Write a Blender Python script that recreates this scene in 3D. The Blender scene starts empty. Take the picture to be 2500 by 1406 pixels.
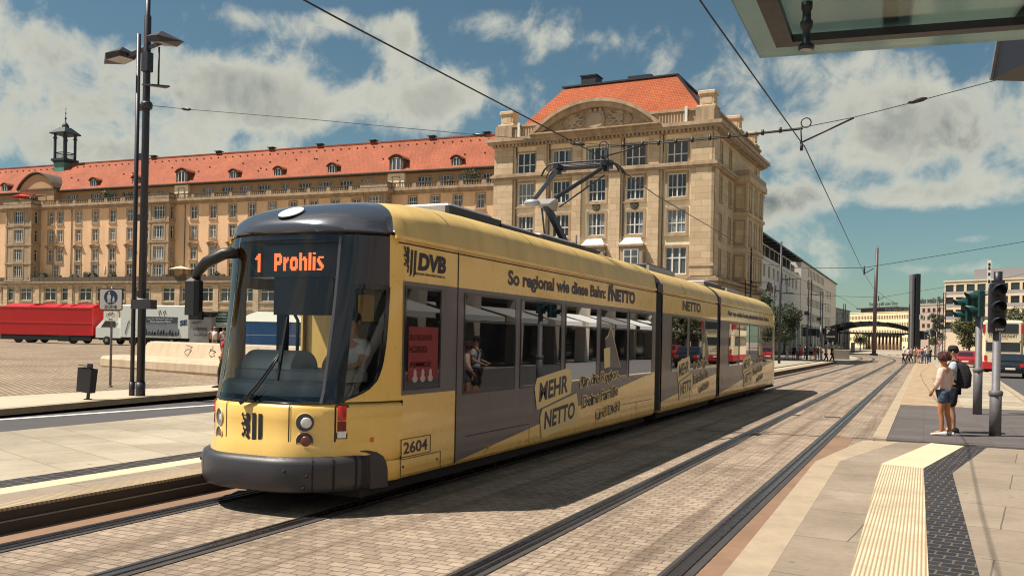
import bpy, bmesh, math, random
from mathutils import Vector, Matrix
R = math.radians
random.seed(7)
scene = bpy.context.scene
COL = scene.collection
# ---------------------------------------------------------------- camera
FPX, UC, VC, ROLL, CAMZ = 2200.0, 1250.0, 822.8, 0.020, 1.855
PSI = math.atan(1011 / 2200.0)
cam = bpy.data.cameras.new("camera")
cam.sensor_width = 36.0
cam.lens = 36.0 * FPX / 2500.0
cam.shift_y = (VC - 703.0) / 2500.0
cam.clip_start = 0.05
cam.clip_end = 3000
cam_ob = bpy.data.objects.new("camera", cam)
COL.objects.link(cam_ob)
cam_ob.matrix_world = Matrix.Translation((0, 0, CAMZ)) @ Matrix.Rotation(PSI, 4, 'Z') @ Matrix.Rotation(R(90), 4, 'X') @ Matrix.Rotation(ROLL, 4, 'Z')
scene.camera = cam_ob
scene.view_settings.view_transform = 'Standard'
scene.view_settings.look = 'None'
scene.view_settings.exposure = 0.52
scene.view_settings.gamma = 1.0
scene.view_settings.use_curve_mapping = False
scene.cycles.max_bounces = 8
scene.cycles.transparent_max_bounces = 24
scene.cycles.use_denoising = True
scene.cycles.pixel_filter_type = 'BLACKMAN_HARRIS'
scene.cycles.filter_width = 1.15

def at(u, v, depth):
    """point seen at photo pixel (u, v), 'depth' metres in front of the camera"""
    a, b = (u - UC) / FPX, -(v - VC) / FPX
    c, s = math.cos(ROLL), math.sin(ROLL)
    x, z = a * c - b * s, a * s + b * c
    c, s = math.cos(PSI), math.sin(PSI)
    return Vector(((x * c - s) * depth, (x * s + c) * depth, z * depth + CAMZ))
def direction(u, v):
    p = at(u, v, 1.0) - Vector((0, 0, CAMZ))
    return p.normalized()

# ---------------------------------------------------------------- sun
to_sun = Vector((-0.52, -0.30, 1.0)).normalized()
sun = bpy.data.lights.new("sun", 'SUN')
sun.energy = 5.0
sun.angle = R(0.5)
sun.color = (1.0, 0.905, 0.79)
sun_ob = bpy.data.objects.new("sun", sun)
COL.objects.link(sun_ob)
sun_ob.rotation_euler = (-to_sun).to_track_quat('-Z', 'Y').to_euler()
sun_ob.location = (-30, -20, 60)
SUN_EL = math.asin(to_sun.z)
SUN_AZ = math.atan2(to_sun.x, to_sun.y)

# ---------------------------------------------------------------- node helpers
class NT:
    def __init__(s, nt):
        s.nt = nt; s.n = nt.nodes; s.l = nt.links
    def new(s, t, **kw):
        n = s.n.new(t)
        for k, v in kw.items(): setattr(n, k, v)
        return n
    def put(s, sock, val):
        if isinstance(val, bpy.types.NodeSocket): s.l.new(val, sock)
        elif val is not None: sock.default_value = val
    def math(s, op, a, b=None, c=None, clamp=False):
        n = s.new('ShaderNodeMath', operation=op); n.use_clamp = clamp
        s.put(n.inputs[0], a)
        if b is not None: s.put(n.inputs[1], b)
        if c is not None: s.put(n.inputs[2], c)
        return n.outputs[0]
    def mix(s, f, a, b, mode='MIX'):
        n = s.new('ShaderNodeMix', data_type='RGBA', blend_type=mode)
        s.put(n.inputs[0], f)
        for i, q in ((6, a), (7, b)):
            if isinstance(q, (tuple, list)) and len(q) == 3: q = (*q, 1)
            s.put(n.inputs[i], q)
        return n.outputs[2]
    def smooth(s, x, a, b, lo=0.0, hi=1.0):
        n = s.new('ShaderNodeMapRange', interpolation_type='SMOOTHSTEP')
        s.put(n.inputs[0], x); s.put(n.inputs[1], a); s.put(n.inputs[2], b); s.put(n.inputs[3], lo); s.put(n.inputs[4], hi)
        return n.outputs[0]
    def noise(s, vec, scale, detail=4, rough=0.55, dist=0.0):
        n = s.new('ShaderNodeTexNoise')
        s.put(n.inputs['Vector'], vec)
        n.inputs['Scale'].default_value = scale; n.inputs['Detail'].default_value = detail
        n.inputs['Roughness'].default_value = rough; n.inputs['Distortion'].default_value = dist
        return n.outputs['Fac']
    def mapping(s, vec, loc=(0, 0, 0), rot=(0, 0, 0), sc=(1, 1, 1)):
        n = s.new('ShaderNodeMapping'); s.put(n.inputs[0], vec)
        n.inputs[1].default_value = loc; n.inputs[2].default_value = rot; n.inputs[3].default_value = sc
        return n.outputs[0]

# ---------------------------------------------------------------- world: physical sky with drifting cumulus
world = bpy.data.worlds.new("World"); scene.world = world; world.use_nodes = True
W = NT(world.node_tree); W.n.clear()
tc = W.new('ShaderNodeTexCoord')
dirv = tc.outputs['Generated']
sky = W.new('ShaderNodeTexSky', sky_type='NISHITA')
sky.sun_disc = False
sky.sun_elevation = SUN_EL
sky.sun_rotation = SUN_AZ
sky.altitude = 100; sky.air_density = 1.0; sky.dust_density = 0.6; sky.ozone_density = 1.6
skyc = W.mix(1.0, sky.outputs[0], (0.84, 1.02, 0.90), 'MULTIPLY')
sep = W.new('ShaderNodeSeparateXYZ'); W.put(sep.inputs[0], dirv)
az = W.math('ARCTAN2', sep.outputs[0], sep.outputs[1])
el = W.math('ARCSINE', sep.outputs[2])
warp = W.new('ShaderNodeTexNoise'); warp.inputs['Scale'].default_value = 5.0; warp.inputs['Detail'].default_value = 5
W.put(warp.inputs['Vector'], dirv)
zz = W.math('MAXIMUM', W.math('ADD', sep.outputs[2], 0.10), 0.03)
comb = W.new('ShaderNodeCombineXYZ')
W.put(comb.inputs[0], W.math('DIVIDE', sep.outputs[0], zz)); W.put(comb.inputs[1], W.math('DIVIDE', sep.outputs[1], zz))
n_big = W.noise(dirv, 7.0, 9, 0.58, 0.35)
n_fine = W.noise(dirv, 24.0, 10, 0.60, 0.5)
n_flat = W.noise(comb.outputs[0], 1.1, 7, 0.6, 0.3)
def blob(u, v, du, dv, amp, tilt=0.0):
    d = direction(u, v); a0, e0 = math.atan2(d.x, d.y), math.asin(d.z)
    da, de = du / FPX, dv / FPX
    x = W.math('SUBTRACT', az, a0); y = W.math('SUBTRACT', el, e0)
    if tilt:
        x2 = W.math('ADD', W.math('MULTIPLY', x, math.cos(tilt)), W.math('MULTIPLY', y, math.sin(tilt)))
        y = W.math('SUBTRACT', W.math('MULTIPLY', y, math.cos(tilt)), W.math('MULTIPLY', x, math.sin(tilt))); x = x2
    q = W.math('ADD', W.math('POWER', W.math('DIVIDE', x, da), 2.0), W.math('POWER', W.math('DIVIDE', y, de), 2.0))
    return W.math('MULTIPLY', W.math('EXPONENT', W.math('MULTIPLY', q, -1.0)), amp)
BLOBS = [(470, 225, 330, 105, .62), (720, 265, 190, 90, .5), (1040, 260, 150, 80, .62), (1190, 235, 200, 60, .26), (110, 90, 190, 70, .42), (140, 350, 250, 80, .46), (860, 60, 120, 40, .28), (1330, 330, 90, 30, .25), (560, 40, 120, 30, .25), (1400, 90, 160, 26, .22), (2250, 130, 160, 30, .30),
         (690, 55, 150, 45, .3), (985, 120, 40, 42, .36), (1190, 45, 150, 40, .36), (2080, 330, 330, 110, .55), (2390, 230, 260, 95, .5), (1990, 165, 190, 60, .32),
         (1890, 500, 110, 60, .62), (2200, 478, 330, 36, .56), (1420, 150, 420, 110, .17), (1720, 180, 220, 90, .22), (1000, 60, 300, 40, .16), (2350, 360, 200, 60, .3), (2370, 583, 80, 18, .42), (2190, 660, 150, 24, .45), (2400, 655, 90, 24, .40), (1760, 60, 110, 60, .3), (660, 365, 60, 20, .4),
         (90, 230, 120, 50, .2), (2000, 600, 180, 40, .25), (340, 390, 200, 40, .35)]
acc = None
for b in BLOBS:
    q = blob(b[0], b[1], b[2], b[3], b[4] * .84); acc = q if acc is None else W.math('ADD', acc, q)
# elsewhere in the sky (behind the camera, overhead) the same fair-weather cumulus from noise alone
front = blob(1250, 250, 2600, 1500, 1.0)
other = W.math('MULTIPLY', W.math('SUBTRACT', 1.0, W.smooth(front, 0.15, 0.6)), W.smooth(n_flat, 0.42, 0.62, 0.0, 0.62))
acc = W.math('ADD', acc, other)
nmix = W.math('ADD', W.math('MULTIPLY', n_big, 0.75), W.math('MULTIPLY', n_fine, 0.30))
dens = W.math('ADD', acc, W.math('MULTIPLY', W.math('SUBTRACT', nmix, 0.545), 2.4))
cover = W.smooth(dens, 0.16, 0.54)
core = W.smooth(dens, 0.34, 0.84)
n_b2 = W.noise(W.mapping(dirv, (0.02, 0.0, -0.035)), 7.0, 6, 0.55, 0.35)
belly = W.smooth(W.math('SUBTRACT', n_b2, n_big), -0.09, 0.12)
shade = W.math('MULTIPLY', core, W.math('ADD', W.math('MULTIPLY', belly, 0.62), 0.38))
white = (8.4, 8.4, 7.2, 1); grey = (2.4, 2.75, 2.8, 1)
cloudc = W.mix(shade, white, grey)
allc = W.mix(W.math('MULTIPLY', cover, W.smooth(sep.outputs[2], -0.01, 0.05)), skyc, cloudc)
bg = W.new('ShaderNodeBackground'); W.put(bg.inputs[0], allc); bg.inputs[1].default_value = 0.052
wo = W.new('ShaderNodeOutputWorld'); W.l.new(bg.outputs[0], wo.inputs[0])

# ---------------------------------------------------------------- materials
def lin(r, g, b):
    f = lambda c: (c / 255 / 12.92) if c / 255 <= 0.04045 else ((c / 255 + 0.055) / 1.055) ** 2.4
    return (f(r), f(g), f(b))
MATS = {}
def mat(name, color, rough=0.6, metal=0.0, var=0.0, vscale=2.0, bump=0.0, bscale=20.0, spec=0.5, coat=0.0, streak=0.0, emit=None, estr=0.0):
    if name in MATS: return MATS[name]
    m = bpy.data.materials.new(name); m.use_nodes = True
    N = NT(m.node_tree); b = N.n['Principled BSDF']
    b.inputs['Roughness'].default_value = rough; b.inputs['Metallic'].default_value = metal
    b.inputs['Specular IOR Level'].default_value = spec; b.inputs['Coat Weight'].default_value = coat
    b.inputs['Coat Roughness'].default_value = 0.06
    col = (*color, 1)
    b.inputs['Base Color'].default_value = col
    if var or bump or streak:
        g = N.new('ShaderNodeNewGeometry').outputs['Position']
        if var:
            f = N.noise(g, vscale, 6, 0.62)
            f2 = N.noise(g, vscale * 7.3, 4, 0.6)
            k = N.math('ADD', N.math('MULTIPLY', N.math('SUBTRACT', f, 0.5), 2.6 * var), N.math('MULTIPLY', N.math('SUBTRACT', f2, 0.5), 1.2 * var))
            k = N.math('ADD', k, 1.0)
            if streak:
                sn = N.noise(N.mapping(g, sc=(1, 1, 0.12)), vscale * 3.0, 5, 0.6)
                k = N.math('MULTIPLY', k, N.smooth(sn, 0.35, 0.62, 1.0 - streak, 1.0))
            c2 = N.new('ShaderNodeVectorMath', operation='SCALE'); c2.inputs[0].default_value = color; N.put(c2.inputs['Scale'], k)
            N.put(b.inputs['Base Color'], c2.outputs[0])
            N.put(b.inputs['Roughness'], N.math('ADD', rough, N.math('MULTIPLY', N.math('SUBTRACT', f2, 0.5), 0.25), clamp=True))
        if bump:
            bn = N.new('ShaderNodeBump'); bn.inputs['Strength'].default_value = bump; bn.inputs['Distance'].default_value = 0.02
            N.put(bn.inputs['Height'], N.noise(g, bscale, 5, 0.6)); N.l.new(bn.outputs[0], b.inputs['Normal'])
    if emit:
        b.inputs['Emission Color'].default_value = (*emit, 1); b.inputs['Emission Strength'].default_value = estr
    MATS[name] = m
    return m

def stone_mat(name, c1, c2, mortar, bw, bh, msize=0.02, rough=0.8, axes='XZ', rot=0.0, var=0.25, bump=0.5, offset=0.5, vscale=0.8, coords='Object', spec=0.3, stain=0.0, stain_col=(0.05, 0.04, 0.035), loc=(0, 0), wobble=.14, grain=14.0, spots=0.0, track=0.0):
    """masonry or paving of bw x bh stones; axes picks the plane of the pattern"""
    if name in MATS: return MATS[name]
    m = bpy.data.materials.new(name); m.use_nodes = True
    N = NT(m.node_tree); b = N.n['Principled BSDF']
    if coords == 'Object': pos = N.new('ShaderNodeTexCoord').outputs['Object']
    else: pos = N.new('ShaderNodeNewGeometry').outputs['Position']
    sp = N.new('ShaderNodeSeparateXYZ'); N.put(sp.inputs[0], pos)
    cb = N.new('ShaderNodeCombineXYZ')
    o = {'X': 0, 'Y': 1, 'Z': 2}
    if axes == 'WZ':
        N.put(cb.inputs[0], N.math('ADD', sp.outputs[0], sp.outputs[1])); N.put(cb.inputs[1], sp.outputs[2])
    else:
        N.put(cb.inputs[0], sp.outputs[o[axes[0]]]); N.put(cb.inputs[1], sp.outputs[o[axes[1]]])
    wob = N.new('ShaderNodeTexNoise'); wob.inputs['Scale'].default_value = 3.0 / max(bw, bh); N.put(wob.inputs['Vector'], pos)
    wv = N.new('ShaderNodeVectorMath', operation='SCALE'); N.put(wv.inputs[0], wob.outputs['Color']); wv.inputs['Scale'].default_value = min(min(bw, bh) * wobble, 0.03)
    ad = N.new('ShaderNodeVectorMath', operation='ADD'); N.put(ad.inputs[0], N.mapping(cb.outputs[0], (loc[0], loc[1], 0), (0, 0, rot))); N.put(ad.inputs[1], wv.outputs[0])
    br = N.new('ShaderNodeTexBrick'); br.offset = offset
    N.put(br.inputs['Vector'], ad.outputs[0])
    br.inputs['Color1'].default_value = (*c1, 1); br.inputs['Color2'].default_value = (*c2, 1); br.inputs['Mortar'].default_value = (*mortar, 1)
    br.inputs['Scale'].default_value = 1.0; br.inputs['Mortar Size'].default_value = msize; br.inputs['Mortar Smooth'].default_value = 0.25
    br.inputs['Brick Width'].default_value = bw; br.inputs['Row Height'].default_value = bh; br.inputs['Bias'].default_value = 0.0
    f = N.noise(pos, vscale, 6, 0.62); f2 = N.noise(pos, grain, 5, 0.6)
    k = N.math('ADD', 1.0, N.math('ADD', N.math('MULTIPLY', N.math('SUBTRACT', f, 0.5), 2.4 * var), N.math('MULTIPLY', N.math('SUBTRACT', f2, 0.5), 1.6 * var)))
    vs = N.new('ShaderNodeVectorMath', operation='SCALE'); N.put(vs.inputs[0], br.outputs['Color']); N.put(vs.inputs['Scale'], k)
    colr = vs.outputs[0]
    if spots:
        vo = N.new('ShaderNodeTexVoronoi'); vo.inputs['Scale'].default_value = 2.6; N.put(vo.inputs['Vector'], pos)
        colr = N.mix(N.smooth(vo.outputs['Distance'], .05, .10, spots, 0.0), colr, (.09, .07, .055))
        big = N.noise(pos, .35, 5, .65); colr = N.mix(N.smooth(big, .42, .66, 0.0, .42), colr, (.16, .125, .09))
    if track:
        st = N.noise(N.mapping(pos, sc=(2.2, .05, 1)), 1.3, 5, .65); colr = N.mix(N.smooth(st, .46, .66, 0.0, track), colr, (.10, .07, .048))
    if stain:
        sn = N.noise(pos, vscale * 2.7, 5, 0.7)
        colr = N.mix(N.smooth(sn, 0.55, 0.75, 0.0, stain), colr, stain_col)
    N.put(b.inputs['Base Color'], colr)
    b.inputs['Roughness'].default_value = rough; b.inputs['Specular IOR Level'].default_value = spec
    bn = N.new('ShaderNodeBump'); bn.inputs['Strength'].default_value = bump; bn.inputs['Distance'].default_value = 0.015
    N.put(bn.inputs['Height'], N.math('ADD', N.math('MULTIPLY', br.outputs['Fac'], -1.0), N.math('MULTIPLY', f2, 0.7)))
    N.l.new(bn.outputs[0], b.inputs['Normal'])
    MATS[name] = m
    return m

def glass_mat(name, tint=(0.85, 0.92, 0.95), see=0.7, rough=0.01, body=(0.01, 0.012, 0.015), ior=1.5, refl=1.6):
    """flat sheet glass: mirror reflection by Fresnel over a partly see-through dark body"""
    if name in MATS: return MATS[name]
    m = bpy.data.materials.new(name); m.use_nodes = True
    N = NT(m.node_tree); N.n.clear()
    fr = N.new('ShaderNodeFresnel'); fr.inputs[0].default_value = ior
    gl = N.new('ShaderNodeBsdfGlossy'); gl.inputs['Roughness'].default_value = rough
    tr = N.new('ShaderNodeBsdfTransparent'); tr.inputs[0].default_value = (*tint, 1)
    df = N.new('ShaderNodeBsdfDiffuse'); df.inputs[0].default_value = (*body, 1)
    m1 = N.new('ShaderNodeMixShader'); m1.inputs[0].default_value = see
    N.l.new(df.outputs[0], m1.inputs[1]); N.l.new(tr.outputs[0], m1.inputs[2])
    m2 = N.new('ShaderNodeMixShader'); N.put(m2.inputs[0], N.math('MULTIPLY', fr.outputs[0], refl, clamp=True))
    N.l.new(m1.outputs[0], m2.inputs[1]); N.l.new(gl.outputs[0], m2.inputs[2])
    out = N.new('ShaderNodeOutputMaterial'); N.l.new(m2.outputs[0], out.inputs[0])
    MATS[name] = m
    return m

# ---------------------------------------------------------------- mesh helpers
class MB:
    """collects faces and links them as ONE mesh object"""
    def __init__(s): s.v = []; s.f = []; s.mi = []; s.sm = []; s.xf = None
    def av(s, p):
        p = Vector(p)
        if s.xf is not None: p = s.xf @ p
        s.v.append(p); return len(s.v) - 1
    def face(s, pts, mi=0, sm=False):
        s.f.append([s.av(p) for p in pts]); s.mi.append(mi); s.sm.append(sm); return s
    def fi(s, idx, mi=0, sm=False):
        s.f.append(list(idx)); s.mi.append(mi); s.sm.append(sm)
    def box(s, x0, x1, y0, y1, z0, z1, mi=0):
        q = [s.av(p) for p in ((x0, y0, z0), (x1, y0, z0), (x1, y1, z0), (x0, y1, z0), (x0, y0, z1), (x1, y0, z1), (x1, y1, z1), (x0, y1, z1))]
        for a in ((0, 3, 2, 1), (4, 5, 6, 7), (0, 1, 5, 4), (1, 2, 6, 5), (2, 3, 7, 6), (3, 0, 4, 7)): s.fi([q[i] for i in a], mi)
        return s
    def cbox(s, x0, x1, y0, y1, z0, z1, c, mi=0):
        """box with chamfered vertical and top edges"""
        P = [(x0 + c, y0), (x1 - c, y0), (x1, y0 + c), (x1, y1 - c), (x1 - c, y1), (x0 + c, y1), (x0, y1 - c), (x0, y0 + c)]
        cx, cy = (x0 + x1) / 2, (y0 + y1) / 2
        ins = [(p[0] - math.copysign(min(c, abs(p[0] - cx)), p[0] - cx), p[1] - math.copysign(min(c, abs(p[1] - cy)), p[1] - cy)) for p in P]
        s.loft([[(*p, z0) for p in P], [(*p, z1 - c) for p in P], [(*p, z1) for p in ins]], mi, False, True, True)
        return s
    def loft(s, rings, mi=0, sm=True, cap0=False, cap1=False, closed=True):
        ids = [[s.av(p) for p in r] for r in rings]
        n = len(ids[0])
        for a, b in zip(ids, ids[1:]):
            for i in range(n if closed else n - 1):
                j = (i + 1) % n
                s.fi([a[i], a[j], b[j], b[i]], mi, sm)
        if cap0: s.fi(ids[0][::-1], mi)
        if cap1: s.fi(ids[-1], mi)
        return s
    def prism(s, poly, d, mi=0):
        """poly: 3-D loop, d: extrusion vector"""
        d = Vector(d); a = [Vector(p) for p in poly]; b = [p + d for p in a]
        return s.loft([a, b], mi, False, True, True)
    def tube(s, pts, r, n=8, mi=0, cap=True, sm=True):
        pts = [Vector(p) for p in pts]
        rr = r if isinstance(r, (list, tuple)) else [r] * len(pts)
        rings = []; up = None
        for i, p in enumerate(pts):
            t = (pts[min(i + 1, len(pts) - 1)] - pts[max(i - 1, 0)]).normalized()
            if up is None:
                up = Vector((0, 0, 1)) if abs(t.z) < 0.9 else Vector((1, 0, 0))
            a = t.cross(up)
            if a.length < 1e-5: a = t.orthogonal()
            a.normalize(); b = a.cross(t).normalized(); up = b
            rings.append([p + (a * math.cos(k * 2 * math.pi / n) + b * math.sin(k * 2 * math.pi / n)) * rr[i] for k in range(n)])
        return s.loft(rings, mi, sm, cap, cap)
    def lathe(s, c, prof, n=16, mi=0, sm=True, cap=True):
        c = Vector(c)
        rings = [[c + Vector((r * math.cos(k * 2 * math.pi / n), r * math.sin(k * 2 * math.pi / n), z)) for k in range(n)] for r, z in prof]
        return s.loft(rings, mi, sm, cap, cap)
    def bar(s, a, b, w, h, mi=0, up=(0, 0, 1)):
        """rectangular bar from a to b"""
        a = Vector(a); b = Vector(b); t = (b - a).normalized(); u = Vector(up)
        x = t.cross(u)
        if x.length < 1e-5: x = t.orthogonal()
        x.normalize(); y = x.cross(t).normalized()
        q = lambda p: [p - x * w / 2 - y * h / 2, p + x * w / 2 - y * h / 2, p + x * w / 2 + y * h / 2, p - x * w / 2 + y * h / 2]
        return s.loft([q(a), q(b)], mi, False, True, True)
    def ball(s, c, r, mi=0, nu=10, nv=7):
        c = Vector(c); rr = r if isinstance(r, (tuple, list)) else (r, r, r)
        rings = []
        for i in range(nv + 1):
            t = -math.pi / 2 + math.pi * i / nv
            q = max(math.cos(t), 0.02)
            rings.append([c + Vector((rr[0] * q * math.cos(k * 2 * math.pi / nu), rr[1] * q * math.sin(k * 2 * math.pi / nu), rr[2] * math.sin(t))) for k in range(nu)])
        return s.loft(rings, mi, True, True, True)
    def mesh(s, name, mats):
        me = bpy.data.meshes.new(name)
        me.from_pydata([tuple(p) for p in s.v], [], s.f)
        for m in (mats if isinstance(mats, (list, tuple)) else [mats]): me.materials.append(m)
        me.polygons.foreach_set('material_index', s.mi)
        me.polygons.foreach_set('use_smooth', s.sm)
        bm = bmesh.new(); bm.from_mesh(me); bmesh.ops.recalc_face_normals(bm, faces=bm.faces); bm.to_mesh(me); bm.free()
        me.update()
        return me
    def build(s, name, mats, parent=None, world=False, keep=False):
        if world and parent is not None:
            inv = world_of(parent).inverted(); s.v = [inv @ p for p in s.v]
        me = s.mesh(name, mats)
        o = bpy.data.objects.new(name, me); COL.objects.link(o)
        if parent is not None: o.parent = parent
        return o

def world_of(o):
    m = o.matrix_basis.copy()
    while o.parent is not None:
        o = o.parent; m = o.matrix_basis @ m
    return m
def tag(o, label, cat, group=None, kind=None):
    if label: o['label'] = label
    if cat: o['category'] = cat
    if group: o['group'] = group
    if kind: o['kind'] = kind
    return o
def thing(name, label, cat, loc=(0, 0, 0), rotz=0.0, group=None):
    o = bpy.data.objects.new(name, None); COL.objects.link(o)
    o.empty_display_size = 0.2
    o.location = loc; o.rotation_euler = (0, 0, rotz)
    return tag(o, label, cat, group)
def base_origin(o, loc):
    """move a mesh object's origin to loc (world) without moving its vertices"""
    loc = Vector(loc)
    o.data.transform(Matrix.Translation(-loc)); o.location = loc
    return o
def structure(name, mb, m):
    o = mb.build(name, m); o['kind'] = 'structure'; return o
def copy_tree(o, parent=None):
    c = o.copy(); COL.objects.link(c)
    if parent is not None: c.parent = parent
    for ch in [k for k in bpy.data.objects if k.parent == o]: copy_tree(ch, c)
    return c
CHILDREN = {}
def dup(o, loc, rotz=None, label=None, parent=None):
    c = o.copy(); COL.objects.link(c); c.location = loc
    if rotz is not None: c.rotation_euler = (0, 0, rotz)
    if label: c['label'] = label
    if parent is not None: c.parent = parent
    def rec(src, dst):
        for ch in src.children:
            k = ch.copy(); COL.objects.link(k); k.parent = dst; rec(ch, k)
    rec(o, c)
    return c

_fontcache = {}
def text_geo(s, bold=0.0, shear=0.0, spacing=1.0, extrude=0.0, res=3):
    """flat lettering outlines as (verts, faces) filling x in 0..1, y in 0..h/w"""
    key = (s, bold, shear, spacing, extrude)
    if key in _fontcache: return _fontcache[key]
    cu = bpy.data.curves.new('t', 'FONT'); cu.body = s; cu.offset = bold; cu.shear = shear; cu.space_character = spacing
    cu.resolution_u = res; cu.extrude = extrude; cu.fill_mode = 'BOTH' if extrude else 'FRONT'
    ob = bpy.data.objects.new('t', cu); COL.objects.link(ob)
    dg = bpy.context.evaluated_depsgraph_get()
    me = bpy.data.meshes.new_from_object(ob.evaluated_get(dg))
    vs = [v.co.copy() for v in me.vertices]; fs = [list(p.vertices) for p in me.polygons]
    bpy.data.objects.remove(ob); bpy.data.curves.remove(cu); bpy.data.meshes.remove(me)
    x0 = min(v.x for v in vs); x1 = max(v.x for v in vs); y0 = min(v.y for v in vs); y1 = max(v.y for v in vs)
    out = ([Vector(((v.x - x0) / (x1 - x0), (v.y - y0) / (y1 - y0), v.z)) for v in vs], fs)
    _fontcache[key] = out
    return out
def add_text(mb, s, origin, ex, ey, mi=0, bold=0.0, shear=0.0, spacing=1.0, depth=0.0):
    """letter string s into the parallelogram origin + [0..1]ex + [0..1]ey"""
    vs, fs = text_geo(s, bold, shear, spacing)
    origin, ex, ey = Vector(origin), Vector(ex), Vector(ey)
    n = ex.cross(ey).normalized() * depth
    ids = [mb.av(origin + ex * v.x + ey * v.y + n) for v in vs]
    for f in fs: mb.fi([ids[i] for i in f], mi)
    if depth:
        lo = [mb.av(origin + ex * v.x + ey * v.y) for v in vs]
        edges = {}
        for f in fs:
            for a, b in zip(f, f[1:] + f[:1]): edges[(a, b)] = 1
        for (a, b) in list(edges):
            if (b, a) not in edges: mb.fi([ids[a], lo[a], lo[b], ids[b]], mi)
def poly_flat(mb, pts2, origin, ex, ey, mi=0, depth=0.003):
    """a 2-D outline (with its own thickness) laid in a plane; triangulated so concave outlines work"""
    from mathutils.geometry import tessellate_polygon
    origin, ex, ey = Vector(origin), Vector(ex), Vector(ey)
    n = ex.cross(ey).normalized() * depth
    P = [origin + ex * a + ey * b + n for a, b in pts2]
    ids = [mb.av(p) for p in P]; lo = [mb.av(p - n) for p in P]
    for t in tessellate_polygon([[Vector((a, b, 0)) for a, b in pts2]]): mb.fi([ids[i] for i in t], mi)
    for i in range(len(ids)):
        j = (i + 1) % len(ids); mb.fi([ids[i], lo[i], lo[j], ids[j]], mi)
# ================================================================ GROUND
def G(u, v, z=0.0):
    p = at(u, v, 1.0) - Vector((0, 0, CAMZ)); return Vector((0, 0, CAMZ)) + p * ((z - CAMZ) / p.z)
M_setts = stone_mat('setts', (.37, .292, .22), (.265, .205, .152), (.165, .127, .095), .17, .115, .007, axes='XY', coords='World', var=.5, bump=.9, stain=.45, stain_col=(.13, .085, .05), vscale=.55, wobble=.3, grain=9.0, track=.6)
M_asph = mat('asphalt', (.075, .07, .072), .85, var=.25, vscale=1.5, bump=.3, bscale=90)
M_asph2 = stone_mat('crossing_paving', (.13, .115, .11), (.105, .092, .09), (.07, .06, .06), 1.2, .3, .008, axes='XY', coords='World', var=.22, bump=.3)
M_pave = stone_mat('pale_slabs', (.44, .385, .295), (.35, .305, .23), (.2, .165, .125), 1.15, .75, .008, axes='XY', coords='World', rot=.35, spots=.6, var=.16, bump=.2, stain=.15, stain_col=(.25, .2, .15))
M_pave2 = stone_mat('grey_slabs', (.31, .255, .195), (.26, .212, .16), (.13, .105, .085), 2.4, 1.5, .009, axes='XY', coords='World', rot=.10, spots=.6, var=.25, bump=.3, stain=.35, stain_col=(.17, .13, .1), loc=(.3, .2))
M_walk = mat('sidewalk_slabs', (.48, .41, .30), .85, var=.16, vscale=.6, bump=.15, bscale=60)
M_cobble = stone_mat('cobbles', (.40, .31, .215), (.27, .205, .14), (.17, .125, .085), .21, .18, .03, axes='XY', coords='World', rot=.5, var=.5, bump=1.0, vscale=.3, stain=.35, stain_col=(.17, .125, .085), wobble=.5, grain=4.5)
M_median = mat('worn_small_setts', (.36, .265, .165), .9, var=.5, vscale=1.6, bump=1.0, bscale=9)
M_rust = mat('rusty_concrete', (.23, .14, .088), .9, var=.3, vscale=1.2, bump=.3, bscale=50)
M_kerb = mat('kerb_granite', (.37, .295, .205), .85, var=.25, vscale=2, bump=.3, bscale=60)
M_yellow = None
M_black = stone_mat('black_setts', (.032, .03, .034), (.02, .019, .022), (.12, .1, .08), .17, .15, .012, axes='XY', coords='World', rot=.12, var=.4, bump=1.0, rough=.6, spec=.4)
M_white = mat('road_paint', (.75, .72, .64), .7, var=.08)
M_steel = mat('rail_steel', (.28, .26, .26), .28, 1.0, var=.15, vscale=3)
M_groove = mat('rail_groove', (.018, .015, .015), .8)
M_bitumen = mat('bitumen', (.05, .043, .04), .75, var=.3, vscale=4)
M_far = mat('far_paving', (.30, .25, .19), .9, var=.2, vscale=.15)

def ribbed(name, c, period, rot):
    m = bpy.data.materials.new(name); m.use_nodes = True; N = NT(m.node_tree); b = N.n['Principled BSDF']
    g = N.new('ShaderNodeNewGeometry').outputs['Position']
    wv = N.new('ShaderNodeTexWave', wave_type='BANDS', bands_direction='X', wave_profile='SIN'); wv.inputs['Scale'].default_value = 1.0 / period / 3.1831 * 1.0
    N.put(wv.inputs['Vector'], N.mapping(g, rot=(0, 0, rot)))
    f = N.noise(g, 1.6, 8, .72); k = N.math('ADD', .35, N.math('MULTIPLY', f, 1.15))
    vs = N.new('ShaderNodeVectorMath', operation='SCALE'); vs.inputs[0].default_value = c; N.put(vs.inputs['Scale'], k)
    N.put(b.inputs['Base Color'], N.mix(N.smooth(wv.outputs['Fac'], .15, .5), (c[0] * .55, c[1] * .48, c[2] * .4), vs.outputs[0]))
    b.inputs['Roughness'].default_value = .8
    bn = N.new('ShaderNodeBump'); bn.inputs['Strength'].default_value = .6; bn.inputs['Distance'].default_value = .008
    N.put(bn.inputs['Height'], wv.outputs['Fac']); N.l.new(bn.outputs[0], b.inputs['Normal'])
    return m
M_yellow = ribbed('ribbed_guide_slabs', (.62, .52, .36), .034, 0.0)
M_yplain = mat('plain_guide_slabs', (.60, .50, .34), .85, var=.12, vscale=1.5, bump=.2, bscale=70)
M_hatch = ribbed('ribbed_edge_slabs', (.42, .34, .23), .05, R(90))

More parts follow.
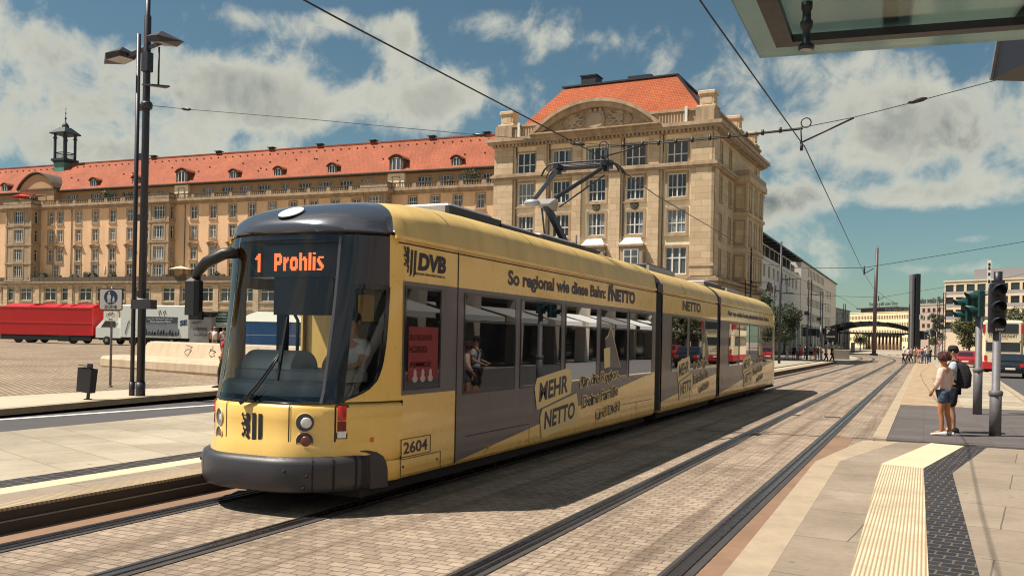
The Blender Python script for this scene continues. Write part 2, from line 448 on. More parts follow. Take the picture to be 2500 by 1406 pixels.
def sheet(name, pts, z, m, label=None):
    mb = MB(); pts = [Vector((p[0], p[1], z)) for p in pts]
    mb.face(pts); o = mb.build(name, m); o['kind'] = 'structure'
    if o.data.polygons[0].normal.z < 0: o.data.flip_normals()
    return o
def slab(name, pts, z0, z1, m):
    mb = MB(); mb.loft([[(p[0], p[1], z0) for p in pts], [(p[0], p[1], z1) for p in pts]], 0, False, True, True)
    return structure(name, mb, m)

sheet('ground', [(-2600, -1200), (2600, -1200), (2600, 3000), (-2600, 3000)], -.03, M_far)
def bend(y):
    t = max(0.0, y - 108.0); t2 = min(t, 80.0)
    return -(t2 * t2) / 560.0 - max(0.0, t - 80.0) * .2857
YS = [-14, 0, 20, 40, 60, 80, 100] + list(range(108, 260, 6))
def ribbon(mb, x0, x1, z, y0=-14, y1=260, mi=0, thick=0.0):
    ys = [y0] + [y for y in YS if y0 < y < y1] + [y1]
    for a, b in zip(ys, ys[1:]):
        mb.face([(x0 + bend(a), a, z), (x1 + bend(a), a, z), (x1 + bend(b), b, z), (x0 + bend(b), b, z)], mi)
        if thick:
            for x in (x0, x1): mb.face([(x + bend(a), a, z), (x + bend(b), b, z), (x + bend(b), b, z - thick), (x + bend(a), a, z - thick)], mi)
mb = MB(); ribbon(mb, -7.52, -.9, 0.0); structure('track_paving', mb, M_setts)
mb = MB(); ribbon(mb, -7.51, -7.16, .004); ribbon(mb, -1.62, -1.26, .004, y1=19); structure('track_edge_strip', mb, M_rust)
for k, x in enumerate((-7.01, -5.56, -3.22, -1.77)):
    mb = MB(); s = 1 if k % 2 == 0 else -1
    ribbon(mb, x - .12, x + .14, .008, mi=2)
    lo, hi = sorted((x, x - s * .062)); ribbon(mb, lo, hi, .020, mi=0, thick=.02)
    lo, hi = sorted((x, x + s * .045)); ribbon(mb, lo, hi, .012, mi=1)
    lo, hi = sorted((x + s * .045, x + s * .075)); ribbon(mb, lo, hi, .018, mi=0, thick=.02)
    o = mb.build('tram_rail', [M_steel, M_groove, M_bitumen]); o['kind'] = 'structure'

sheet('paving_joint', [(-4.3, 18.62), (-.94, 18.98), (-.94, 19.03), (-4.3, 18.68)], .0045, M_groove)
for x, y, lab in ((-2.02, 24.0, 'small steel drain box on the inner side of the right rail'), (-3.0, 24.0, 'small steel drain box beside the left rail of the right track')):
    mb = MB(); mb.cbox(x - .28, x + .10, y - .12, y + .12, -.01, .014, .004); o = mb.build('drain_box', M_bitumen); tag(base_origin(o, (x, y, 0)), lab, 'drain', 'drain boxes by the rails')
# ---- left tram platform (0.23 m above the rails)
PZ = .23
mb = MB()
ys = (-14, 88)
mb.box(-13.0, -8.87, -14, 88, -.02, PZ, 0)
structure('platform', mb, M_pave)
for nm, a, b, m, dz in (('platform_black_strip', -8.868, -8.46, M_black, .0), ('platform_yellow_strip', -8.458, -8.15, M_yplain, 0), ('platform_brown_slabs', -8.148, -7.80, M_pave2, 0), ('platform_ribbed_edge', -7.798, -7.50, M_hatch, 0)):
    mb = MB(); mb.box(a, b, -14, 88, -.02, PZ + dz); structure(nm, mb, m)
mb = MB(); mb.box(-7.499, -7.46, -14, 88, -.02, .115); structure('platform_plinth', mb, M_kerb)
mb = MB(); mb.box(-7.4995, -7.493, -14, 88, .116, PZ - .03); mb.box(-7.4595, -7.455, -14, 88, .0, .108); structure('platform_face_shade', mb, mat('painted_face_shade', (.055, .042, .035), .9, var=.35, vscale=1.5))  # thin dark boxes: shade on the rail-side face, put in as near-black colour
# ---- road, far kerb, sidewalk
slab('road', [(-13.0, -14), (-13.0, 120), (-24.5, 120), (-15.2, -14)], -.025, 0.0, M_asph)
W1, W2 = G(40, 1023), G(535, 989)
dv = (W2 - W1).normalized(); nv = Vector((-dv.y, dv.x, 0))
sheet('road_edge_line', [W1 - dv * 22, W1 - dv * 22 + nv * .2, W1 + dv * 90 + nv * .2, W1 + dv * 90], .006, M_white)
SZ = .12
K1, K2 = G(40, 1009, 0), G(535, 963, 0)
dk = (K2 - K1).normalized(); nk = Vector((-dk.y, dk.x, 0))
E1, E2 = G(40, 965, SZ), G(535, 938, SZ); de = (E2 - E1).normalized()
slab('sidewalk_kerb', [K1 - dk * 24, K1 + dk * 90, K1 + dk * 90 + nk * .28, K1 - dk * 24 + nk * .28], -.02, SZ, M_kerb)
slab('sidewalk', [K1 - dk * 24 + nk * .285, K1 + dk * 90 + nk * .285, E1 + de * 90, E1 - de * 24], -.02, SZ - .003, M_walk)
mb = MB()
rows = []
for d, z in ((0.0, SZ), (18, .2), (40, .42), (70, .5), (170, .5)):
    rows.append([(E1 - de * 60)[0:2] + (0,), (E1 + de * 190)[0:2] + (0,)])
    ne = Vector((-de.y, de.x, 0))
    rows[-1] = [Vector((p[0], p[1], 0)) + ne * d + Vector((0, 0, z)) for p in rows[-1]]
for a, b in zip(rows, rows[1:]): mb.face([a[0], a[1], b[1], b[0]])
structure('square_cobbles', mb, M_cobble)

# ---- right-hand pavement in the foreground and the crossing
RZ = .03
q7 = lambda x, y, z=RZ: G(1600 + x / 2.841, 960 + y / 2.841, z)
def ext(a, b, y):
    """carry the line a->b on to the given y"""
    t = (y - a.y) / (b.y - a.y); return a + (b - a) * t
lk = [q7(1440, 325), q7(1110, 470), q7(550, 1155)]; lk.append(ext(lk[1], lk[2], -10)); 
li = [q7(1690, 335), q7(1280, 470), q7(850, 1155)]; li.append(ext(li[1], li[2], -10))
ly = [q7(1910, 345), q7(1565, 490), q7(1380, 1155)]; ly.append(ext(ly[1], ly[2], -10))
lz = [q7(2140, 365), q7(1860, 520), q7(1890, 1155)]; lz.append(ext(lz[1], lz[2], -10))
lb = [q7(2300, 375), q7(2060, 550), q7(2220, 1155)]; lb.append(ext(lb[1], lb[2], -10))
def strip_between(name, a, b, z, m, lift=0.0):
    mb = MB()
    mb.loft([[(*p.xy, -.02), (*p.xy, z), (*q.xy, z), (*q.xy, -.02)] for p, q in zip(a, b)], 0, False, True, True)
    return structure(name, mb, m)
strip_between('pavement_kerb', lk, li, RZ, M_kerb)
strip_between('pavement_slabs', li, ly, RZ - .002, M_pave2)
mb = MB(); 
mb.loft([[(*p.xy, -.02), (*p.xy, RZ + .004), (*q.xy, RZ + .004), (*q.xy, -.02)] for p, q in zip(ly[1:], lz[1:])], 0, False, True, True)
structure('guide_strip', mb, M_yellow)
mb = MB(); mb.loft([[(*p.xy, -.02), (*p.xy, RZ + .004), (*q.xy, RZ + .004), (*q.xy, -.02)] for p, q in zip(ly[:2], lz[:2])], 0, False, True, True)
structure('guide_strip_plain', mb, M_yplain)
strip_between('black_sett_strip', lz, lb, RZ + .001, M_black)
far_edge = [lb[0], Vector((2.95, lb[0].y + .1, 0)), Vector((2.95, -10, 0))]
slab('pavement', [lb[0], lb[1], lb[2], lb[3], Vector((30, -10, 0)), Vector((30, lb[0].y, 0))], -.02, RZ - .001, M_pave2)
Y0c, Y1c = lb[0].y + .02, 30.0
slab('crossing', [(-.66, 18.9), (30, Y0c - .0), (30, Y1c), (-.70, Y1c)], -.02, .022, M_asph2)
slab('crossing_kerb', [(-.93, 18.95), (-.665, 18.95), (-.705, 100), (-.95, 100)], -.02, .032, M_kerb)
slab('median_setts', [(-.70, Y1c + .01), (1.05, Y1c + .01), (.75, 100), (-.70, 100)], -.02, .035, M_median)
slab('median_slabs', [(1.052, Y1c + .01), (2.9, Y1c + .01), (3.3, 52), (4.2, 75), (3.6, 100), (.752, 100)], -.02, .03, M_pave)
slab('median_kerb', [(2.902, Y1c), (3.302, 52), (4.202, 75), (3.602, 100), (3.80, 100), (4.42, 75), (3.52, 52), (3.12, Y1c)], -.02, .09, M_kerb)
slab('side_road', [(3.125, Y1c + .01), (3.53, 52), (4.43, 75), (3.81, 100), (9.0, 200), (40, 200), (13.5, 60), (11.5, Y1c + .01)], -.025, .004, M_asph)
sheet('far_road', [(-60, 100.5), (3.5, 100.5), (14, 260), (-80, 260)], -.012, M_pave)
# ================================================================ BUILDING MATERIALS
M_plaster = mat('ochre_plaster', (.86, .56, .335), .9, var=.18, vscale=.22, bump=.15, bscale=12, streak=.10)
M_plaster_t = mat('cream_plaster', (.92, .76, .52), .9, var=.10, vscale=.3, bump=.1, bscale=12, streak=.10)
M_attic = mat('attic_plaster', (.50, .31, .17), .9, var=.12, vscale=.4)
M_trim = mat('sandstone_trim', (.44, .325, .215), .85, var=.22, vscale=.7, bump=.25, bscale=8, streak=.25)
M_ashlar = stone_mat('sandstone_ashlar', (.66, .51, .34), (.53, .395, .25), (.35, .25, .16), 1.15, .58, .014, axes='WZ', var=.2, bump=.3, vscale=.35, stain=.25, stain_col=(.2, .13, .075))
M_corn = mat('sandstone_cornice', (.46, .34, .225), .85, var=.28, vscale=.5, bump=.3, bscale=6, streak=.3)
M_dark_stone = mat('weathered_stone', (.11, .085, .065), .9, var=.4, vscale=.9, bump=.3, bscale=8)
M_relief = mat('relief_stone', (.40, .31, .22), .85, var=.25, vscale=.8, bump=.3, bscale=8)
M_tile = stone_mat('roof_tiles', (.42, .122, .06), (.33, .092, .044), (.19, .055, .03), .24, .20, .02, axes='XZ', var=.42, bump=.8, vscale=.25, stain=.45, stain_col=(.20, .08, .05))
M_tile2 = stone_mat('bright_roof_tiles', (.43, .108, .035), (.34, .08, .025), (.18, .04, .015), .26, .21, .02, axes='XZ', var=.36, bump=.9, vscale=.3, stain=.3, stain_col=(.25, .07, .03))
M_sheet = mat('dark_sheet_metal', (.045, .045, .055), .5, .5, var=.2)
M_copper = mat('green_copper', (.13, .30, .24), .7, .2, var=.3, vscale=.8, streak=.3)
M_copper_dk = mat('dark_copper', (.03, .045, .055), .6, .3, var=.3, vscale=.8)
M_frame_w = mat('white_window_frame', (.72, .70, .66), .5, var=.06)
M_frame_d = mat('dark_window_frame', (.05, .05, .055), .5)
M_zinc = mat('white_zinc', (.72, .72, .68), .5, var=.1)
def pane_mat(name, dark, pale, share, rough=.06):
    m = bpy.data.materials.new(name); m.use_nodes = True; N = NT(m.node_tree); b = N.n['Principled BSDF']
    oi = N.new('ShaderNodeObjectInfo').outputs['Random']; tcx = N.new('ShaderNodeTexCoord').outputs['Object']
    sp = N.new('ShaderNodeSeparateXYZ'); N.put(sp.inputs[0], tcx)
    r2 = N.math('FRACT', N.math('MULTIPLY', oi, 17.31))
    edge = N.math('ADD', N.math('ABSOLUTE', sp.outputs[0]), N.math('MULTIPLY', N.math('SUBTRACT', r2, .5), .5))
    cur = N.math('MULTIPLY', N.smooth(edge, .42, .46), N.smooth(oi, 1 - share - .01, 1 - share))
    full = N.smooth(r2, 1 - share * .45 - .01, 1 - share * .45)
    fold = N.noise(N.mapping(tcx, sc=(9, 1, .3)), 3.0, 3)
    pc = N.mix(N.smooth(fold, .3, .7), (pale[0] * .6, pale[1] * .6, pale[2] * .6), pale)
    N.put(b.inputs['Base Color'], N.mix(N.math('MAXIMUM', cur, full), dark, pc))
    b.inputs['Roughness'].default_value = rough; b.inputs['Specular IOR Level'].default_value = .8
    return m
M_pane = pane_mat('window_glass', (.022, .026, .034), (.24, .255, .27), .40)
M_pane_d = pane_mat('dark_window_glass', (.012, .014, .018), (.10, .11, .12), .25)

# ================================================================ BUILDING HELPERS
def wall_holes(mb, x0, x1, z0, z1, holes, y=0.0, depth=.22, mi=0, mr=None):
    """wall sheet on the plane y with rectangular openings (xc, zc, w, h) and their reveals"""
    mr = mi if mr is None else mr
    xs = {x0, x1}; zs = {z0, z1}; H = []
    for xc, zc, w, h in holes:
        a = (max(x0, xc - w / 2), min(x1, xc + w / 2), max(z0, zc - h / 2), min(z1, zc + h / 2))
        if a[0] >= a[1] or a[2] >= a[3]: continue
        H.append(a); xs.update(a[:2]); zs.update(a[2:])
    xs = sorted(xs); zs = sorted(zs)
    for j in range(len(zs) - 1):
        run = None
        for i in range(len(xs) - 1):
            cx, cz = (xs[i] + xs[i + 1]) / 2, (zs[j] + zs[j + 1]) / 2
            hole = any(a[0] < cx < a[1] and a[2] < cz < a[3] for a in H)
            if not hole and run is None: run = xs[i]
            if hole and run is not None: mb.face([(run, y, zs[j]), (xs[i], y, zs[j]), (xs[i], y, zs[j + 1]), (run, y, zs[j + 1])], mi); run = None
        if run is not None: mb.face([(run, y, zs[j]), (xs[-1], y, zs[j]), (xs[-1], y, zs[j + 1]), (run, y, zs[j + 1])], mi)
    for a in H:
        d = y + depth
        mb.face([(a[0], y, a[2]), (a[0], y, a[3]), (a[0], d, a[3]), (a[0], d, a[2])], mr); mb.face([(a[1], y, a[2]), (a[1], y, a[3]), (a[1], d, a[3]), (a[1], d, a[2])], mr)
        mb.face([(a[0], y, a[3]), (a[1], y, a[3]), (a[1], d, a[3]), (a[0], d, a[3])], mr); mb.face([(a[0], y, a[2]), (a[1], y, a[2]), (a[1], d, a[2]), (a[0], d, a[2])], mr)

WK = {}
def win_kind(key, w, h, lights=2, transom=.62, border=.2, proud=.07, sill=True, hood=False, ms=None, mf=None, mp=None, bars=True, depth=.2, surround=True, thick=.07, low=0.0):
    """meshes of one kind of window: stone surround, white frame, pane; origin at the middle of the opening"""
    ms = ms or M_trim; mf = mf or M_frame_w; mp = mp or M_pane
    a, b = w / 2, h / 2
    s = MB()
    if surround:
        for x0, x1, z0, z1 in ((-a - border, -a, -b - border, b + border), (a, a + border, -b - border, b + border), (-a, a, b, b + border), (-a, a, -b - border, -b)):
            s.box(x0, x1, -proud, -.001, z0, z1)
        if sill: s.box(-a - border - .06, a + border + .06, -proud - .10, -.001, -b - border - .10, -b - border - .002)
        if hood:
            n = 8; R0 = a + border + .25
            arc = [(R0 * (2 * i / n - 1), b + border + .12 + .38 * math.sin(math.pi * i / n)) for i in range(n + 1)]
            for (xa, za), (xb, zb) in zip(arc, arc[1:]):
                s.prism([(xa, -.42, za), (xb, -.42, zb), (xb, -.42, zb + .16), (xa, -.42, za + .16)], (0, .419, 0))
            s.box(-a - border, a + border, -.10, -.001, b + border + .002, b + border + .14)
            for q in (-1, 1): s.box(q * (a + border / 2) - .12, q * (a + border / 2) + .12, -.3, -.002, b + border - .2, b + border + .10)
            s.box(-a - border, a + border, -.12, -.002, -b - border - .42, -b - border - .12)
    f = MB(); d = depth - .06; t = thick
    for x0, x1, z0, z1 in ((-a, -a + t, -b, b), (a - t, a, -b, b), (-a + t, a - t, b - t, b), (-a + t, a - t, -b, -b + t)): f.box(x0, x1, d, depth + .02, z0, z1)
    for i in range(1, lights):
        x = -a + w * i / lights; f.box(x - t * .75, x + t * .75, d - .02, depth + .02, -b + t, b - t)
    if transom:
        z = -b + h * transom; f.box(-a + t, a - t, d - .01, depth + .015, z - t * .6, z + t * .6)
        if bars:
            for i in range(lights):
                x = -a + w * (i + .5) / lights; f.box(x - t * .28, x + t * .28, d + .01, depth + .01, -b + t, b - t)
    if low:
        for k in range(9):
            x = -a + w * (k + .5) / 9; f.box(x - .012, x + .012, -.02, 0.0, -b, -b + low)
        f.box(-a, a, -.025, .005, -b + low, -b + low + .04)
    p = MB(); p.face([(-a, depth, -b), (a, depth, -b), (a, depth, b), (-a, depth, b)])
    WK[key] = (s.mesh('window', ms) if surround else None, f.mesh('frame', mf), p.mesh('pane', mp), w, h)
def put_window(parent, key, x, z, y=0.0, rot=0.0, name='window'):
    s, f, p, w, h = WK[key]
    if s is None:
        o = bpy.data.objects.new(name, f); COL.objects.link(o); kids = (('pane', p),)
    else:
        o = bpy.data.objects.new(name, s); COL.objects.link(o); kids = (('frame', f), ('pane', p))
    o.parent = parent; o.location = (x, y, z); o.rotation_euler = (0, 0, rot)
    for nm, d in kids:
        k = bpy.data.objects.new(nm, d); COL.objects.link(k); k.parent = o
    return (x, z, w, h)

def leaves(mb, c, r, n, size, mi=0, rnd=random, shell=.35, mats=2):
    """leaf-sized faces spread through an ellipsoid"""
    c = Vector(c)
    for _ in range(n):
        while True:
            q = Vector((rnd.uniform(-1, 1), rnd.uniform(-1, 1), rnd.uniform(-1, 1)))
            if shell < q.length < 1: break
        p = c + Vector((q.x * r[0], q.y * r[1], q.z * r[2]))
        nrm = (q + Vector((rnd.uniform(-1, 1), rnd.uniform(-1, 1), rnd.uniform(-.6, 1.2)))).normalized()
        a = nrm.orthogonal().normalized(); b = nrm.cross(a); s = size * rnd.uniform(.6, 1.3)
        th = rnd.uniform(0, 6.28); a, b = a * math.cos(th) + b * math.sin(th), b * math.cos(th) - a * math.sin(th)
        mb.face([p - a * s, p - b * s * .55, p + a * s, p + b * s * .55], mi + rnd.randrange(mats))
M_leaf1 = mat('leaf_green', (.06, .085, .03), .6, var=.3, vscale=1.5)
M_leaf2 = mat('leaf_dark', (.028, .045, .02), .6, var=.3, vscale=1.5)
M_leaf3 = mat('leaf_olive', (.12, .11, .035), .6, var=.3, vscale=1.5)
M_bark = mat('bark', (.10, .075, .055), .9, var=.3, vscale=3, bump=.6, bscale=20)

# ================================================================ LONG WING across the square
p0 = at(1205, 840, 135.0)
WING = thing('apartment_building', 'long ochre apartment block with red tiled roof and two stone balustrades across the square', 'building', (p0.x, p0.y, 0), R(3))
T_, S_ = 12.6, None
win_kind('w_plain', 1.35, 2.15, ms=M_trim)
win_kind('w_hood', 1.35, 2.25, hood=True)
win_kind('w_door', 1.45, 2.9, transom=.7, border=.22)
win_kind('w_attic', 2.2, 1.5, lights=4, transom=0, border=.12, bars=False)
win_kind('w_attic1', 1.2, 1.5, lights=2, transom=0, border=.12, bars=False)
win_kind('w_mezz', 2.9, 2.3, lights=2, transom=.68, border=.22, bars=False, thick=.10, mp=M_pane_d)
win_kind('w_bay', 2.3, 2.3, lights=4, transom=.7, border=.25, bars=False, low=.3)
win_kind('w_bayside', .7, 2.2, lights=1, transom=.7, border=.15, bars=False)
XL = -116.0
singles = [-83.3, -79.2, -75.1, -71.0, -66.9, -56.7, -52.6, -48.5, -44.5, -40.4, -36.3]
top = [-90.1, -87.8] + singles + [-32.3, -28.2, -24.3, -14.1, -10.2, -6.4, -2.6]
mids = [-90.1, -87.8] + singles + [-6.4, -2.6]
low_ = [-90.1, -87.8] + singles[:9]
holes = []
for x in top: holes.append(put_window(WING, 'w_plain', x, 22.3))
for x in mids: holes.append(put_window(WING, 'w_plain', x, 18.95))
for x in low_: holes.append(put_window(WING, 'w_hood', x, 15.35))
for x in [-88.6] + singles[:9]: holes.append(put_window(WING, 'w_door', x, 12.1))
mb = MB(); wall_holes(mb, XL, 0, 10.4, 24.3, holes)
for x in (-84.5, -60.0, -20.0): pass
mb.build('upper_wall', M_plaster, WING)
# ground floor and mezzanine (projects 1.6 m), arcade below
mz = [-99.0, -94.3, -88.2, -83.9, -79.6, -75.4, -71.8, -66.2, -60.3, -56.2, -52.0, -48.0, -43.9, -39.8]
holes = [put_window(WING, 'w_mezz', x, 8.05, -1.6) for x in mz]
arc = [(x, 2.4, 3.0, 4.8) for x in [-112 + 4.2 * k for k in range(27)]]
mb = MB(); wall_holes(mb, XL, 0, 0, 10.4, holes + arc, y=-1.6, depth=.5)
for x in [-91.3 + 8.2 * k for k in range(-3, 12)]:
    mb.box(x - .55, x + .55, -1.78, -1.601, 5.2, 9.7)
mb.build('stone_base_wall', M_ashlar, WING)
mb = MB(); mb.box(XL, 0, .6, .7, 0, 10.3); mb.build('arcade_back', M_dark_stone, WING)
mb = MB()
mb.box(XL, 0, -2.1, 0, 10.1, 10.32); mb.box(XL, 0, -1.95, 0, 9.85, 10.1); mb.box(XL, 0, -1.75, -1.6, 5.4, 5.7); 
mb.build('terrace_ledge', M_trim, WING)
# dark planters along the terrace front, upper balustrade
mb = MB()
for k in range(28):
    x = -112.5 + 4.1 * k
    mb.box(x - 1.5, x + 1.5, -2.0, -1.75, 10.32, 11.15); mb.box(x + 1.55, x + 2.55, -1.98, -1.6, 10.32, 11.45)
mb.build('terrace_parapet', M_dark_stone, WING)
mb = MB()
mb.box(XL, 0, -.75, .2, 24.3, 24.62); mb.box(XL, 0, -.5, .1, 24.0, 24.3); mb.box(XL, 0, -.18, 0.0, 23.75, 24.0)
mb.build('main_cornice', M_corn, WING)
def balustrade(parent, x0, x1, y, z, h=.95, step=.42, post=3.9, name='balustrade', m=None):
    mb = MB()
    mb.box(x0, x1, y - .16, y + .16, z, z + .12)
    mb.box(x0, x1, y - .18, y + .18, z + h - .13, z + h, 1)
    n = int((x1 - x0) / step)
    for k in range(n):
        x = x0 + (k + .5) * step
        if (x - x0) % post < .5: mb.box(x - .3, x + .3, y - .15, y + .15, z + .12, z + h - .13); continue
        mb.lathe((x, y, z + .12), [(.07, 0), (.12, .18), (.11, .3), (.055, .5), (.08, h - .25)], 6, cap=False)
    return mb.build(name, [m or M_trim, M_dark_stone], parent)
balustrade(WING, -92.0, -65.6, -.45, 24.62); balustrade(WING, -60.5, -22.4, -.45, 24.62); balustrade(WING, -17.6, -.2, -.45, 24.62); balustrade(WING, XL, -99.4, -.45, 24.62)
# attic storey, eaves, roof
attic = [-86.8, -81.1, -77.3, -73.5, -69.4, -65.4, -55.3, -51.2, -47.3, -43.5, -35.3, -31.3, -27.4, -23.4, -13.1, -9.3, -6.0, -2.0]
holes = [put_window(WING, 'w_attic', x, 26.0, 1.8) for x in attic] + [put_window(WING, 'w_attic1', -39.3, 26.0, 1.8)]
mb = MB(); wall_holes(mb, XL, 0, 24.6, 27.5, holes, y=1.8); mb.build('attic_wall', M_attic, WING)
mb = MB(); mb.box(XL, 0, .9, 2.2, 27.35, 27.6); mb.box(XL, 0, .75, .9, 27.5, 27.66); mb.build('eaves_gutter', M_dark_stone, WING)
mb = MB()
ZR = 33.8
mb.face([(XL, .85, 27.62), (0, .85, 27.62), (0, 7.0, ZR), (XL, 7.0, ZR)]); mb.face([(XL, 7.0, ZR), (0, 7.0, ZR), (0, 14, 27.6), (XL, 14, 27.6)])
mb.face([(0, .85, 27.62), (0, 14, 27.6), (0, 7.0, ZR)]); mb.face([(XL, .85, 27.62), (XL, 14, 27.6), (XL, 7.0, ZR)])
roof = mb.build('roof', M_tile, WING)
mb = MB()
for k in range(150):
    x = XL + .4 + k * .77
    mb.box(x - .4, x + .33, 6.8, 7.2, ZR - .1, ZR + .16)
mb.build('ridge_tiles', M_tile, roof)
mb = MB()
rr = random.Random(3)
slope = (ZR - 27.62) / 6.15
for k in range(72):
    x = XL + k * 1.6; y = 6.1; z = 27.62 + (y - .85) * slope; mb.box(x - .09, x + .09, y - .22, y, z - .02, z + .12)
for k in range(26):
    x = rr.uniform(XL, -3); y = rr.uniform(2.4, 4.6); z = 27.62 + (y - .85) * slope; mb.box(x - .10, x + .10, y - .2, y, z - .02, z + .14)
mb.build('snow_guards', M_sheet, roof)
for x in (-72.5, -57.5, -46, -36.0, -25.5, -14.5, -4.8):
    mb = MB(); mb.cbox(x - .45, x + .45, 6.6, 7.4, ZR + .12, ZR + .42, .08); mb.cbox(x - .65, x + .65, 6.4, 7.6, ZR + .42, ZR + .56, .06); mb.build('roof_vent', M_sheet, roof)
for k, (x, big) in enumerate([(-81.3, 0), (-71.2, 0), (-60.6, 1), (-49.6, 0), (-40.4, 0), (-29.8, 0), (-17.8, 1), (-7.4, 0), (-104, 0)]):
    w, h, z0, y0 = (1.25, 1.9, 27.8, 1.15) if big else (.85, 1.25, 27.95, 1.35)
    zt = z0 + h
    yb = .85 + (zt + .5 - 27.62) / slope + .3
    mb = MB()
    n = 8
    prof = [(-w, z0 - .3), (-w, zt)] + [(-w + 2 * w * i / n, zt + (.55 if big else .4) * math.sin(math.pi * i / n)) for i in range(1, n)] + [(w, zt), (w, z0 - .3)]
    mb.loft([[(x + a, y0, b) for a, b in prof], [(x + a, yb + .9, b) for a, b in prof]], 0, False, True, False)
    dm = mb.build('dormer', M_dark_stone, WING)
    mb = MB()
    roofp = [(-w - .2, zt - .1)] + [(-w - .2 + 2 * (w + .2) * i / n, zt + .02 + (.6 if big else .45) * math.sin(math.pi * i / n)) for i in range(1, n)] + [(w + .2, zt - .1)]
    rp = [(a, b + .13) for a, b in roofp]
    mb.loft([[(x + a, y0 - .25, b) for a, b in roofp + rp[::-1]], [(x + a, yb + 1.2, b) for a, b in roofp + rp[::-1]]], 0, False, True, True)
    mb.build('dormer_roof', M_tile, dm)
    mb = MB(); a = w * .62
    mb.box(x - a, x + a, y0 - .05, y0 - .002, z0 + .05, zt - .1); 
    arcp = [(x - a, y0 - .05, zt - .1)] + [(x - a + 2 * a * i / 6, y0 - .05, zt - .1 + .3 * math.sin(math.pi * i / 6)) for i in range(1, 6)] + [(x + a, y0 - .05, zt - .1)]
    mb.prism(arcp, (0, .048, 0)); mb.build('window_frame', M_frame_w, dm)
    mb = MB()
    for q in (-1, 1): mb.box(x + q * a * .48 - a * .34, x + q * a * .48 + a * .34, y0 - .07, y0 - .052, z0 + .2, zt + .02)
    mb.build('pane', M_pane_d, dm)
    if big:
        mb = MB(); mb.box(x - 1.5, x + 1.5, 1.1, 1.78, 24.63, 27.75); b2 = mb.build('gable_wall', M_plaster_t, WING)
        put_window(WING, 'w_attic1', x, 26.0, 1.08)
# bays
def bay(xc, w, top_z, side=True, wins=(22.3, 18.9, 15.3, 12.2), proj=1.5):
    hl = [(0, z, 2.3, 2.3) for z in wins]
    mb = MB(); a = w / 2
    wall_holes(mb, xc - a, xc + a, 10.4, top_z, [(xc, z, 2.3, 2.3) for z in wins], y=-proj)
    hr = [(proj / 2, z, .7, 2.2) for z in wins]
    for sx in (-1, 1):
        m2 = MB(); m2.xf = Matrix.Translation((xc + sx * a, -proj if sx > 0 else 0, 0)) @ Matrix.Rotation(R(90) * sx, 4, 'Z')
        wall_holes(m2, 0, proj, 10.4, top_z, hr)
        off = len(mb.v); mb.v += m2.v; mb.f += [[i + off for i in f] for f in m2.f]; mb.mi += m2.mi; mb.sm += m2.sm
    for z in (10.4, 13.6, 17.1, 20.6):
        mb.box(xc - a - .12, xc + a + .12, -proj - .14, -.0, z, z + .28)
        for q in (-1, 1): mb.box(xc + q * (a - .2) - .2, xc + q * (a - .2) + .2, -proj - .08, -proj - .002, z + .28, z + 3.2)
    mb.box(xc - a - .6, xc + a + .6, -proj - .75, .1, 24.02, 24.61); mb.box(xc - a - .3, xc + a + .3, -proj - .4, .1, top_z - .02, 24.02)
    b = mb.build('bay_window', M_trim, WING)
    for z in wins:
        s, f, p, w_, h_ = WK['w_bay']
        put_window(WING, 'w_bay', xc, z, -proj)
        put_window(WING, 'w_bayside', xc + a, z, -proj / 2, R(90), 'side_window')
    mb = MB()
    z = 24.62
    for x0, x1, y0, y1 in ((xc - a - .4, xc + a + .4, -proj - .55, -proj - .25), (xc - a - .4, xc - a - .1, -proj - .25, -.3), (xc + a + .1, xc + a + .4, -proj - .25, -.3)):
        mb.box(x0, x1, y0, y1, z + .78, z + .95, 1); mb.box(x0, x1, y0, y1, z, z + .15, 1)
        mb.box(x0 + .1, x1 - .1, y0 + .08, y1 - .08, z + .15, z + .78, 0)
    mb.build('balcony_parapet', [M_trim, M_dark_stone], WING)
bay(-63.0, 4.4, 23.9); bay(-20.0, 4.2, 23.9)
# risalit at the left with its arched gable
bay(-96.0, 6.6, 23.9, proj=2.0)
mb = MB()
n = 14; cx, a, z0 = -94.2, 4.4, 28.0
mb.box(cx - a, cx + a, .2, 6.0, 24.62, z0)
arcp = [(cx - a + 2 * a * i / n, z0 + 2.7 * math.sin(math.pi * i / n) ** .8) for i in range(n + 1)]
mb.loft([[(x, .2, z) for x, z in arcp], [(x, 7.0, z) for x, z in arcp]], 0, False, True, True)
gb = mb.build('arched_gable', M_attic, WING)
mb = MB()
out = [(cx + (x - cx) * 1.09, z0 - .1 + (z - z0) * 1.12) for x, z in arcp]; out2 = [(x, z + .22) for x, z in out]
mb.loft([[(x, -.25, z) for x, z in out + out2[::-1]], [(x, 7.2, z) for x, z in out + out2[::-1]]], 0, False, True, True)
mb.box(cx - a - .3, cx + a + .3, -.1, .2, z0 - .35, z0 - .05)
mb.build('gable_cornice', M_dark_stone, gb)
put_window(WING, 'w_attic', -93.0, 26.0, .18); put_window(WING, 'w_attic', -97, 26.0, .18)
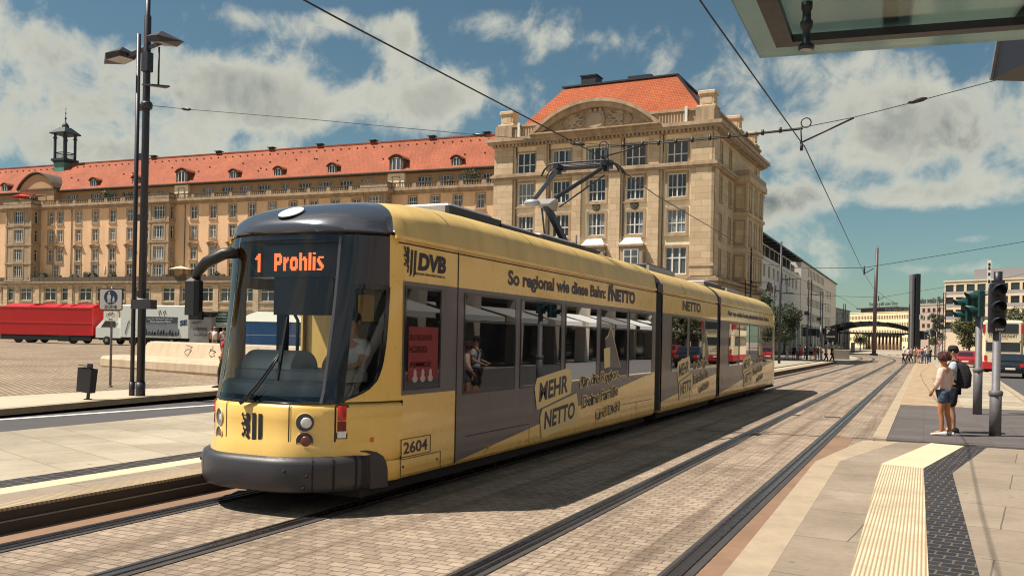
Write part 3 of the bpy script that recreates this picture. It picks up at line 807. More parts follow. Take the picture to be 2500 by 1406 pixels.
# open lantern on the ridge
LS = .46; LANX = Matrix.Translation((-94.6, 6.8, 0)) @ Matrix.Diagonal((LS, LS, 1, 1)); cx, cy = 0.0, 0.0
mb = MB(); mb.xf = LANX
hw = 3.3
mb.loft([[(cx - 3.0, cy - 3.0, 31.6), (cx + 3.0, cy - 3.0, 31.6), (cx + 3.0, cy + 3.0, 31.6), (cx - 3.0, cy + 3.0, 31.6)], [(cx - hw + .3, cy - hw + .3, 34.3), (cx + hw - .3, cy - hw + .3, 34.3), (cx + hw - .3, cy + hw - .3, 34.3), (cx - hw + .3, cy + hw - .3, 34.3)]], 0, False, True, True)
lan = mb.build('roof_lantern', M_copper, WING)
mb = MB(); mb.xf = LANX; mb.box(cx - hw - .5, cx + hw + .5, cy - hw - .5, cy + hw + .5, 34.3, 34.75); mb.box(cx - hw, cx + hw, cy - hw, cy + hw, 34.0, 34.3); mb.build('platform', M_copper_dk, lan)
for sx in (-1, 1):
    for sy in (-1, 1):
        mb = MB(); mb.xf = LANX; mb.cbox(cx + sx * 2.7 - .45, cx + sx * 2.7 + .45, cy + sy * 2.7 - .45, cy + sy * 2.7 + .45, 34.75, 39.6, .1); mb.box(cx + sx * 2.7 - .6, cx + sx * 2.7 + .6, cy + sy * 2.7 - .6, cy + sy * 2.7 + .6, 38.7, 39.0); mb.build('column', M_copper_dk, lan)
mb = MB(); mb.xf = LANX
for q in (-1, 1):
    mb.box(cx - 2.3, cx + 2.3, cy + q * 2.7 - .05, cy + q * 2.7 + .05, 35.9, 36.05); mb.box(cx + q * 2.7 - .05, cx + q * 2.7 + .05, cy - 2.3, cy + 2.3, 35.9, 36.05)
    for k in range(12):
        x = -2.2 + k * .4; mb.bar((cx + x, cy + q * 2.7, 34.75), (cx + x + .3, cy + q * 2.7, 35.9), .05, .05); mb.bar((cx + q * 2.7, cy + x, 34.75), (cx + q * 2.7, cy + x + .3, 35.9), .05, .05)
mb.build('railing', M_copper_dk, lan)
mb = MB(); mb.xf = LANX
sq = lambda h, z: [(cx - h, cy - h, z), (cx + h, cy - h, z), (cx + h, cy + h, z), (cx - h, cy + h, z)]
mb.loft([sq(4.3, 39.6), sq(4.35, 39.8), sq(2.8, 40.5), sq(1.6, 41.0)], 0, False, True, True)
mb.lathe((cx, cy, 41.0), [(1.5, 0), (1.35, .45), (.8, .8), (.3, 1.05), (.16, 1.5), (.45, 1.75), (.16, 2.1), (.1, 2.5), (.28, 2.8), (.08, 3.1), (.05, 4.3)], 12)
mb.bar((cx - .35, cy, 44.7), (cx + .35, cy, 44.7), .06, .06); mb.build('lantern_roof', M_copper_dk, lan)
for x in (-84.9, -58.6, -34.0):
    mb = MB(); mb.tube([(x, -.1, 10.4), (x, -.1, 24.0)], .07, 6); mb.build('downpipe', M_dark_stone, WING)

# ================================================================ CORNER TOWER BLOCK
p1 = at(1215, 840, 90.0)
TW = thing('corner_building', 'tall sandstone corner block with orange mansard roof and carved arched pediment', 'building', (p1.x, p1.y, 0), R(-2))
LX, RX, DP = -.4, 21.3, 20.4
win_kind('t_top', 1.95, 2.0, lights=3, transom=.4, border=.14, bars=False, sill=False)
win_kind('t_two', 1.75, 2.15, lights=2, transom=.42, border=.22, thick=.08)
win_kind('t_low', 2.0, 2.5, lights=3, transom=.6, border=.18, thick=.10, bars=False, mp=M_pane_d)
win_kind('t_bay', 1.5, 2.1, lights=2, transom=.62, border=.18, thick=.09, bars=False, mp=M_pane_d)
win_kind('t_slim', .8, 2.1, lights=1, transom=.45, border=.16, thick=.07, bars=False, mp=M_pane_d)
cols = [2.8, 6.55, 10.25, 14.05, 18.05]
holes = []
for x in cols:
    holes.append(put_window(TW, 't_top', x, 19.0)); holes.append(put_window(TW, 't_two', x, 15.95)); holes.append(put_window(TW, 't_two', x, 12.7))
holes.append(put_window(TW, 't_low', 18.05, 9.1))
mb = MB(); wall_holes(mb, LX, RX, 7.6, 20.6, holes, depth=.3); mb.build('front_wall', M_plaster_t, TW)
for x in cols[:4]:
    mb = MB(); mb.box(x - 1.05, x + 1.05, -.75, -.001, 7.7, 10.45); mb.box(x - 1.2, x + 1.2, -.9, -.001, 10.45, 10.65); b = mb.build('oriel', M_trim, TW)
    mb = MB(); mb.loft([[(x - 1.15, -.85, 10.65), (x + 1.15, -.85, 10.65), (x + 1.15, -.01, 10.65), (x - 1.15, -.01, 10.65)], [(x - .75, -.4, 11.25), (x + .75, -.4, 11.25), (x + .75, -.01, 11.25), (x - .75, -.01, 11.25)]], 0, False, True, True); mb.build('oriel_roof', M_zinc, b)
    mb = MB(); mb.box(x - .72, x + .72, -.80, -.752, 7.95, 10.2)
    for q in (-1, 1): mb.box(x + q * 1.0 - .06, x + q * 1.0 + .12, -.6, -.2, 8.0, 10.1)
    mb.build('frame', M_frame_w, b)
    mb = MB()
    for q in (-1, 1):
        for z0, z1 in ((8.05, 8.75), (8.83, 9.45), (9.55, 10.1)): mb.box(x + q * .35 - .28, x + q * .35 + .28, -.815, -.802, z0, z1)
    mb.box(x + 1.1, x + 1.13, -.52, -.28, 8.1, 10.0)
    mb.build('pane', M_pane_d, b)
# pilasters
mb = MB()
for x0, x1 in ((LX - .25, 1.45), (4.0, 5.1), (7.85, 8.75), (11.6, 12.7), (15.4, 16.45), (19.4, RX + .25)):
    mb.box(x0, x1, -.32, -.002, 7.7, 17.4); mb.box(x0 + .02, x1 - .02, -.30, -.003, 17.95, 20.7)
    mb.box(x0 - .05, x1 + .05, -.40, -.001, 8.55, 8.8)
    mb.prism([(x0 + .15, -.325, 17.4), (x1 - .15, -.325, 17.4), ((x0 + x1) / 2, -.325, 16.2)], (0, .02, 0))
mb.box(RX - .001, RX + .25, -.32, 1.5, 7.7, 17.4); mb.box(RX - .001, RX + .22, -.30, 1.5, 17.95, 20.7)
mb.build('pilasters', M_ashlar, TW)
for x in (10.25, 14.05):
    mb = MB(); mb.xf = Matrix.Translation((x, 0, 14.35)) @ Matrix.Rotation(R(90), 4, 'X'); mb.lathe((0, 0, 0), [(.42, .0), (.42, .08), (.3, .14), (.22, .08), (.08, .16)], 14); mb.build('rosette', M_dark_stone, TW)
# right-hand street front
sw = [(3.0, 16.4), (3.0, 12.4), (3.0, 19.2), (3.0, 9.2)]
SIDE = Matrix.Translation((RX, 0, 0)) @ Matrix.Rotation(R(90), 4, 'Z')
mb = MB(); mb.xf = SIDE
sh = [(y, z, .8, 2.1) for y in (3.0, 6.6, 18.2) for z in (9.2, 12.5, 15.9, 19.1)]
wall_holes(mb, 0, DP, 7.6, 20.6, sh); mb.build('side_wall', M_ashlar, TW)
for y, z, _, _ in sh: put_window(TW, 't_slim', RX, z, y, R(90))
mb = MB(); mb.box(RX - .01, RX + 1.3, 8.4, 16.2, 7.6, 17.6); mb.box(RX, RX + 1.6, 8.1, 16.5, 17.3, 17.9)
for z in (10.6, 14.1): mb.box(RX, RX + 1.45, 8.3, 16.3, z, z + .3)
bb = mb.build('bay_tower', M_ashlar, TW)
for z in (9.1, 12.5, 15.9):
    for y in (9.8, 12.3, 14.8): put_window(TW, 't_slim', RX + 1.302, z, y, R(90), 'bay_window')
    put_window(TW, 't_slim', RX + .62, z, 8.398, 0, 'bay_window')
mb = MB(); mb.box(RX + .2, RX + 1.5, 8.2, 8.3, 17.9, 18.5); mb.box(RX + 1.4, RX + 1.5, 8.3, 16.4, 17.9, 18.5); mb.box(RX + .2, RX + 1.5, 16.3, 16.4, 17.9, 18.5); mb.build('bay_railing', M_trim, bb)
# base storeys
ah = [(x, 3.0, 2.6, 5.6) for x in (2.0, 6.2, 10.4, 14.6, 18.8)]
mb = MB(); wall_holes(mb, LX - .3, RX + .3, 0, 6.9, ah, y=-.3, depth=1.2)
mb.xf = Matrix.Translation((RX + .3, -.3, 0)) @ Matrix.Rotation(R(90), 4, 'Z'); wall_holes(mb, 0, DP, 0, 6.9, [(y, 3.0, 2.6, 5.6) for y in (2.6, 7, 11.4, 15.8)], depth=1.2); mb.xf = None
mb.box(LX, RX - 1.2, 1.4, 1.5, 0, 6.9); mb.box(RX - 1.3, RX - 1.2, 1.4, DP, 0, 6.9)
mb.build('arcade_wall', M_ashlar, TW)
mb = MB(); mb.box(LX - .5, RX + .5, -.5, DP, 6.9, 7.2); mb.box(LX - .9, RX + .9, -.9, DP, 7.2, 7.45); mb.box(LX - .6, RX + .6, -.6, DP, 7.45, 7.62); mb.build('base_cornice', M_corn, TW)
mb = MB(); mb.box(LX - .42, RX + .42, -.42, DP + .3, 17.4, 17.6); mb.box(LX - .55, RX + .55, -.55, DP + .3, 17.6, 17.8); mb.box(LX - .4, RX + .4, -.4, DP + .3, 17.8, 17.95)
for k in range(2):
    pass
mb.build('belt_cornice', M_corn, TW)
mb = MB(); mb.box(LX - .4, RX + .4, -.42, DP + .2, 20.6, 20.85); mb.box(LX - .75, RX + .75, -.8, DP + .5, 20.85, 21.1); mb.box(LX - .95, RX + .95, -.95, DP + .9, 21.1, 21.42)
for k in range(56):
    x = LX - .1 + k * .40; mb.box(x, x + .2, -.72, -.42, 20.62, 20.849)
for k in range(48):
    y = .1 + k * .42; mb.box(RX + .4, RX + .7, y, y + .2, 20.62, 20.849)
mb.build('main_cornice', M_corn, TW)
# parapet with fluted panels
mb = MB(); mb.box(LX, RX, -.15, .5, 21.42, 22.55); mb.box(RX - .65, RX, .5, DP, 21.42, 22.55); mb.box(LX, LX + .65, .5, DP, 21.42, 22.55)
mb.box(LX - .15, RX + .15, -.32, .6, 22.55, 22.78); mb.box(RX - .8, RX + .15, .6, DP, 22.55, 22.78); mb.box(LX - .15, LX + .8, .6, DP, 22.55, 22.78)
for x0, x1 in ((LX - .12, 1.3), (19.75, RX + .12)): mb.box(x0, x1, -.38, .5, 21.43, 22.545)
for x0, x1 in ((1.6, 3.9), (16.3, 19.6)):
    n = int((x1 - x0) / .28)
    for k in range(n): mb.box(x0 + k * .28, x0 + k * .28 + .14, -.24, -.151, 21.6, 22.4)
mb.box(RX + .001, RX + .12, .5, 2, 21.43, 22.545)
for k in range(40): mb.box(RX, RX + .09, 2.4 + k * .42, 2.6 + k * .42, 21.6, 22.4)
mb.build('parapet', M_corn, TW)
# segmental pediment with carved arms
cx, RO, zc = 10.15, 8.95, 15.4
def arc_pts(r, zmin, n=26):
    a = math.acos(min(1, (zmin - zc) / r)); return [(cx + r * math.sin(-a + 2 * a * i / n), zc + r * math.cos(-a + 2 * a * i / n)) for i in range(n + 1)]
o_ = arc_pts(RO, 21.43); i_ = arc_pts(RO - .72, 21.43); m_ = arc_pts(RO - .3, 21.43)
mb = MB()
mb.loft([[(x, -.95, z) for x, z in m_ + i_[::-1]], [(x, 3.5, z) for x, z in m_ + i_[::-1]]], 0, False, True, True)
mb.loft([[(x, -1.25, z) for x, z in o_ + m_[::-1]], [(x, 3.9, z) for x, z in o_ + m_[::-1]]], 0, False, True, True)
mb.box(cx - 6.4, cx + 6.4, -1.35, -.2, 21.425, 21.55, 0)
ped = mb.build('pediment', M_corn, TW)
mb = MB(); mb.prism([(x, -.28, z) for x, z in i_], (0, .3, 0)); mb.build('tympanum', M_relief, ped)
LION = [(190, 305), (205, 318), (235, 322), (258, 318), (252, 350), (240, 385), (262, 425), (298, 480), (330, 470), (372, 468), (345, 440), (358, 405), (325, 405), (290, 412), (272, 385), (300, 360), (320, 385), (340, 365), (330, 335), (372, 325), (400, 315), (440, 328), (472, 350), (495, 395), (505, 455), (500, 530), (480, 580), (455, 605), (492, 612), (495, 700), (494, 800), (492, 870), (470, 885), (445, 880), (450, 930), (470, 970), (495, 968), (494, 1040), (478, 1100), (455, 1165), (475, 1215), (430, 1212), (390, 1230), (385, 1180), (365, 1120), (400, 1122), (425, 1130), (418, 1060), (420, 1010), (385, 1040), (345, 1005), (330, 965), (362, 950), (385, 900), (380, 850), (335, 845), (345, 890), (310, 935), (265, 965), (262, 1018), (225, 990), (188, 990), (192, 945), (205, 885), (235, 905), (258, 895), (268, 830), (225, 775), (240, 728), (272, 735), (290, 775), (330, 780), (350, 740), (325, 690), (290, 668), (240, 672), (218, 712), (195, 670), (155, 635), (185, 610), (203, 555), (225, 600), (250, 600), (270, 560), (275, 515), (232, 520), (215, 450), (212, 405), (170, 405), (178, 360)]
LION = [((x - 155) / 350.0, 1 - (y - 305) / 925.0) for x, y in LION]   # unit-ish outline, rampant to the left
mb = MB(); mb2 = MB()
poly_flat(mb, [(0, .1), (.5, -.08), (1, .1), (1.04, .6), (.96, 1.0), (.5, 1.06), (.04, 1.0), (-.04, .6)], (cx - .85, -.3, 21.6), (1.7, 0, 0), (0, 0, 1.6), depth=.22)
poly_flat(mb, [(.1, .2), (.5, .05), (.9, .2), (.92, .6), (.86, .9), (.5, .95), (.14, .9), (.08, .6)], (cx - .85, -.53, 21.6), (1.7, 0, 0), (0, 0, 1.6), depth=.08)
for k in range(3): mb.lathe((cx - .5 + .5 * k, -.45, 23.2), [(.18, 0), (.22, .3), (.1, .45)], 8)
mb.build('shield_relief', M_relief, ped)
for q in (-1, 1):
    m3 = MB(); pts = [(a, b) for a, b in LION]
    if q < 0: pts = [(1 - a, b) for a, b in pts][::-1]
    poly_flat(m3, [(a * 1.0, b) for a, b in pts], (cx + q * 1.95 - .85, -.3, 21.55), (1.7, 0, 0), (0, 0, 1.7), depth=.13)
    m3.tube([(cx + q * 3.2, -.38, 21.9), (cx + q * 3.6, -.38, 22.3), (cx + q * 3.3, -.38, 22.8), (cx + q * 3.6, -.38, 23.0)], .09, 6)
    m3.build('lion_relief', M_relief, ped)
mb = MB()
for k in range(7): mb.ball((cx - 3 + k * 1.0 + .2 * math.sin(k * 5), -.35, 21.62), (.5, .1, .14))
mb.build('scroll_relief', M_relief, ped)
# mansard roof
mb = MB()
base = [(.7, 1.9, 22.75), (20.0, 1.9, 22.75), (20.0, DP - .5, 22.75), (.7, DP - .5, 22.75)]
top_ = [(3.95, 6.4, 27.85), (15.9, 6.4, 27.85), (15.9, 14, 27.85), (3.95, 14, 27.85)]
mb.loft([base, top_], 0, False, False, True); rf = mb.build('roof', M_tile2, TW)
mb = MB(); mb.box(3.7, 16.1, 6.2, 14.2, 27.86, 28.02); 
mb.bar((15.95, 6.45, 27.95), (20.05, 1.9, 22.85), .22, .12); mb.build('roof_edge', M_sheet, rf)
mb = MB(); mb.cbox(5.3, 7.0, 7.5, 9.2, 28.02, 29.3, .05); mb.box(5.2, 7.1, 7.4, 9.3, 29.2, 29.32); mb.build('roof_cabin', M_sheet, rf)
mb = MB(); mb.box(7.6, 9.2, 7.6, 10, 28.02, 28.45); mb.box(10.4, 12.9, 7.6, 10, 28.02, 28.7); mb.box(9.2, 10.4, 7.8, 9.6, 28.02, 28.3); mb.build('roof_plant', M_sheet, rf)
for x0, y0 in ((-.1, .0), (20.0, 0.0), (20.0, 17.5), (20.0, 10.0)):
    mb = MB(); mb.cbox(x0 - .25, x0 + 1.55, y0 - .25, y0 + 1.45, 22.78, 22.95, .05); mb.box(x0, x0 + 1.3, y0, y0 + 1.2, 22.95, 24.0); mb.cbox(x0 - .14, x0 + 1.44, y0 - .14, y0 + 1.34, 24.0, 24.3, .06); mb.box(x0 + .2, x0 + 1.1, y0 - .03, y0 - .001, 23.1, 23.8); mb.build('corner_pier', M_ashlar, TW)
for x in (2.1, 18.9):
    mb = MB(); mb.box(x - .12, x + .12, -.5, -.38, 21.5, 22.9); mb.build('antenna_panel', M_zinc, TW)
mb = MB(); mb.box(LX + .3, RX - .3, .3, DP - .2, 20.5, 22.7); mb.box(LX, LX + .1, 0, DP, 0, 21); mb.box(LX, RX, DP - .1, DP, 0, 21); mb.build('core_wall', M_plaster_t, TW)
for x in (1.75, 5.35, 12.95, 16.75):
    mb = MB(); mb.tube([(x, -.12, 7.7), (x, -.12, 20.6)], .06, 6); mb.build('downpipe', M_dark_stone, TW)
# ================================================================ MODERN AND FAR BUILDINGS
M_white_clad = stone_mat('pale_stone_cladding', (.70, .65, .60), (.64, .59, .54), (.5, .46, .42), 1.2, .6, .008, axes='XZ', var=.07, bump=.1)
M_pale = mat('pale_render', (.70, .64, .56), .9, var=.08, vscale=.2)
M_cream = mat('cream_facade', (.80, .66, .42), .9, var=.06, vscale=.2)
M_pinkish = mat('pinkish_facade', (.42, .32, .26), .9, var=.1, vscale=.2)
M_beige = mat('beige_facade', (.62, .50, .35), .9, var=.08, vscale=.2)
M_dkglass = mat('dark_facade_glass', (.02, .024, .03), .08, spec=.8)
M_bluglass = mat('blue_facade_glass', (.10, .15, .18), .1, spec=.8, var=.2, vscale=.3)
M_steel_d = mat('dark_painted_steel', (.030, .031, .040), .45, .4, var=.2, vscale=3)
M_galv = mat('galvanised_steel', (.15, .145, .155), .6, .25, var=.3, vscale=6, bump=.1)
M_red_sign = mat('red_sign', (.35, .03, .03), .5)
M_black_p = mat('black_plastic', (.012, .012, .016), .45)
M_white_p = mat('white_plastic', (.78, .76, .70), .45)

# pale department store (street front looks to +x)
win_kind('m_tall', 1.5, 1.5, lights=1, transom=0, surround=False, mf=M_frame_d, mp=M_pane_d, depth=.25)
win_kind('m_top', 3.2, 1.5, lights=3, transom=0, surround=False, mf=M_frame_d, mp=M_dkglass, depth=.2)
win_kind('m_slim', 1.3, 1.45, lights=2, transom=0, surround=False, mf=M_frame_d, mp=M_pane_d, depth=.25)
B1 = thing('department_store', 'pale grey flat roofed department store beyond the sandstone corner block', 'building', (-24.05, 134.4, -.557), R(90))
B1.scale = (1.30,) * 3
holes = [put_window(B1, 'm_tall', 4.4 + k * 3.85 * .98, 10.85) for k in range(11)]
mb = MB(); wall_holes(mb, 0, 47.2, 5.5, 12.6, holes + [(20.2, 6.6, 12.0, 2.0)], depth=.3)
mb.face([(0, 0, 5.5), (0, 14, 5.5), (0, 14, 14.9), (0, 0, 14.9)]); mb.face([(47.2, 0, 5.5), (47.2, 25, 5.5), (47.2, 25, 12.6), (47.2, 0, 12.6)])
mb.box(0, 47.2, .01, 25, 5.2, 5.5); mb.face([(0, 0, 12.6), (47.2, 0, 12.6), (47.2, 3, 12.6), (0, 3, 12.6)])
mb.face([(0, 0, 12.6), (5.5, 0, 12.6), (5.5, 0, 14.9), (0, 0, 14.9)]); mb.face([(5.5, 0, 12.6), (5.5, 6, 12.6), (5.5, 6, 14.9), (5.5, 0, 14.9)]); mb.face([(0, 0, 14.9), (5.5, 0, 14.9), (5.5, 14, 14.9), (0, 14, 14.9)])
mb.build('wall', M_white_clad, B1)
mb = MB(); mb.box(5.5, 43.5, 1.0, 8, 12.6, 14.75); mb.build('set_back_storey', M_pale, B1)
for k in range(9): put_window(B1, 'm_top', 8.0 + k * 4.0, 13.75, .79, name='terrace_window')
mb = MB(); mb.box(5.5, 46.5, -.6, 9, 14.82, 15.02)
for k in range(11): mb.box(6 + k * 3.9, 6.12 + k * 3.9, -.55, 1, 14.66, 14.82)
mb.build('roof_slab', M_steel_d, B1)
mb = MB(); mb.box(14.2, 16.6, -.55, -.01, 5.6, 7.6); mb.build('shop_window', M_dkglass, B1)
mb = MB(); mb.box(16.6, 26.2, -.5, .25, 5.6, 7.55, 0)
for k in range(6): mb.box(16.6 + k * 1.9, 16.75 + k * 1.9, -.56, -.501, 5.6, 7.55, 1)
mb.build('shop_window', [mat('pale_window_blind', (.5, .55, .53), .15, spec=.7), M_frame_w], B1)
mb = MB(); add_text(mb, 'Mälzerei', (13.7, -.12, 8.35), (6.9, 0, 0), (0, 0, 1.15), 0, bold=.03, shear=.35, depth=.1); mb.build('lettering', mat('plum_sign', (.09, .02, .04), .5), B1)
mb = MB(); mb.box(0, 47, 3.0, 3.2, 0, 5.2)
mb.build('arcade_glazing', M_dkglass, B1)
for k in range(10):
    mb = MB(); mb.cbox(1.0 + k * 5.0, 1.6 + k * 5.0, .3, .9, 0, 5.2, .04); mb.build('column', M_pale, B1)
B2 = thing('office_building', 'pale office building with four storeys of dark slim windows at the street end', 'building', (-24.05, 196.8, -.557), R(90))
B2.scale = (1.30,) * 3
holes = []
for r_, (z, x0, x1, n) in enumerate(((14.0 - .15, 9, 36, 12), (11.75, 8, 34, 14), (8.95, 8, 34, 13), (6.3, 8, 34, 13))):
    for k in range(n): holes.append(put_window(B2, 'm_slim', x0 + (x1 - x0) * (k + .5) / n, z))
for z in (11.75, 8.95, 6.3):
    for k in range(4): holes.append(put_window(B2, 'm_slim', 40 + 3.1 * k, z))
mb = MB(); wall_holes(mb, 0, 62, 4.9, 15.0, holes, depth=.3); mb.face([(0, 0, 0), (0, 20, 0), (0, 20, 15.0), (0, 0, 15.0)]); mb.face([(0, 0, 15), (62, 0, 15), (62, 20, 15), (0, 20, 15)]); mb.face([(62, 0, 0), (62, 20, 0), (62, 20, 15), (62, 0, 15)]); mb.build('wall', M_pale, B2)
mb = MB(); mb.box(.1, 62, 1.5, 1.6, 0, 4.9); mb.build('shop_glazing', M_dkglass, B2)
mb = MB()
for k in range(14): mb.box(.2 + k * 4.7, 1.2 + k * 4.7, .02, .6, 0, 4.9)
mb.build('piers', M_pale, B2)
mb = MB(); mb.box(-.3, 62.2, -.3, 1, 15.0, 15.2); mb.box(-4, -.3, 1, 8, 0, 14.2); mb.build('roof_slab', M_steel_d, B2)

# far office range closing the street
def plain_block(name, label, A, Bp, depth, z1, rows, m, nwin, wkey_w, wkey_h, pane=M_dkglass, z0=0.0, extra=None, group=None):
    """A, Bp: ground points of the front, left to right"""
    d = Bp - A; L = d.xy.length; ang = math.atan2(d.y, d.x)
    t = thing(name, label, 'building', (A.x, A.y, 0), ang)
    hs = []
    mp = MB(); mp.face([(-wkey_w / 2, .25, -wkey_h / 2), (wkey_w / 2, .25, -wkey_h / 2), (wkey_w / 2, .25, wkey_h / 2), (-wkey_w / 2, .25, wkey_h / 2)])
    me = mp.mesh('window', pane)
    total = len(rows) * nwin
    for z in rows:
        for k in range(nwin):
            x = L * (k + .5) / nwin; hs.append((x, z, wkey_w, wkey_h))
            if total <= 130:
                o = bpy.data.objects.new('window', me); COL.objects.link(o); o.parent = t; o.location = (x, 0, z)
    if total > 130:
        mp = MB()
        for x, z, w, h in hs: mp.face([(x - w / 2, .25, z - h / 2), (x + w / 2, .25, z - h / 2), (x + w / 2, .25, z + h / 2), (x - w / 2, .25, z + h / 2)])
        o = mp.build('windows', pane, t); o['kind'] = 'stuff'
    mb = MB(); wall_holes(mb, 0, L, z0, z1, hs, depth=.28)
    mb.face([(0, 0, z0), (0, depth, z0), (0, depth, z1), (0, 0, z1)]); mb.face([(L, 0, z0), (L, depth, z0), (L, depth, z1), (L, 0, z1)]); mb.face([(0, 0, z1), (L, 0, z1), (L, depth, z1), (0, depth, z1)])
    mb.build('wall', m, t)
    mb = MB(); mb.box(-.2, L + .2, -.25, .3, z1 - .002, z1 + .35); mb.build('parapet', m, t)
    if extra: extra(t, L)
    return t
M_letter = mat('roof_letters', (.06, .055, .055), .5)
def ex1(t, L):
    mb = MB()
    mb.box(8, L * .72, 3, 12, 18.9, 21.6); mb.box(6, L * .75, 1.5, 13, 21.6, 22.2)
    mb.build('penthouse', M_steel_d, t)
    mb = MB(); add_text(mb, 'Dresden grüßt seine Gäste', (L * .32, 2.2, 22.6), (L * .44, 0, 0), (0, 0, 2.6), 0, bold=.0, spacing=1.2, depth=.2)
    mb.bar((L * .32, 2.3, 22.5), (L * .76, 2.3, 22.5), .15, .15); add_text(mb, 'für die Lieben Ihr Leben', (L * .62, .1, 19.7), (L * .36, 0, 0), (0, 0, 2.2), 0, bold=.03, depth=.2); mb.build('lettering', M_letter, t)
a, b = at(2068, 800, 520), at(2222, 800, 470)
FO = plain_block('office_range', 'long cream office range with rows of narrow windows and lettering on its roof', a, b, 30, 19.2, (16.6, 12.6, 8.6, 4.6), M_cream, 40, .75 * (b - a).length / 40 * .7, 2.2, extra=ex1)
def ex2(t, L):
    mb = MB(); add_text(mb, 'wie eine weite Reise', (.5, .3, 21.4), (L * .95, 0, 0), (0, 0, 2.9), 0, bold=.03, shear=.3, depth=.2); mb.build('lettering', M_letter, t)
a, b = at(2224, 800, 430), at(2312, 800, 410)
plain_block('apartment_block', 'pinkish slab block with small dark windows and roof lettering behind the twin dark pillars', a, b, 30, 20.6, (18.2, 14.6, 11, 7.6), M_pinkish, 7, 1.7, 1.9, extra=ex2)
def ex3(t, L):
    mb = MB(); mb.box(L * .26, L, 4, 14, 20.0, 23.4); mb.build('roof_storey', mat('grey_roof_storey', (.24, .23, .24), .8), t)
    mb = MB()
    for z in (17.7, 14.2, 10.7, 7.2):
        for k in range(8): mb.box(L * (k + .5) / 8 - 1.45, L * (k + .5) / 8 + 1.45, -.05, .1, z - 1.35, z - .55)
    mb.build('sill_panels', mat('grey_panel', (.3, .28, .27), .7), t)
a, b = at(2304, 800, 256), at(2520, 800, 236)
plain_block('office_block', 'beige six storey office block with large square windows at the right', a, b, 24, 19.9, (17.8, 14.3, 10.8, 7.3), M_beige, 8, 2.3, 2.5, extra=ex3)
a, b = at(2036, 800, 300), at(2074, 800, 330)
GB = plain_block('glass_tower', 'dark glazed block with grey bands between the office fronts', a, b, 20, 13.6, (11.6, 8.9), mat('grey_band', (.13, .14, .16), .6), 3, 1.5, 1.7, pane=M_bluglass)
# row of pale columns under the far range
a, b = at(2110, 800, 330), at(2196, 800, 320)
d = b - a; L = d.xy.length
CO = thing('colonnade', 'pale colonnade with dark red panels behind the tram stop roof', 'building', (a.x, a.y, 0), math.atan2(d.y, d.x))
mb = MB(); mb.box(0, L, 1.0, 2.0, 0, 5.2); mb.build('back_wall', mat('dark_red_panel', (.10, .04, .04), .6), CO)
mb = MB(); mb.box(-.5, L + .5, -.6, 3, 5.2, 5.9); mb.build('beam', M_steel_d, CO)
for k in range(11):
    mb = MB(); mb.tube([(L * k / 10, 0, 0), (L * k / 10, 0, 5.2)], .28, 8); mb.build('column', M_cream, CO)

# ================================================================ TRAM STOP ROOF, PILLARS, MAST
SP = at(2052, 840, 165)
c0 = Vector((SP.x, 168, 0))
ST = thing('tram_stop_shelter', 'large dark steel tram stop roof with sloping ribs across the tracks', 'tram stop', (-9.5, 168, 0))
mb = MB()
arch = lambda x: 3.7 + 1.9 * (1 - ((x - .5) / 8.5) ** 2)
X_ = [-8 + 17 * k / 12 for k in range(13)]
for y in (0, 6, 12, 18):
    for xa, xb in zip(X_, X_[1:]): mb.bar((xa, y, arch(xa)), (xb, y, arch(xb)), .3, .5)
for k in range(0, 13, 1): mb.bar((X_[k], -1, arch(X_[k]) + .2), (X_[k], 19, arch(X_[k]) + .2), .14, .2)
mb.build('roof_ribs', M_steel_d, ST)
mb = MB()
for xa, xb in zip(X_[:4], X_[1:5]): mb.face([(xa, -1, arch(xa) + .35), (xb, -1, arch(xb) + .35), (xb, 19, arch(xb) + .35), (xa, 19, arch(xa) + .35)])
for xa, xb in zip(X_[8:], X_[9:]): mb.face([(xa, -1, arch(xa) + .35), (xb, -1, arch(xb) + .35), (xb, 19, arch(xb) + .35), (xa, 19, arch(xa) + .35)])
mb.build('roof_panels', M_steel_d, ST)
for x in (-7.4, 8.4):
    for y in (.5, 9, 17.5):
        mb = MB(); mb.bar((x, y, 0), (x, y, arch(x)), .25, .25); mb.build('post', M_steel_d, ST)
mb = MB(); mb.box(-8, 9, -.2, -.05, 3.6, 3.9); mb.box(-9.6, -8.1, -.4, 18, 3.2, 4.4); mb.box(8.2, 9.2, -.4, 16, 2.9, 4.3); mb.build('fascia', M_steel_d, ST)
for k in range(9):
    mb = MB(); x = -7.0 + (k % 3) * 1.7; y = 2 + (k // 3) * 5; mb.bar((x, y, 0), (x, y, 4.2), .14, .14); mb.build('post', M_steel_d, ST)
for k in range(4):
    mb = MB(); mb.cbox(-6.6 + k * 1.1, -5.9 + k * 1.1, 3 + k * 3, 3.2 + k * 3, .3, 2.1, .03); mb.box(-6.55 + k * 1.1, -5.95 + k * 1.1, 2.98 + k * 3, 2.999 + k * 3, .5, 1.95, 1); mb.build('notice_board', [M_steel_d, M_pale], ST)
def twin(u, D, z1, w, dd, m): 
    p = at(u, 840, D); return p
pp = at(2231, 840, 150)
OB = thing('twin_pillar', 'pair of tall dark slabs standing upright behind the waiting crowd', 'pillar', (pp.x, pp.y, 0), PSI)
mb = MB(); mb.cbox(.05, .72, -.5, .9, 0, 13.7, .03); mb.build('slab', M_steel_d, OB)
mb = MB(); mb.cbox(-.60, -.22, -.3, .9, 0, 13.6, .03); mb.build('slab', mat('grey_slab', (.16, .155, .165), .6), OB)
mb = MB(); mb.box(-.22, .05, .2, .5, .5, 13.4); mb.build('web', mat('pale_steel', (.4, .4, .42), .4, .5), OB)
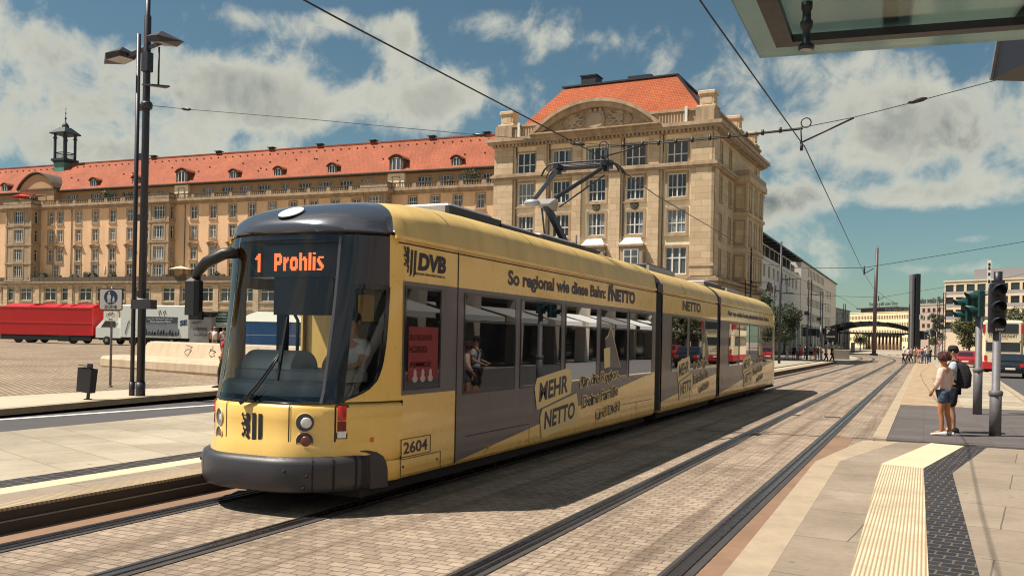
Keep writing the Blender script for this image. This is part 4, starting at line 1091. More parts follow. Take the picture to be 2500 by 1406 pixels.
mb = MB(); mb.box(.62, 1.35, -.62, -.52, 6.1, 6.9); add_text(mb, 'E', (.8, -.63, 6.25), (.36, 0, 0), (0, 0, .5), 1, bold=.03, depth=.01); mb.build('sign', [M_white_p, M_black_p], OB)
pm = at(2134, 840, 150)
MA = thing('mast', 'tall slim brown steel mast with a slanted tip at the tram bend', 'mast', (pm.x, pm.y, 0), PSI)
mb = MB(); mb.tube([(0, 0, 0), (.05, 0, 9), (.2, 0, 17.6)], [.34, .30, .24], 12)
mb.loft([[(.2 + .24 * math.cos(k * .5236), .24 * math.sin(k * .5236), 17.6) for k in range(12)], [(.24 + .1 * math.cos(k * .5236), .1 * math.sin(k * .5236), 18.2 + .1 * math.cos(k * .5236)) for k in range(12)]], 0, True, False, True)
mb.build('shaft', mat('brown_steel', (.11, .075, .075), .5, .3), MA)
mb = MB(); mb.cbox(-.5, .5, -.5, .5, 0, .35, .05); mb.build('base', M_steel_d, MA)

# ================================================================ TREES
def tree(name, label, loc, h, crown_r, crown_h, n, size, group, mats, trunk=.16, seed=1, cols=2):
    rd = random.Random(seed)
    t = thing(name, label, 'tree', loc, 0, group)
    mb = MB()
    zc = h - crown_h / 2
    mb.tube([(0, 0, 0), (.05, .02, h * .3), (-.04, .05, h * .55), (.05, 0, h * .85)], [trunk, trunk * .8, trunk * .55, trunk * .15], 8)
    for k in range(7):
        a = k * 2.4 + rd.random(); z = h * (.33 + .07 * k)
        mb.tube([(0, 0, z), (.45 * crown_r * math.cos(a), .45 * crown_r * math.sin(a), z + .12 * h), (.8 * crown_r * math.cos(a), .8 * crown_r * math.sin(a), z + .2 * h)], [trunk * .45, trunk * .3, trunk * .1], 6)
    mb.build('trunk', M_bark, t)
    mb = MB()
    for k in range(13):
        a = rd.uniform(0, 6.28); rr_ = crown_r * rd.uniform(.15, .72); z = zc + crown_h * rd.uniform(-.38, .40)
        s_ = crown_r * rd.uniform(.30, .52)
        leaves(mb, (rr_ * math.cos(a), rr_ * math.sin(a), z), (s_, s_, s_ * .8), n // 13, size, 0, rd, .3, cols)
    mb.build('crown', mats, t)
    return t
xs = [(-19.6, 112), (-19.9, 122), (-19.8, 133), (-20.0, 145)]
for k, (x, y) in enumerate(xs):
    tree('street_tree', ['dark street tree nearest the tail of the tram', 'second dark street tree beyond the tram', 'dark street tree beside the slim catenary pole', 'dark street tree under the end of the grey store', 'dark street tree before the gap between the pale buildings', 'farthest dark street tree by the parking sign'][k], (x, y, 0), 7.6 + .5 * math.sin(k * 2.1), 3.6, 5.3, 3600, .17, 'street trees before the department store', [M_leaf2, M_leaf1], seed=20 + k)
p = at(2365, 840, 105); tree('olive_tree', 'rounded olive green tree behind the first traffic light', (p.x, p.y, 0), 5.9, 2.3, 4.4, 3600, .14, 'trees by the side road', [M_leaf3, M_leaf1], seed=41)
p = at(2480, 840, 130); tree('olive_tree', 'olive green tree behind the second traffic light at the right edge', (p.x, p.y, 0), 7.4, 3.2, 5.4, 3600, .17, 'trees by the side road', [M_leaf3, M_leaf1], seed=42)
p = at(2283, 840, 190); tree('poplar', 'tall narrow dark tree right of the twin pillar', (p.x, p.y, 0), 9.6, 2.0, 8.2, 3000, .16, None, [M_leaf2, M_leaf1], seed=43)
p = at(2100, 840, 240); tree('small_tree', 'small yellowish tree under the tram stop roof', (p.x, p.y, 0), 4.6, 2.6, 3, 1600, .16, None, [M_leaf3, M_leaf1], seed=44)
# ================================================================ TRAM
M_ty = mat('tram_yellow', (.86, .555, .15), .30, coat=.6, var=.05, vscale=1.0, streak=.03)
M_ty2 = mat('pale_yellow_film', (.80, .63, .29), .4, var=.05, vscale=2)
M_tg = mat('grey_brown_wrap', (.115, .10, .115), .35, coat=.2, var=.18, vscale=1.0, streak=.15)
M_troof = mat('tram_roof_yellow', (.72, .50, .17), .45, var=.12, vscale=.7, streak=.15)
M_tdark = mat('tram_dark_cap', (.075, .08, .10), .22, .35, coat=.6)
M_tblk = mat('tram_black_glass_surround', (.010, .011, .017), .10, spec=.7)
M_bump = mat('bumper_rubber', (.040, .038, .046), .42, var=.12, vscale=5, bump=.12, bscale=160)
M_dirt = mat('underframe', (.018, .017, .018), .85)
M_gap = mat('panel_gap', (.012, .010, .010), .8)
M_ltr = mat('tram_lettering', (.055, .045, .06), .5)
M_blk = mat('emblem_black', (.012, .013, .022), .45)
M_lens = mat('clear_lens', (.75, .76, .74), .12, .3, spec=.8)
M_hous = mat('lamp_housing', (.20, .18, .20), .35, .4)
M_red_l = mat('red_lens', (.55, .015, .012), .15, spec=.7, var=.2, vscale=30)
M_amb = mat('amber_lens', (.75, .16, .02), .2)
M_dash = mat('dash_grey', (.30, .33, .34), .55, var=.05)
M_metal = mat('light_grey_metal', (.36, .36, .37), .5, .3, var=.1)
M_pant = mat('pantograph_steel', (.04, .042, .052), .4, .6, var=.2, vscale=6)
M_ws = glass_mat('windscreen_glass', (.95, .98, .99), .985, refl=1.1)
M_sg = glass_mat('tram_side_glass', (.45, .5, .52), .22, body=(.012, .013, .017))
M_led = mat('led_orange', (.4, .06, .01), .5, emit=(1.0, .15, .04), estr=1.7)
M_poster = mat('red_poster', (.20, .012, .015), .6, var=.3, vscale=3)
TX, TY = -6.285, 7.3
TRAM = thing('tram', 'yellow and grey tram of three cars coming down the left track with raised pantograph', 'tram', (TX, TY, 0))
def S(u, v, x=-5.15):
    """photo pixel -> (y, z) on the tram's visible side, tram coordinates"""
    p = at(u, v, 1.0) - Vector((0, 0, CAMZ)); p = p * (x / p.x)
    return (p.y - TY, p.z + CAMZ)
HW = 1.135
REL = [(0, 0), (.25, .006), (.38, .025), (.5, .07), (.6, .13), (.7, .205), (.8, .30), (.88, .40), (.95, .52), (1.02, .67), (1.08, .83), (1.12, .97), (HW, 1.1)]
def lerp_tab(tab, q):
    if q <= tab[0][0]: return tab[0][1]
    for (a, b), (c, d) in zip(tab, tab[1:]):
        if q <= c: return b + (d - b) * (q - a) / (c - a) if c > a else d
    return tab[-1][1]
Y0 = [(0, -.03), (.6, -.03), (.605, .06), (1.10, .06), (1.17, .12), (1.6, .22), (2.07, .32), (2.5, .39), (2.92, .44), (3.0, .44)]
RELI = [(b, a) for a, b in REL]
def py(x, z):   # plan depth for half width x
    y0 = lerp_tab(Y0, z); return y0 + (1.1 - y0) * lerp_tab(REL, abs(x)) / 1.1
def px(y, z):   # half width at depth y
    y0 = lerp_tab(Y0, z); return lerp_tab(RELI, max(0, (y - y0) / (1.1 - y0) * 1.1))
def fine(xs, n=3):
    out = []
    for a, b in zip(xs, xs[1:]): out += [a + (b - a) * i / n for i in range(n)]
    return out + [xs[-1]]
XH = fine([a for a, b in REL], 2)
XF = [-x for x in XH[::-1]] + XH[1:]
def shell(name, zs, xs, m, parent=TRAM, off=0.0, smooth=True, dy=0.0):
    """curved sheet over the nose: rows zs, columns xs (signed half widths)"""
    mb = MB()
    rows = []
    for z in zs:
        z, o = z if isinstance(z, tuple) else (z, off)
        row = []
        for x in xs:
            y = py(x, z); e = .01
            nx = (py(abs(x) + e, z) - py(max(abs(x) - e, 0), z)) / (2 * e) * (1 if x >= 0 else -1); L = math.hypot(nx, 1)
            row.append((x + o * nx / L, y - o / L + dy, z))
        rows.append(row)
    mb.loft(rows, 0, smooth, closed=False)
    return mb.build(name, m, parent)
# --- yellow nose panel, bumper
shell('front_panel', [(.50, -.03), (.60, 0), (.75, 0), (.95, 0), (1.08, 0), (1.115, -.012), (1.135, -.04), (1.14, -.09)], XF, M_ty)
bx_ = [x for x in XF if abs(x) < 1.05]
mb = MB(); rows = []
prof = [(.235, -.10), (.24, .0), (.262, .055), (.32, .080), (.42, .088), (.53, .086), (.578, .066), (.60, .02), (.606, -.07)]
def bump_pt(x, z, o):
    y = py(x, .4); e = .01; nx = (py(abs(x) + e, .4) - py(max(abs(x) - e, 0), .4)) / (2 * e) * (1 if x >= 0 else -1); L = math.hypot(nx, 1)
    ay = y; f = 1.0
    if ay > .50: f = max(.12, math.sqrt(max(0, 1 - ((ay - .50) / .40) ** 2)))
    zz_ = .235 + (z - .235) * (f if ay > .5 else 1)
    fo = o if ay < .45 else max(.012, o * (1 - (ay - .45) / .3)) if o > 0 else o
    return (x + fo * nx / L, y - fo / L, zz_)
for z, o in prof: rows.append([bump_pt(x, z, o) for x in bx_])
mb.loft(rows, 0, True, closed=False); bp = mb.build('bumper', M_bump, TRAM)
mb = MB()
for x in (-.62, .66, .80, .93):
    a = [bump_pt(x, z, o + .004) for z, o in prof[1:]]; b = [bump_pt(x + .012, z, o + .004) for z, o in prof[1:]]
    mb.loft([a, b], 0, False, closed=False)
for k in range(6):
    x = .965 + k * .009; a = [bump_pt(x, z, o + .004) for z, o in prof[1:-1]]; b = [bump_pt(x + .004, z, o + .004) for z, o in prof[1:-1]]; mb.loft([a, b], 0, False, closed=False)
for x, z in ((.45, .47), (.62, .42), (.60, .30), (-.8, .47), (-.8, .28)):
    p = Vector(bump_pt(x, z, .09)); mb.ball(p, .016)
mb.build('bumper_seams', M_gap, bp)
# --- windscreen, pillars, cab side windows
ZW = [1.14, 1.25, 1.4, 1.55, 1.7, 1.9, 2.1, 2.3, 2.5, 2.7, 2.9]
xw = [x for x in XF if abs(x) <= .701] 
shell('windscreen', ZW, xw, M_ws)
shell('windscreen_base', [1.135, 1.16, 1.20], xw, M_tblk, off=.004)
shell('windscreen_header', [2.845, 2.87, 2.9], xw, M_tblk, off=.004)
for sg in (-1, 1):
    xp = [sg * v for v in (.685, .72, .76, .80, .835)]
    shell('pillar', ZW, xp, M_tblk, off=.006)
    xe = [sg * v for v in (.66, .675, .69)]
    shell('windscreen_edge', ZW, xe, mat('glass_edge', (.12, .12, .15), .2), off=.004)
ARC = [(1.14, .36), (1.17, .44), (1.22, .56), (1.28, .66), (1.36, .74), (1.46, .79), (1.57, .82), (1.75, .85), (1.95, .87), (2.36, .895), (2.92, .90)]
ZC = [1.15, 1.17, 1.2, 1.24, 1.28, 1.32, 1.36, 1.42, 1.5, 1.57, 1.66, 1.75, 1.95, 2.15, 2.36]
def side_strip(name, zs, fa, fb, m, sg, off=0.0, n=6):
    mb = MB(); rows = []
    for z in zs:
        a, b = fa(z), fb(z); row = []
        for i in range(n + 1):
            y = a + (b - a) * i / n; x = px(y, z); row.append((sg * (x + off), y - off * .35, z))
        rows.append(row)
    mb.loft(rows, 0, True, closed=False); return mb.build(name, m, TRAM)
AR2 = [(.24, .885), (.42, .88), (.50, .86), (.57, .82), (.62, .74), (.645, .64)]
for sg in (-1, 1):
    mb = MB(); rows = []
    for z in (.24, .34, .42, .50, .57, .62, .645):
        b = lerp_tab(AR2, z); row = []
        for i in range(7): y = .40 + (b - .40) * i / 6; x = px(y, .8); row.append((sg * (x + .014), y - .006, z))
        rows.append(row)
    mb.loft(rows, 0, True, closed=False); mb.build('bumper_side', M_bump, TRAM)
    mb = MB(); rows = []
    for z in (.29, .33, .40, .51):
        row = []
        for i in range(5): y = .84 + (1.1 - .84) * i / 4; x = px(y, .8); row.append((sg * (x - (.04 if z < .3 else .01 if z < .35 else 0)), y, z))
        rows.append(row)
    mb.loft(rows, 0, True, closed=False); mb.build('cab_skirt', M_ty, TRAM)
ya = lambda z: py(.83, z); ye = lambda z: max(ya(z) + .005, lerp_tab(ARC, z))
for sg in (-1, 1):
    side_strip('cab_window', ZC, ya, lambda z: max(ya(z) + .004, ye(z) - .02), M_ws, sg)
    side_strip('cab_window_rim', ZC, lambda z: max(ya(z) + .003, ye(z) - .035), lambda z: ye(z) + .008, M_tblk, sg, .006, 3)
    side_strip('cab_window_rim', [2.33, 2.38], ya, ye, M_tblk, sg, .005)
    side_strip('cab_header_panel', [2.37, 2.6, 2.8, 2.9], ya, ye, mat('dark_side_panel', (.035, .033, .047), .3, coat=.3), sg, .004)
    side_strip('cab_side_panel', ZC + [2.5, 2.7, 2.92], ye, lambda z: 1.1, M_ty, sg, 0, 8)
# --- side walls of the three cars
SEC = [(1.1, 11.1), (11.62, 17.2), (17.62, 26.9)]
def glazing_ranges(k):
    f3 = lambda X: S(1080 + X * .3984, 850)[0]; f4 = lambda X: S(1580 + X * .256, 850)[0]
    if k == 0: return [(f3(135), f3(440)), (f3(480), f3(722)), (f3(755), f3(940)), (f3(970), f3(1127)), (f3(1145), f3(1280))]
    if k == 1: return [(f4(235), f4(375)), (f4(405), f4(530)), (f4(552), f4(660))]
    return [(f4(778), f4(868)), (f4(880), f4(965)), (f4(975), f4(1050)), (f4(1058), f4(1128)), (f4(1132), f4(1188))]
xs_roof = [(HW, 2.915), (HW - .005, 2.99), (1.10, 3.07), (1.04, 3.16), (.95, 3.245), (.82, 3.33), (.62, 3.41), (.35, 3.465), (0, 3.49)]
cross = [(x, z) for x, z in xs_roof] + [(-x, z) for x, z in xs_roof[-2::-1]]
DIAG = [(S(1112, 1127), S(1601, 905)), (S(1627, 978), S(1757, 910)), (S(1769, 957), S(1887, 880))]
for k, (ya_, yb_) in enumerate(SEC):
    mb = MB()
    for sg in (-1, 1):
        if k == 0 and sg < 0:
            mb.box(-HW, -HW + .02, 1.1, 2.3, .29, 1.17); mb.box(-HW, -HW + .02, 1.1, 2.3, 2.37, 2.9); mb.box(-HW, -HW + .03, 2.24, 2.3, 1.17, 2.37); mb.box(-HW, -HW + .03, 1.1, 1.16, 1.17, 2.37)
        y_s = 2.3 if (k == 0 and sg < 0) else ya_
        mb.loft([[(sg * (HW - .05), y, .29), (sg * (HW - .012), y, .33), (sg * HW, y, .40), (sg * HW, y, 2.84), (sg * (HW - .02), y, 2.85), (sg * (HW - .02), y, 2.90)] for y in (y_s, yb_)], 0, False, closed=False)
    for y in (ya_ if k else ya_ + 1.2, yb_):
        mb.face([(-HW + .03, y, .3), (HW - .03, y, .3), (HW - .03, y, 2.9), (-HW + .03, y, 2.9)], 0)
    mb.build('body', M_ty, TRAM)
    # roof of this car
    mb = MB()
    if k == 0: continue
    ys_ = [ya_, yb_] if k < 2 else [ya_, yb_ - .6, yb_, yb_ + .5, yb_ + 1.0, yb_ + 1.5, yb_ + 1.9]
    rows = []
    for y in ys_:
        q = max(0, (y - (yb_ - .6)) / 2.55) if k == 2 else 0
        sx = 1 - .32 * q ** 2; dz = 1 - .8 * q ** 2.4
        rows.append([(x * sx, y, 2.9 + (z - 2.9) * dz) for x, z in cross])
    mb.loft(rows, 0, True, closed=False)
    for row in (rows[0], rows[-1]): mb.face([*row])
    mb.build('roof', M_troof, TRAM)
# tail of the last car
yb_ = 26.9
mb = MB(); rows = []
tail_zs = [.30, .42, 1.15, 1.2, 2.4, 2.9]
for z, back in zip(tail_zs, (.10, 0, .02, .06, .45, .62)):
    L_ = 2.1 - back
    pts = [(HW * (1 - (i / 10) ** 2.6 * .42) if i < 10 else .0, yb_ + L_ * (1 - (1 - i / 10) ** 1.6 * 1.0)) for i in range(0, 10)] 
    pts = [(HW - (HW - .62) * (i / 9) ** 2.2, yb_ + L_ * (i / 9) ** .75) for i in range(10)]
    rows.append([(x, y, z) for x, y in pts] + [(-x, y, z) for x, y in pts[::-1]])
mb.loft(rows, 0, True, closed=False); mb.face(rows[0]); mb.build('tail', M_ty, TRAM)
# --- roof of the front car: dark cap over the cab, then yellow
HC = [(.40, 0.0), (.425, .06), (.48, .12), (.58, .19), (.75, .27), (1.0, .35), (1.35, .42), (1.85, .48), (2.5, .525), (3.2, .54), (12, .54)]
def roof_z(x, y):
    w = px(y, 2.95) if y < 1.1 else HW
    f = min(1.0, abs(x) / max(w, .02))
    return 2.95 + lerp_tab(HC, y) * (1 - f ** 2.9) ** (1 / 2.3)
def yb_f(f): return .88 + 1.0 * (1 - abs(f)) ** .95
NF = 40
fs = [-1 + 2 * i / NF for i in range(NF + 1)]
def A_(f):
    q = abs(f); # plan outline from centre to the side at y=.86
    tab = [(0, 0), (.45, .60), (.7, .84), (.85, .97), (1.0, 1.085)]
    x = lerp_tab(tab, q); return (x if f >= 0 else -x, py(x, 2.95) - .03)
mb = MB(); rows = [[(A_(f)[0] * .93, A_(f)[1] + .06, 2.90) for f in fs], [(A_(f)[0] * .99, A_(f)[1] + .01, 2.935) for f in fs]]
for r in range(15):
    t = (r / 14) ** 1.25; row = []
    for f in fs:
        a = A_(f); b = (f * HW, yb_f(f)); x = a[0] + (b[0] - a[0]) * t; y = a[1] + (b[1] - a[1]) * t
        row.append((x, y, 2.95 if r == 0 else roof_z(x, max(y, .40))))
    rows.append(row)
mb.loft(rows, 0, True, closed=False); cap = mb.build('cab_roof_cap', M_tdark, TRAM)
mb = MB(); rows = []
for r in range(16):
    t = (r / 15) ** 1.5; rows.append([(f * HW, yb_f(f) + (11.1 - yb_f(f)) * t, roof_z(f * HW, yb_f(f) + (11.1 - yb_f(f)) * t) - (.035 if abs(f) > .999 else 0)) for f in fs])
mb.loft(rows, 0, True, closed=False); mb.face(rows[-1]); rf1 = mb.build('roof', M_troof, TRAM)
shell('header_gap', [2.88, 2.96], XF, M_gap, off=-.07)
mb = MB(); c = Vector((-.02, .60, roof_z(-.02, .60) + .014))
n = Vector((0, -(roof_z(0, .70) - roof_z(0, .50)) / .2, 1)).normalized(); a = Vector((1, 0, 0)); b = n.cross(a)
for rad, dz, mi in ((.155, .0, 1), (.142, .006, 0)):
    mb.face([c + n * dz + a * rad * math.cos(t * .2618) + b * rad * math.sin(t * .2618) for t in range(24)], mi)
mb.build('roof_badge', [mat('badge_white', (.72, .74, .68), .4), M_blk], cap)
# gutter strips and roof seams
mb = MB()
for sg in (-1, 1):
    for k, (ya_, yb_) in enumerate(SEC): mb.box(sg * HW - .012, sg * HW + .012, ya_ - (.2 if k == 0 else 0), yb_, 2.885, 2.925, 0)
mb.build('gutter', M_ty, TRAM)
mb = MB()
def roof_rib(y, off=.004):
    if y < 11.1:
        mb.loft([[(f * HW * 1.002, y + d, roof_z(f * HW, y) + off) for f in fs[1:-1]] for d in (0, .014)], 0, False, closed=False); return
    pts = [(x * 1.003, y, z + off) for x, z in cross]; p2 = [(x * 1.003, y + .014, z + off) for x, z in cross]; mb.loft([pts, p2], 0, False, closed=False)
for u in (1105, 1308, 1422, 1525): roof_rib(S(u, 600)[0])
for y in (13.6, 15.4, 20.2, 22.6, 24.9): roof_rib(y)
for sg in (-1, 1):
    X = sg * (HW + .003)
    for k, (ya_, yb_) in enumerate(SEC): mb.box(min(X, X - sg * .002), max(X, X - sg * .002), ya_ - (.15 if k == 0 else 0), yb_, 2.838, 2.852)
    mb.box(X - .001, X + .001, 2.30, 2.325, .32, 2.86)
    for y in (4.55, 7.4, 9.8, 14.2, 21.6, 24.0): mb.box(X - .001, X + .001, y, y + .008, .32, .62)
    mb.box(X - .001, X + .001, 2.6, 4.55, .615, .625); mb.box(X - .001, X + .001, 7.4, 10.9, .63, .638)
mb.build('panel_seams', M_gap, TRAM)
# --- wrap, windows, lettering on both sides
XS = HW + .004
def side_poly(mb, pts, x, mi=0, d=.002):
    poly_flat(mb, pts, (x, 0, 0), (0, 1, 0), (0, 0, 1), mi, d)
for k, (ya_, yb_) in enumerate(SEC):
    (d0, z0), (d1, z1) = DIAG[k]
    mb = MB(); mbl = MB(); mbl.xf = Matrix.Scale(-1, 4, (1, 0, 0))
    zt = 2.44
    if k == 0: pts = [(1.07, zt), (1.07, 1.20), (2.30, 1.20), (2.33, max(z0, .33)), (yb_ - .0, z1 - .01), (yb_, zt)]
    elif k == 1: pts = [(ya_, zt), (ya_, z0), (yb_, z1), (yb_, zt)]
    else: pts = [(ya_, zt), (ya_, z0), (yb_ + .3, z1), (yb_ + .3, zt)]
    side_poly(mb, pts, HW + .001); mb.build('grey_wrap', M_tg, TRAM)
    if k == 0: pts = [(2.33, zt)] + pts[2:]
    side_poly(mbl, pts, HW + .001); mbl.build('grey_wrap', M_tg, TRAM)
    wins = glazing_ranges(k)
    if k == 0: wins = [(S(990, 830)[0], S(1072, 830)[0])] + wins
    for i, (a, b) in enumerate(wins):
        mb = MB(); zb, zt2 = (1.28, 2.36) if (k == 0 and i == 0) else (1.17, 2.36)
        for sg in (1,):
            pts = [(sg * (HW + .0075), a, zb), (sg * (HW + .0075), b, zb), (sg * (HW + .0075), b, zt2), (sg * (HW + .0075), a, zt2)]; mb.face(pts if sg > 0 else pts[::-1])
        w = mb.build('side_window', M_sg, TRAM)
        mb = MB()
        for sg in (1,):
            X = sg * (HW + .010); x0, x1 = sorted((X - sg * .004, X))
            for c0, c1, e0, e1 in ((a - .03, a, zb - .03, zt2 + .03), (b, b + .03, zb - .03, zt2 + .03), (a, b, zb - .03, zb), (a, b, zt2, zt2 + .03)): mb.box(x0, x1, c0, c1, e0, e1)
            if not (k == 0 and i == 0): mb.box(x0, x1, a, b, 2.03, 2.05)
        mb.build('frame', M_tblk, w)
        
        if not (k == 0 and i == 0): w2 = dup(w, (0, 0, 0), parent=TRAM); w2.scale = (-1, 1, 1)
# poster behind the first side window (lettering seen from the back)
mb = MB(); w0 = (S(990, 830)[0], S(1072, 830)[0])
mb.box(HW + .0085, HW + .0105, w0[0] + .05, w0[1] - .04, 1.36, 1.95, 0)
for s_, z, h, y1 in (('ESKELEULE', 1.80, .06, .80), ('DURCH', 1.66, .075, .62), ('DU', 1.55, .06, .3), ('SOMMER', 1.50, .06, .78)):
    if s_ == 'DU': continue
    L_ = w0[1] - w0[0] - .14; add_text(mb, s_, (HW + .0105, w0[0] + .07 + L_ * y1, z), (0, -L_ * y1, 0), (0, 0, h), 1, bold=.02, depth=0)
for k in range(3): mb.ball((HW + .0105, w0[0] + .2 + .17 * k, 1.43), (.002, .035, .05), 1); mb.ball((HW + .0105, w0[0] + .2 + .17 * k, 1.37), (.002, .06, .04), 1)
mb.build('poster', [M_poster, mat('poster_white', (.45, .35, .34), .6)], TRAM)
# advertising lettering
mb = MB()
def side_text(mb, s, pa, pb, h, mi, bold, x=XS, shear=0.0, spacing=1.0, d=.0015):
    (ya_, za), (yb_, zb) = pa, pb; add_text(mb, s, (x, ya_, za), (0, yb_ - ya_, zb - za), (0, 0, h), mi, bold, shear, spacing, d)
zl = S(1240, 693)[1]
side_text(mb, 'So regional wie diese Bahn:', (S(1240, 690)[0], 2.50), (S(1478, 740)[0], 2.50), .265, 0, .035)
side_text(mb, 'NETTO', (S(1492, 720)[0], 2.535), (S(1550, 740)[0], 2.535), .24, 0, .06)
a0 = S(1484, 720)[0]
side_poly(mb, [(a0, 2.53), (a0 + .1, 2.53), (a0 + .1, 2.66), (a0 + .16, 2.66), (a0 + .16, 2.76), (a0 + .3, 2.80), (a0 + .22, 2.86), (a0 + .12, 2.80), (a0 + .06, 2.84), (a0 + .02, 2.76)], XS)
for y0_, y1_, s_, z_, h_ in ((13.35, 15.2, 'NETTO', 2.55, .24), (18.6, 25.9, 'Nur wo echte Leute pfundweise Ideen liefern', 2.55, .19)): side_text(mb, s_, (y0_, z_), (y1_, z_), h_, 0, .05)
side_text(mb, '2604', (S(985, 1085)[0], .555), (S(1043, 1075)[0], .555), .13, 0, .015)
y0_, y1_ = S(978, 1085)[0], S(1051, 1075)[0]
for c0, c1, e0, e1 in ((y0_, y1_, .52, .528), (y0_, y1_, .715, .723), (y0_, y0_ + .012, .52, .723), (y1_ - .012, y1_, .52, .723)): mb.box(XS, XS + .0015, c0, c1, e0, e1)
side_text(mb, 'DVB', (S(1020, 660)[0], 2.575), (S(1088, 670)[0], 2.575), .20, 1, .055, shear=.12)
side_text(mb, 'DRESDNER VERKEHRSBETRIEBE AG', (S(1010, 670)[0], 2.525), (S(1086, 676)[0], 2.525), .026, 0, .01)
e0 = S(985, 650)[0]
poly_flat(mb, [(a, b) for a, b in LION], (XS, e0, 2.53), (0, .115, 0), (0, 0, .29), 1, .0015)
for q in (.15, .225): side_poly(mb, [(e0 + q, 2.79), (e0 + q + .045, 2.79), (e0 + q + .045 - .02, 2.53), (e0 + q - .02, 2.49)], XS, 1, .0015)
mb.build('lettering', [M_ltr, M_blk], TRAM)
def q12(X, Y): return S(1280 + X * .1564, 860 + Y * .1564)
def motif(dy, sc=1.0, zoff=0.0):
    def tr(p): return (dy + (p[0] - 4.8) * sc + 4.8, p[1] + zoff)
    mb = MB()
    X1, X2, X3 = XS + .006, XS + .008, XS + .010
    side_poly(mb, [tr(q12(*p)) for p in [(190, 400), (150, 560), (185, 900), (715, 640), (735, 380), (695, 235)]], X1, 0)
    side_poly(mb, [tr(q12(*p)) for p in [(270, 885), (232, 1030), (260, 1340), (815, 1100), (840, 900), (805, 630)]], X1 + .0005, 0)
    def lt(s, a, b, top, bold, shear=0.0, x=X2):
        a_, b_, t_ = tr(q12(*a)), tr(q12(*b)), tr(q12(*top)); side_text(mb, s, a_, b_, t_[1] - a_[1], 1, bold, x, shear)
    lt('MEHR', (215, 775), (665, 615), (230, 480), .035, .08); lt('NETTO', (295, 1205), (775, 1020), (300, 920), .035, .08)
    for s, a, b, top in (('für die Region,', (860, 600), (1475, 435), (870, 385)), ('Deine Familie', (900, 875), (1450, 665), (905, 690)), ('und Dich!', (1118, 1055), (1480, 900), (1122, 900))):
        a_, b_, t_ = tr(q12(*a)), tr(q12(*b)), tr(q12(*top)); h = t_[1] - a_[1]; ln = b_[0] - a_[0]
        add_text(mb, s, (X1, a_[0] - .02, a_[1] - .015), (0, ln + .04, b_[1] - a_[1]), (0, 0, h + .035), 0, .10, 0, 1.0, .0012)
        side_text(mb, s, a_, b_, h, 1, .012, X2)
    T = [(1050, 0), (1075, -130), (1000, -300), (1090, -380), (1250, -560), (1480, 230), (1240, 240)]
    o = mb.build('advert', [M_ty2, M_ltr], TRAM)
    mb = MB(); q = [tr(q12(*p)) for p in [(1275, 235), (1255, -210), (1300, -260), (1345, -400), (1490, 230)]]
    side_poly(mb, q, XS + .005, 1); q2 = [tr(q12(*p)) for p in [(1240, 250), (1235, -60), (1330, -80), (1330, 220)]]; side_poly(mb, q2, XS + .0065, 0)
    for a, b in zip(q[1:], q[2:]): mb.bar((XS + .008, a[0], a[1]), (XS + .008, b[0], b[1]), .02, .004, 0, up=(1, 0, 0))
    mb.build('advert', [M_ty2, M_tg], TRAM)
motif(0); 
motif(S(1654, 920)[0] - q12(190, 700)[0], .82, .10); motif(S(1812, 890)[0] - q12(190, 700)[0] + .1, .95, .06)
# crest on the nose
mb = MB()
vs_o = Vector((-.27, 0, .705))
def nose_pts(pts, x0, z0, w, h, off): 
    out = []
    for a, b in pts: x = x0 + a * w; z = z0 + b * h; out.append((x, py(x, .8) - off, z))
    return out
from mathutils.geometry import tessellate_polygon
P = nose_pts(LION, -.185, .69, .125, .33, .005); ids = [mb.av(p) for p in P]
for t in tessellate_polygon([[Vector((p[0], p[2], 0)) for p in P]]): mb.fi([ids[i] for i in t])
for x0, zb in ((-.035, .705), (.045, .75)): P = nose_pts([(0, 1), (0, 0), (.55, .0), (.85, .06), (1, .16), (1, 1)], x0, zb, .052, 1.02 - zb - (.0 if x0 < 0 else .005), .005); mb.face(P)
mb.build('crest', M_blk, TRAM)
# nose panel gaps
mb = MB()
for x in (-.41, .41, -.80, .80):
    rows = [[(x + d, py(x + d, z) - .004 if abs(x) < .6 else py(x + d, z) - .003, z) for d in (-.006, .006)] for z in (.61, .8, 1.0, 1.1, 1.125)]; mb.loft(rows, 0, False, closed=False)
mb.build('nose_seams', M_gap, TRAM)
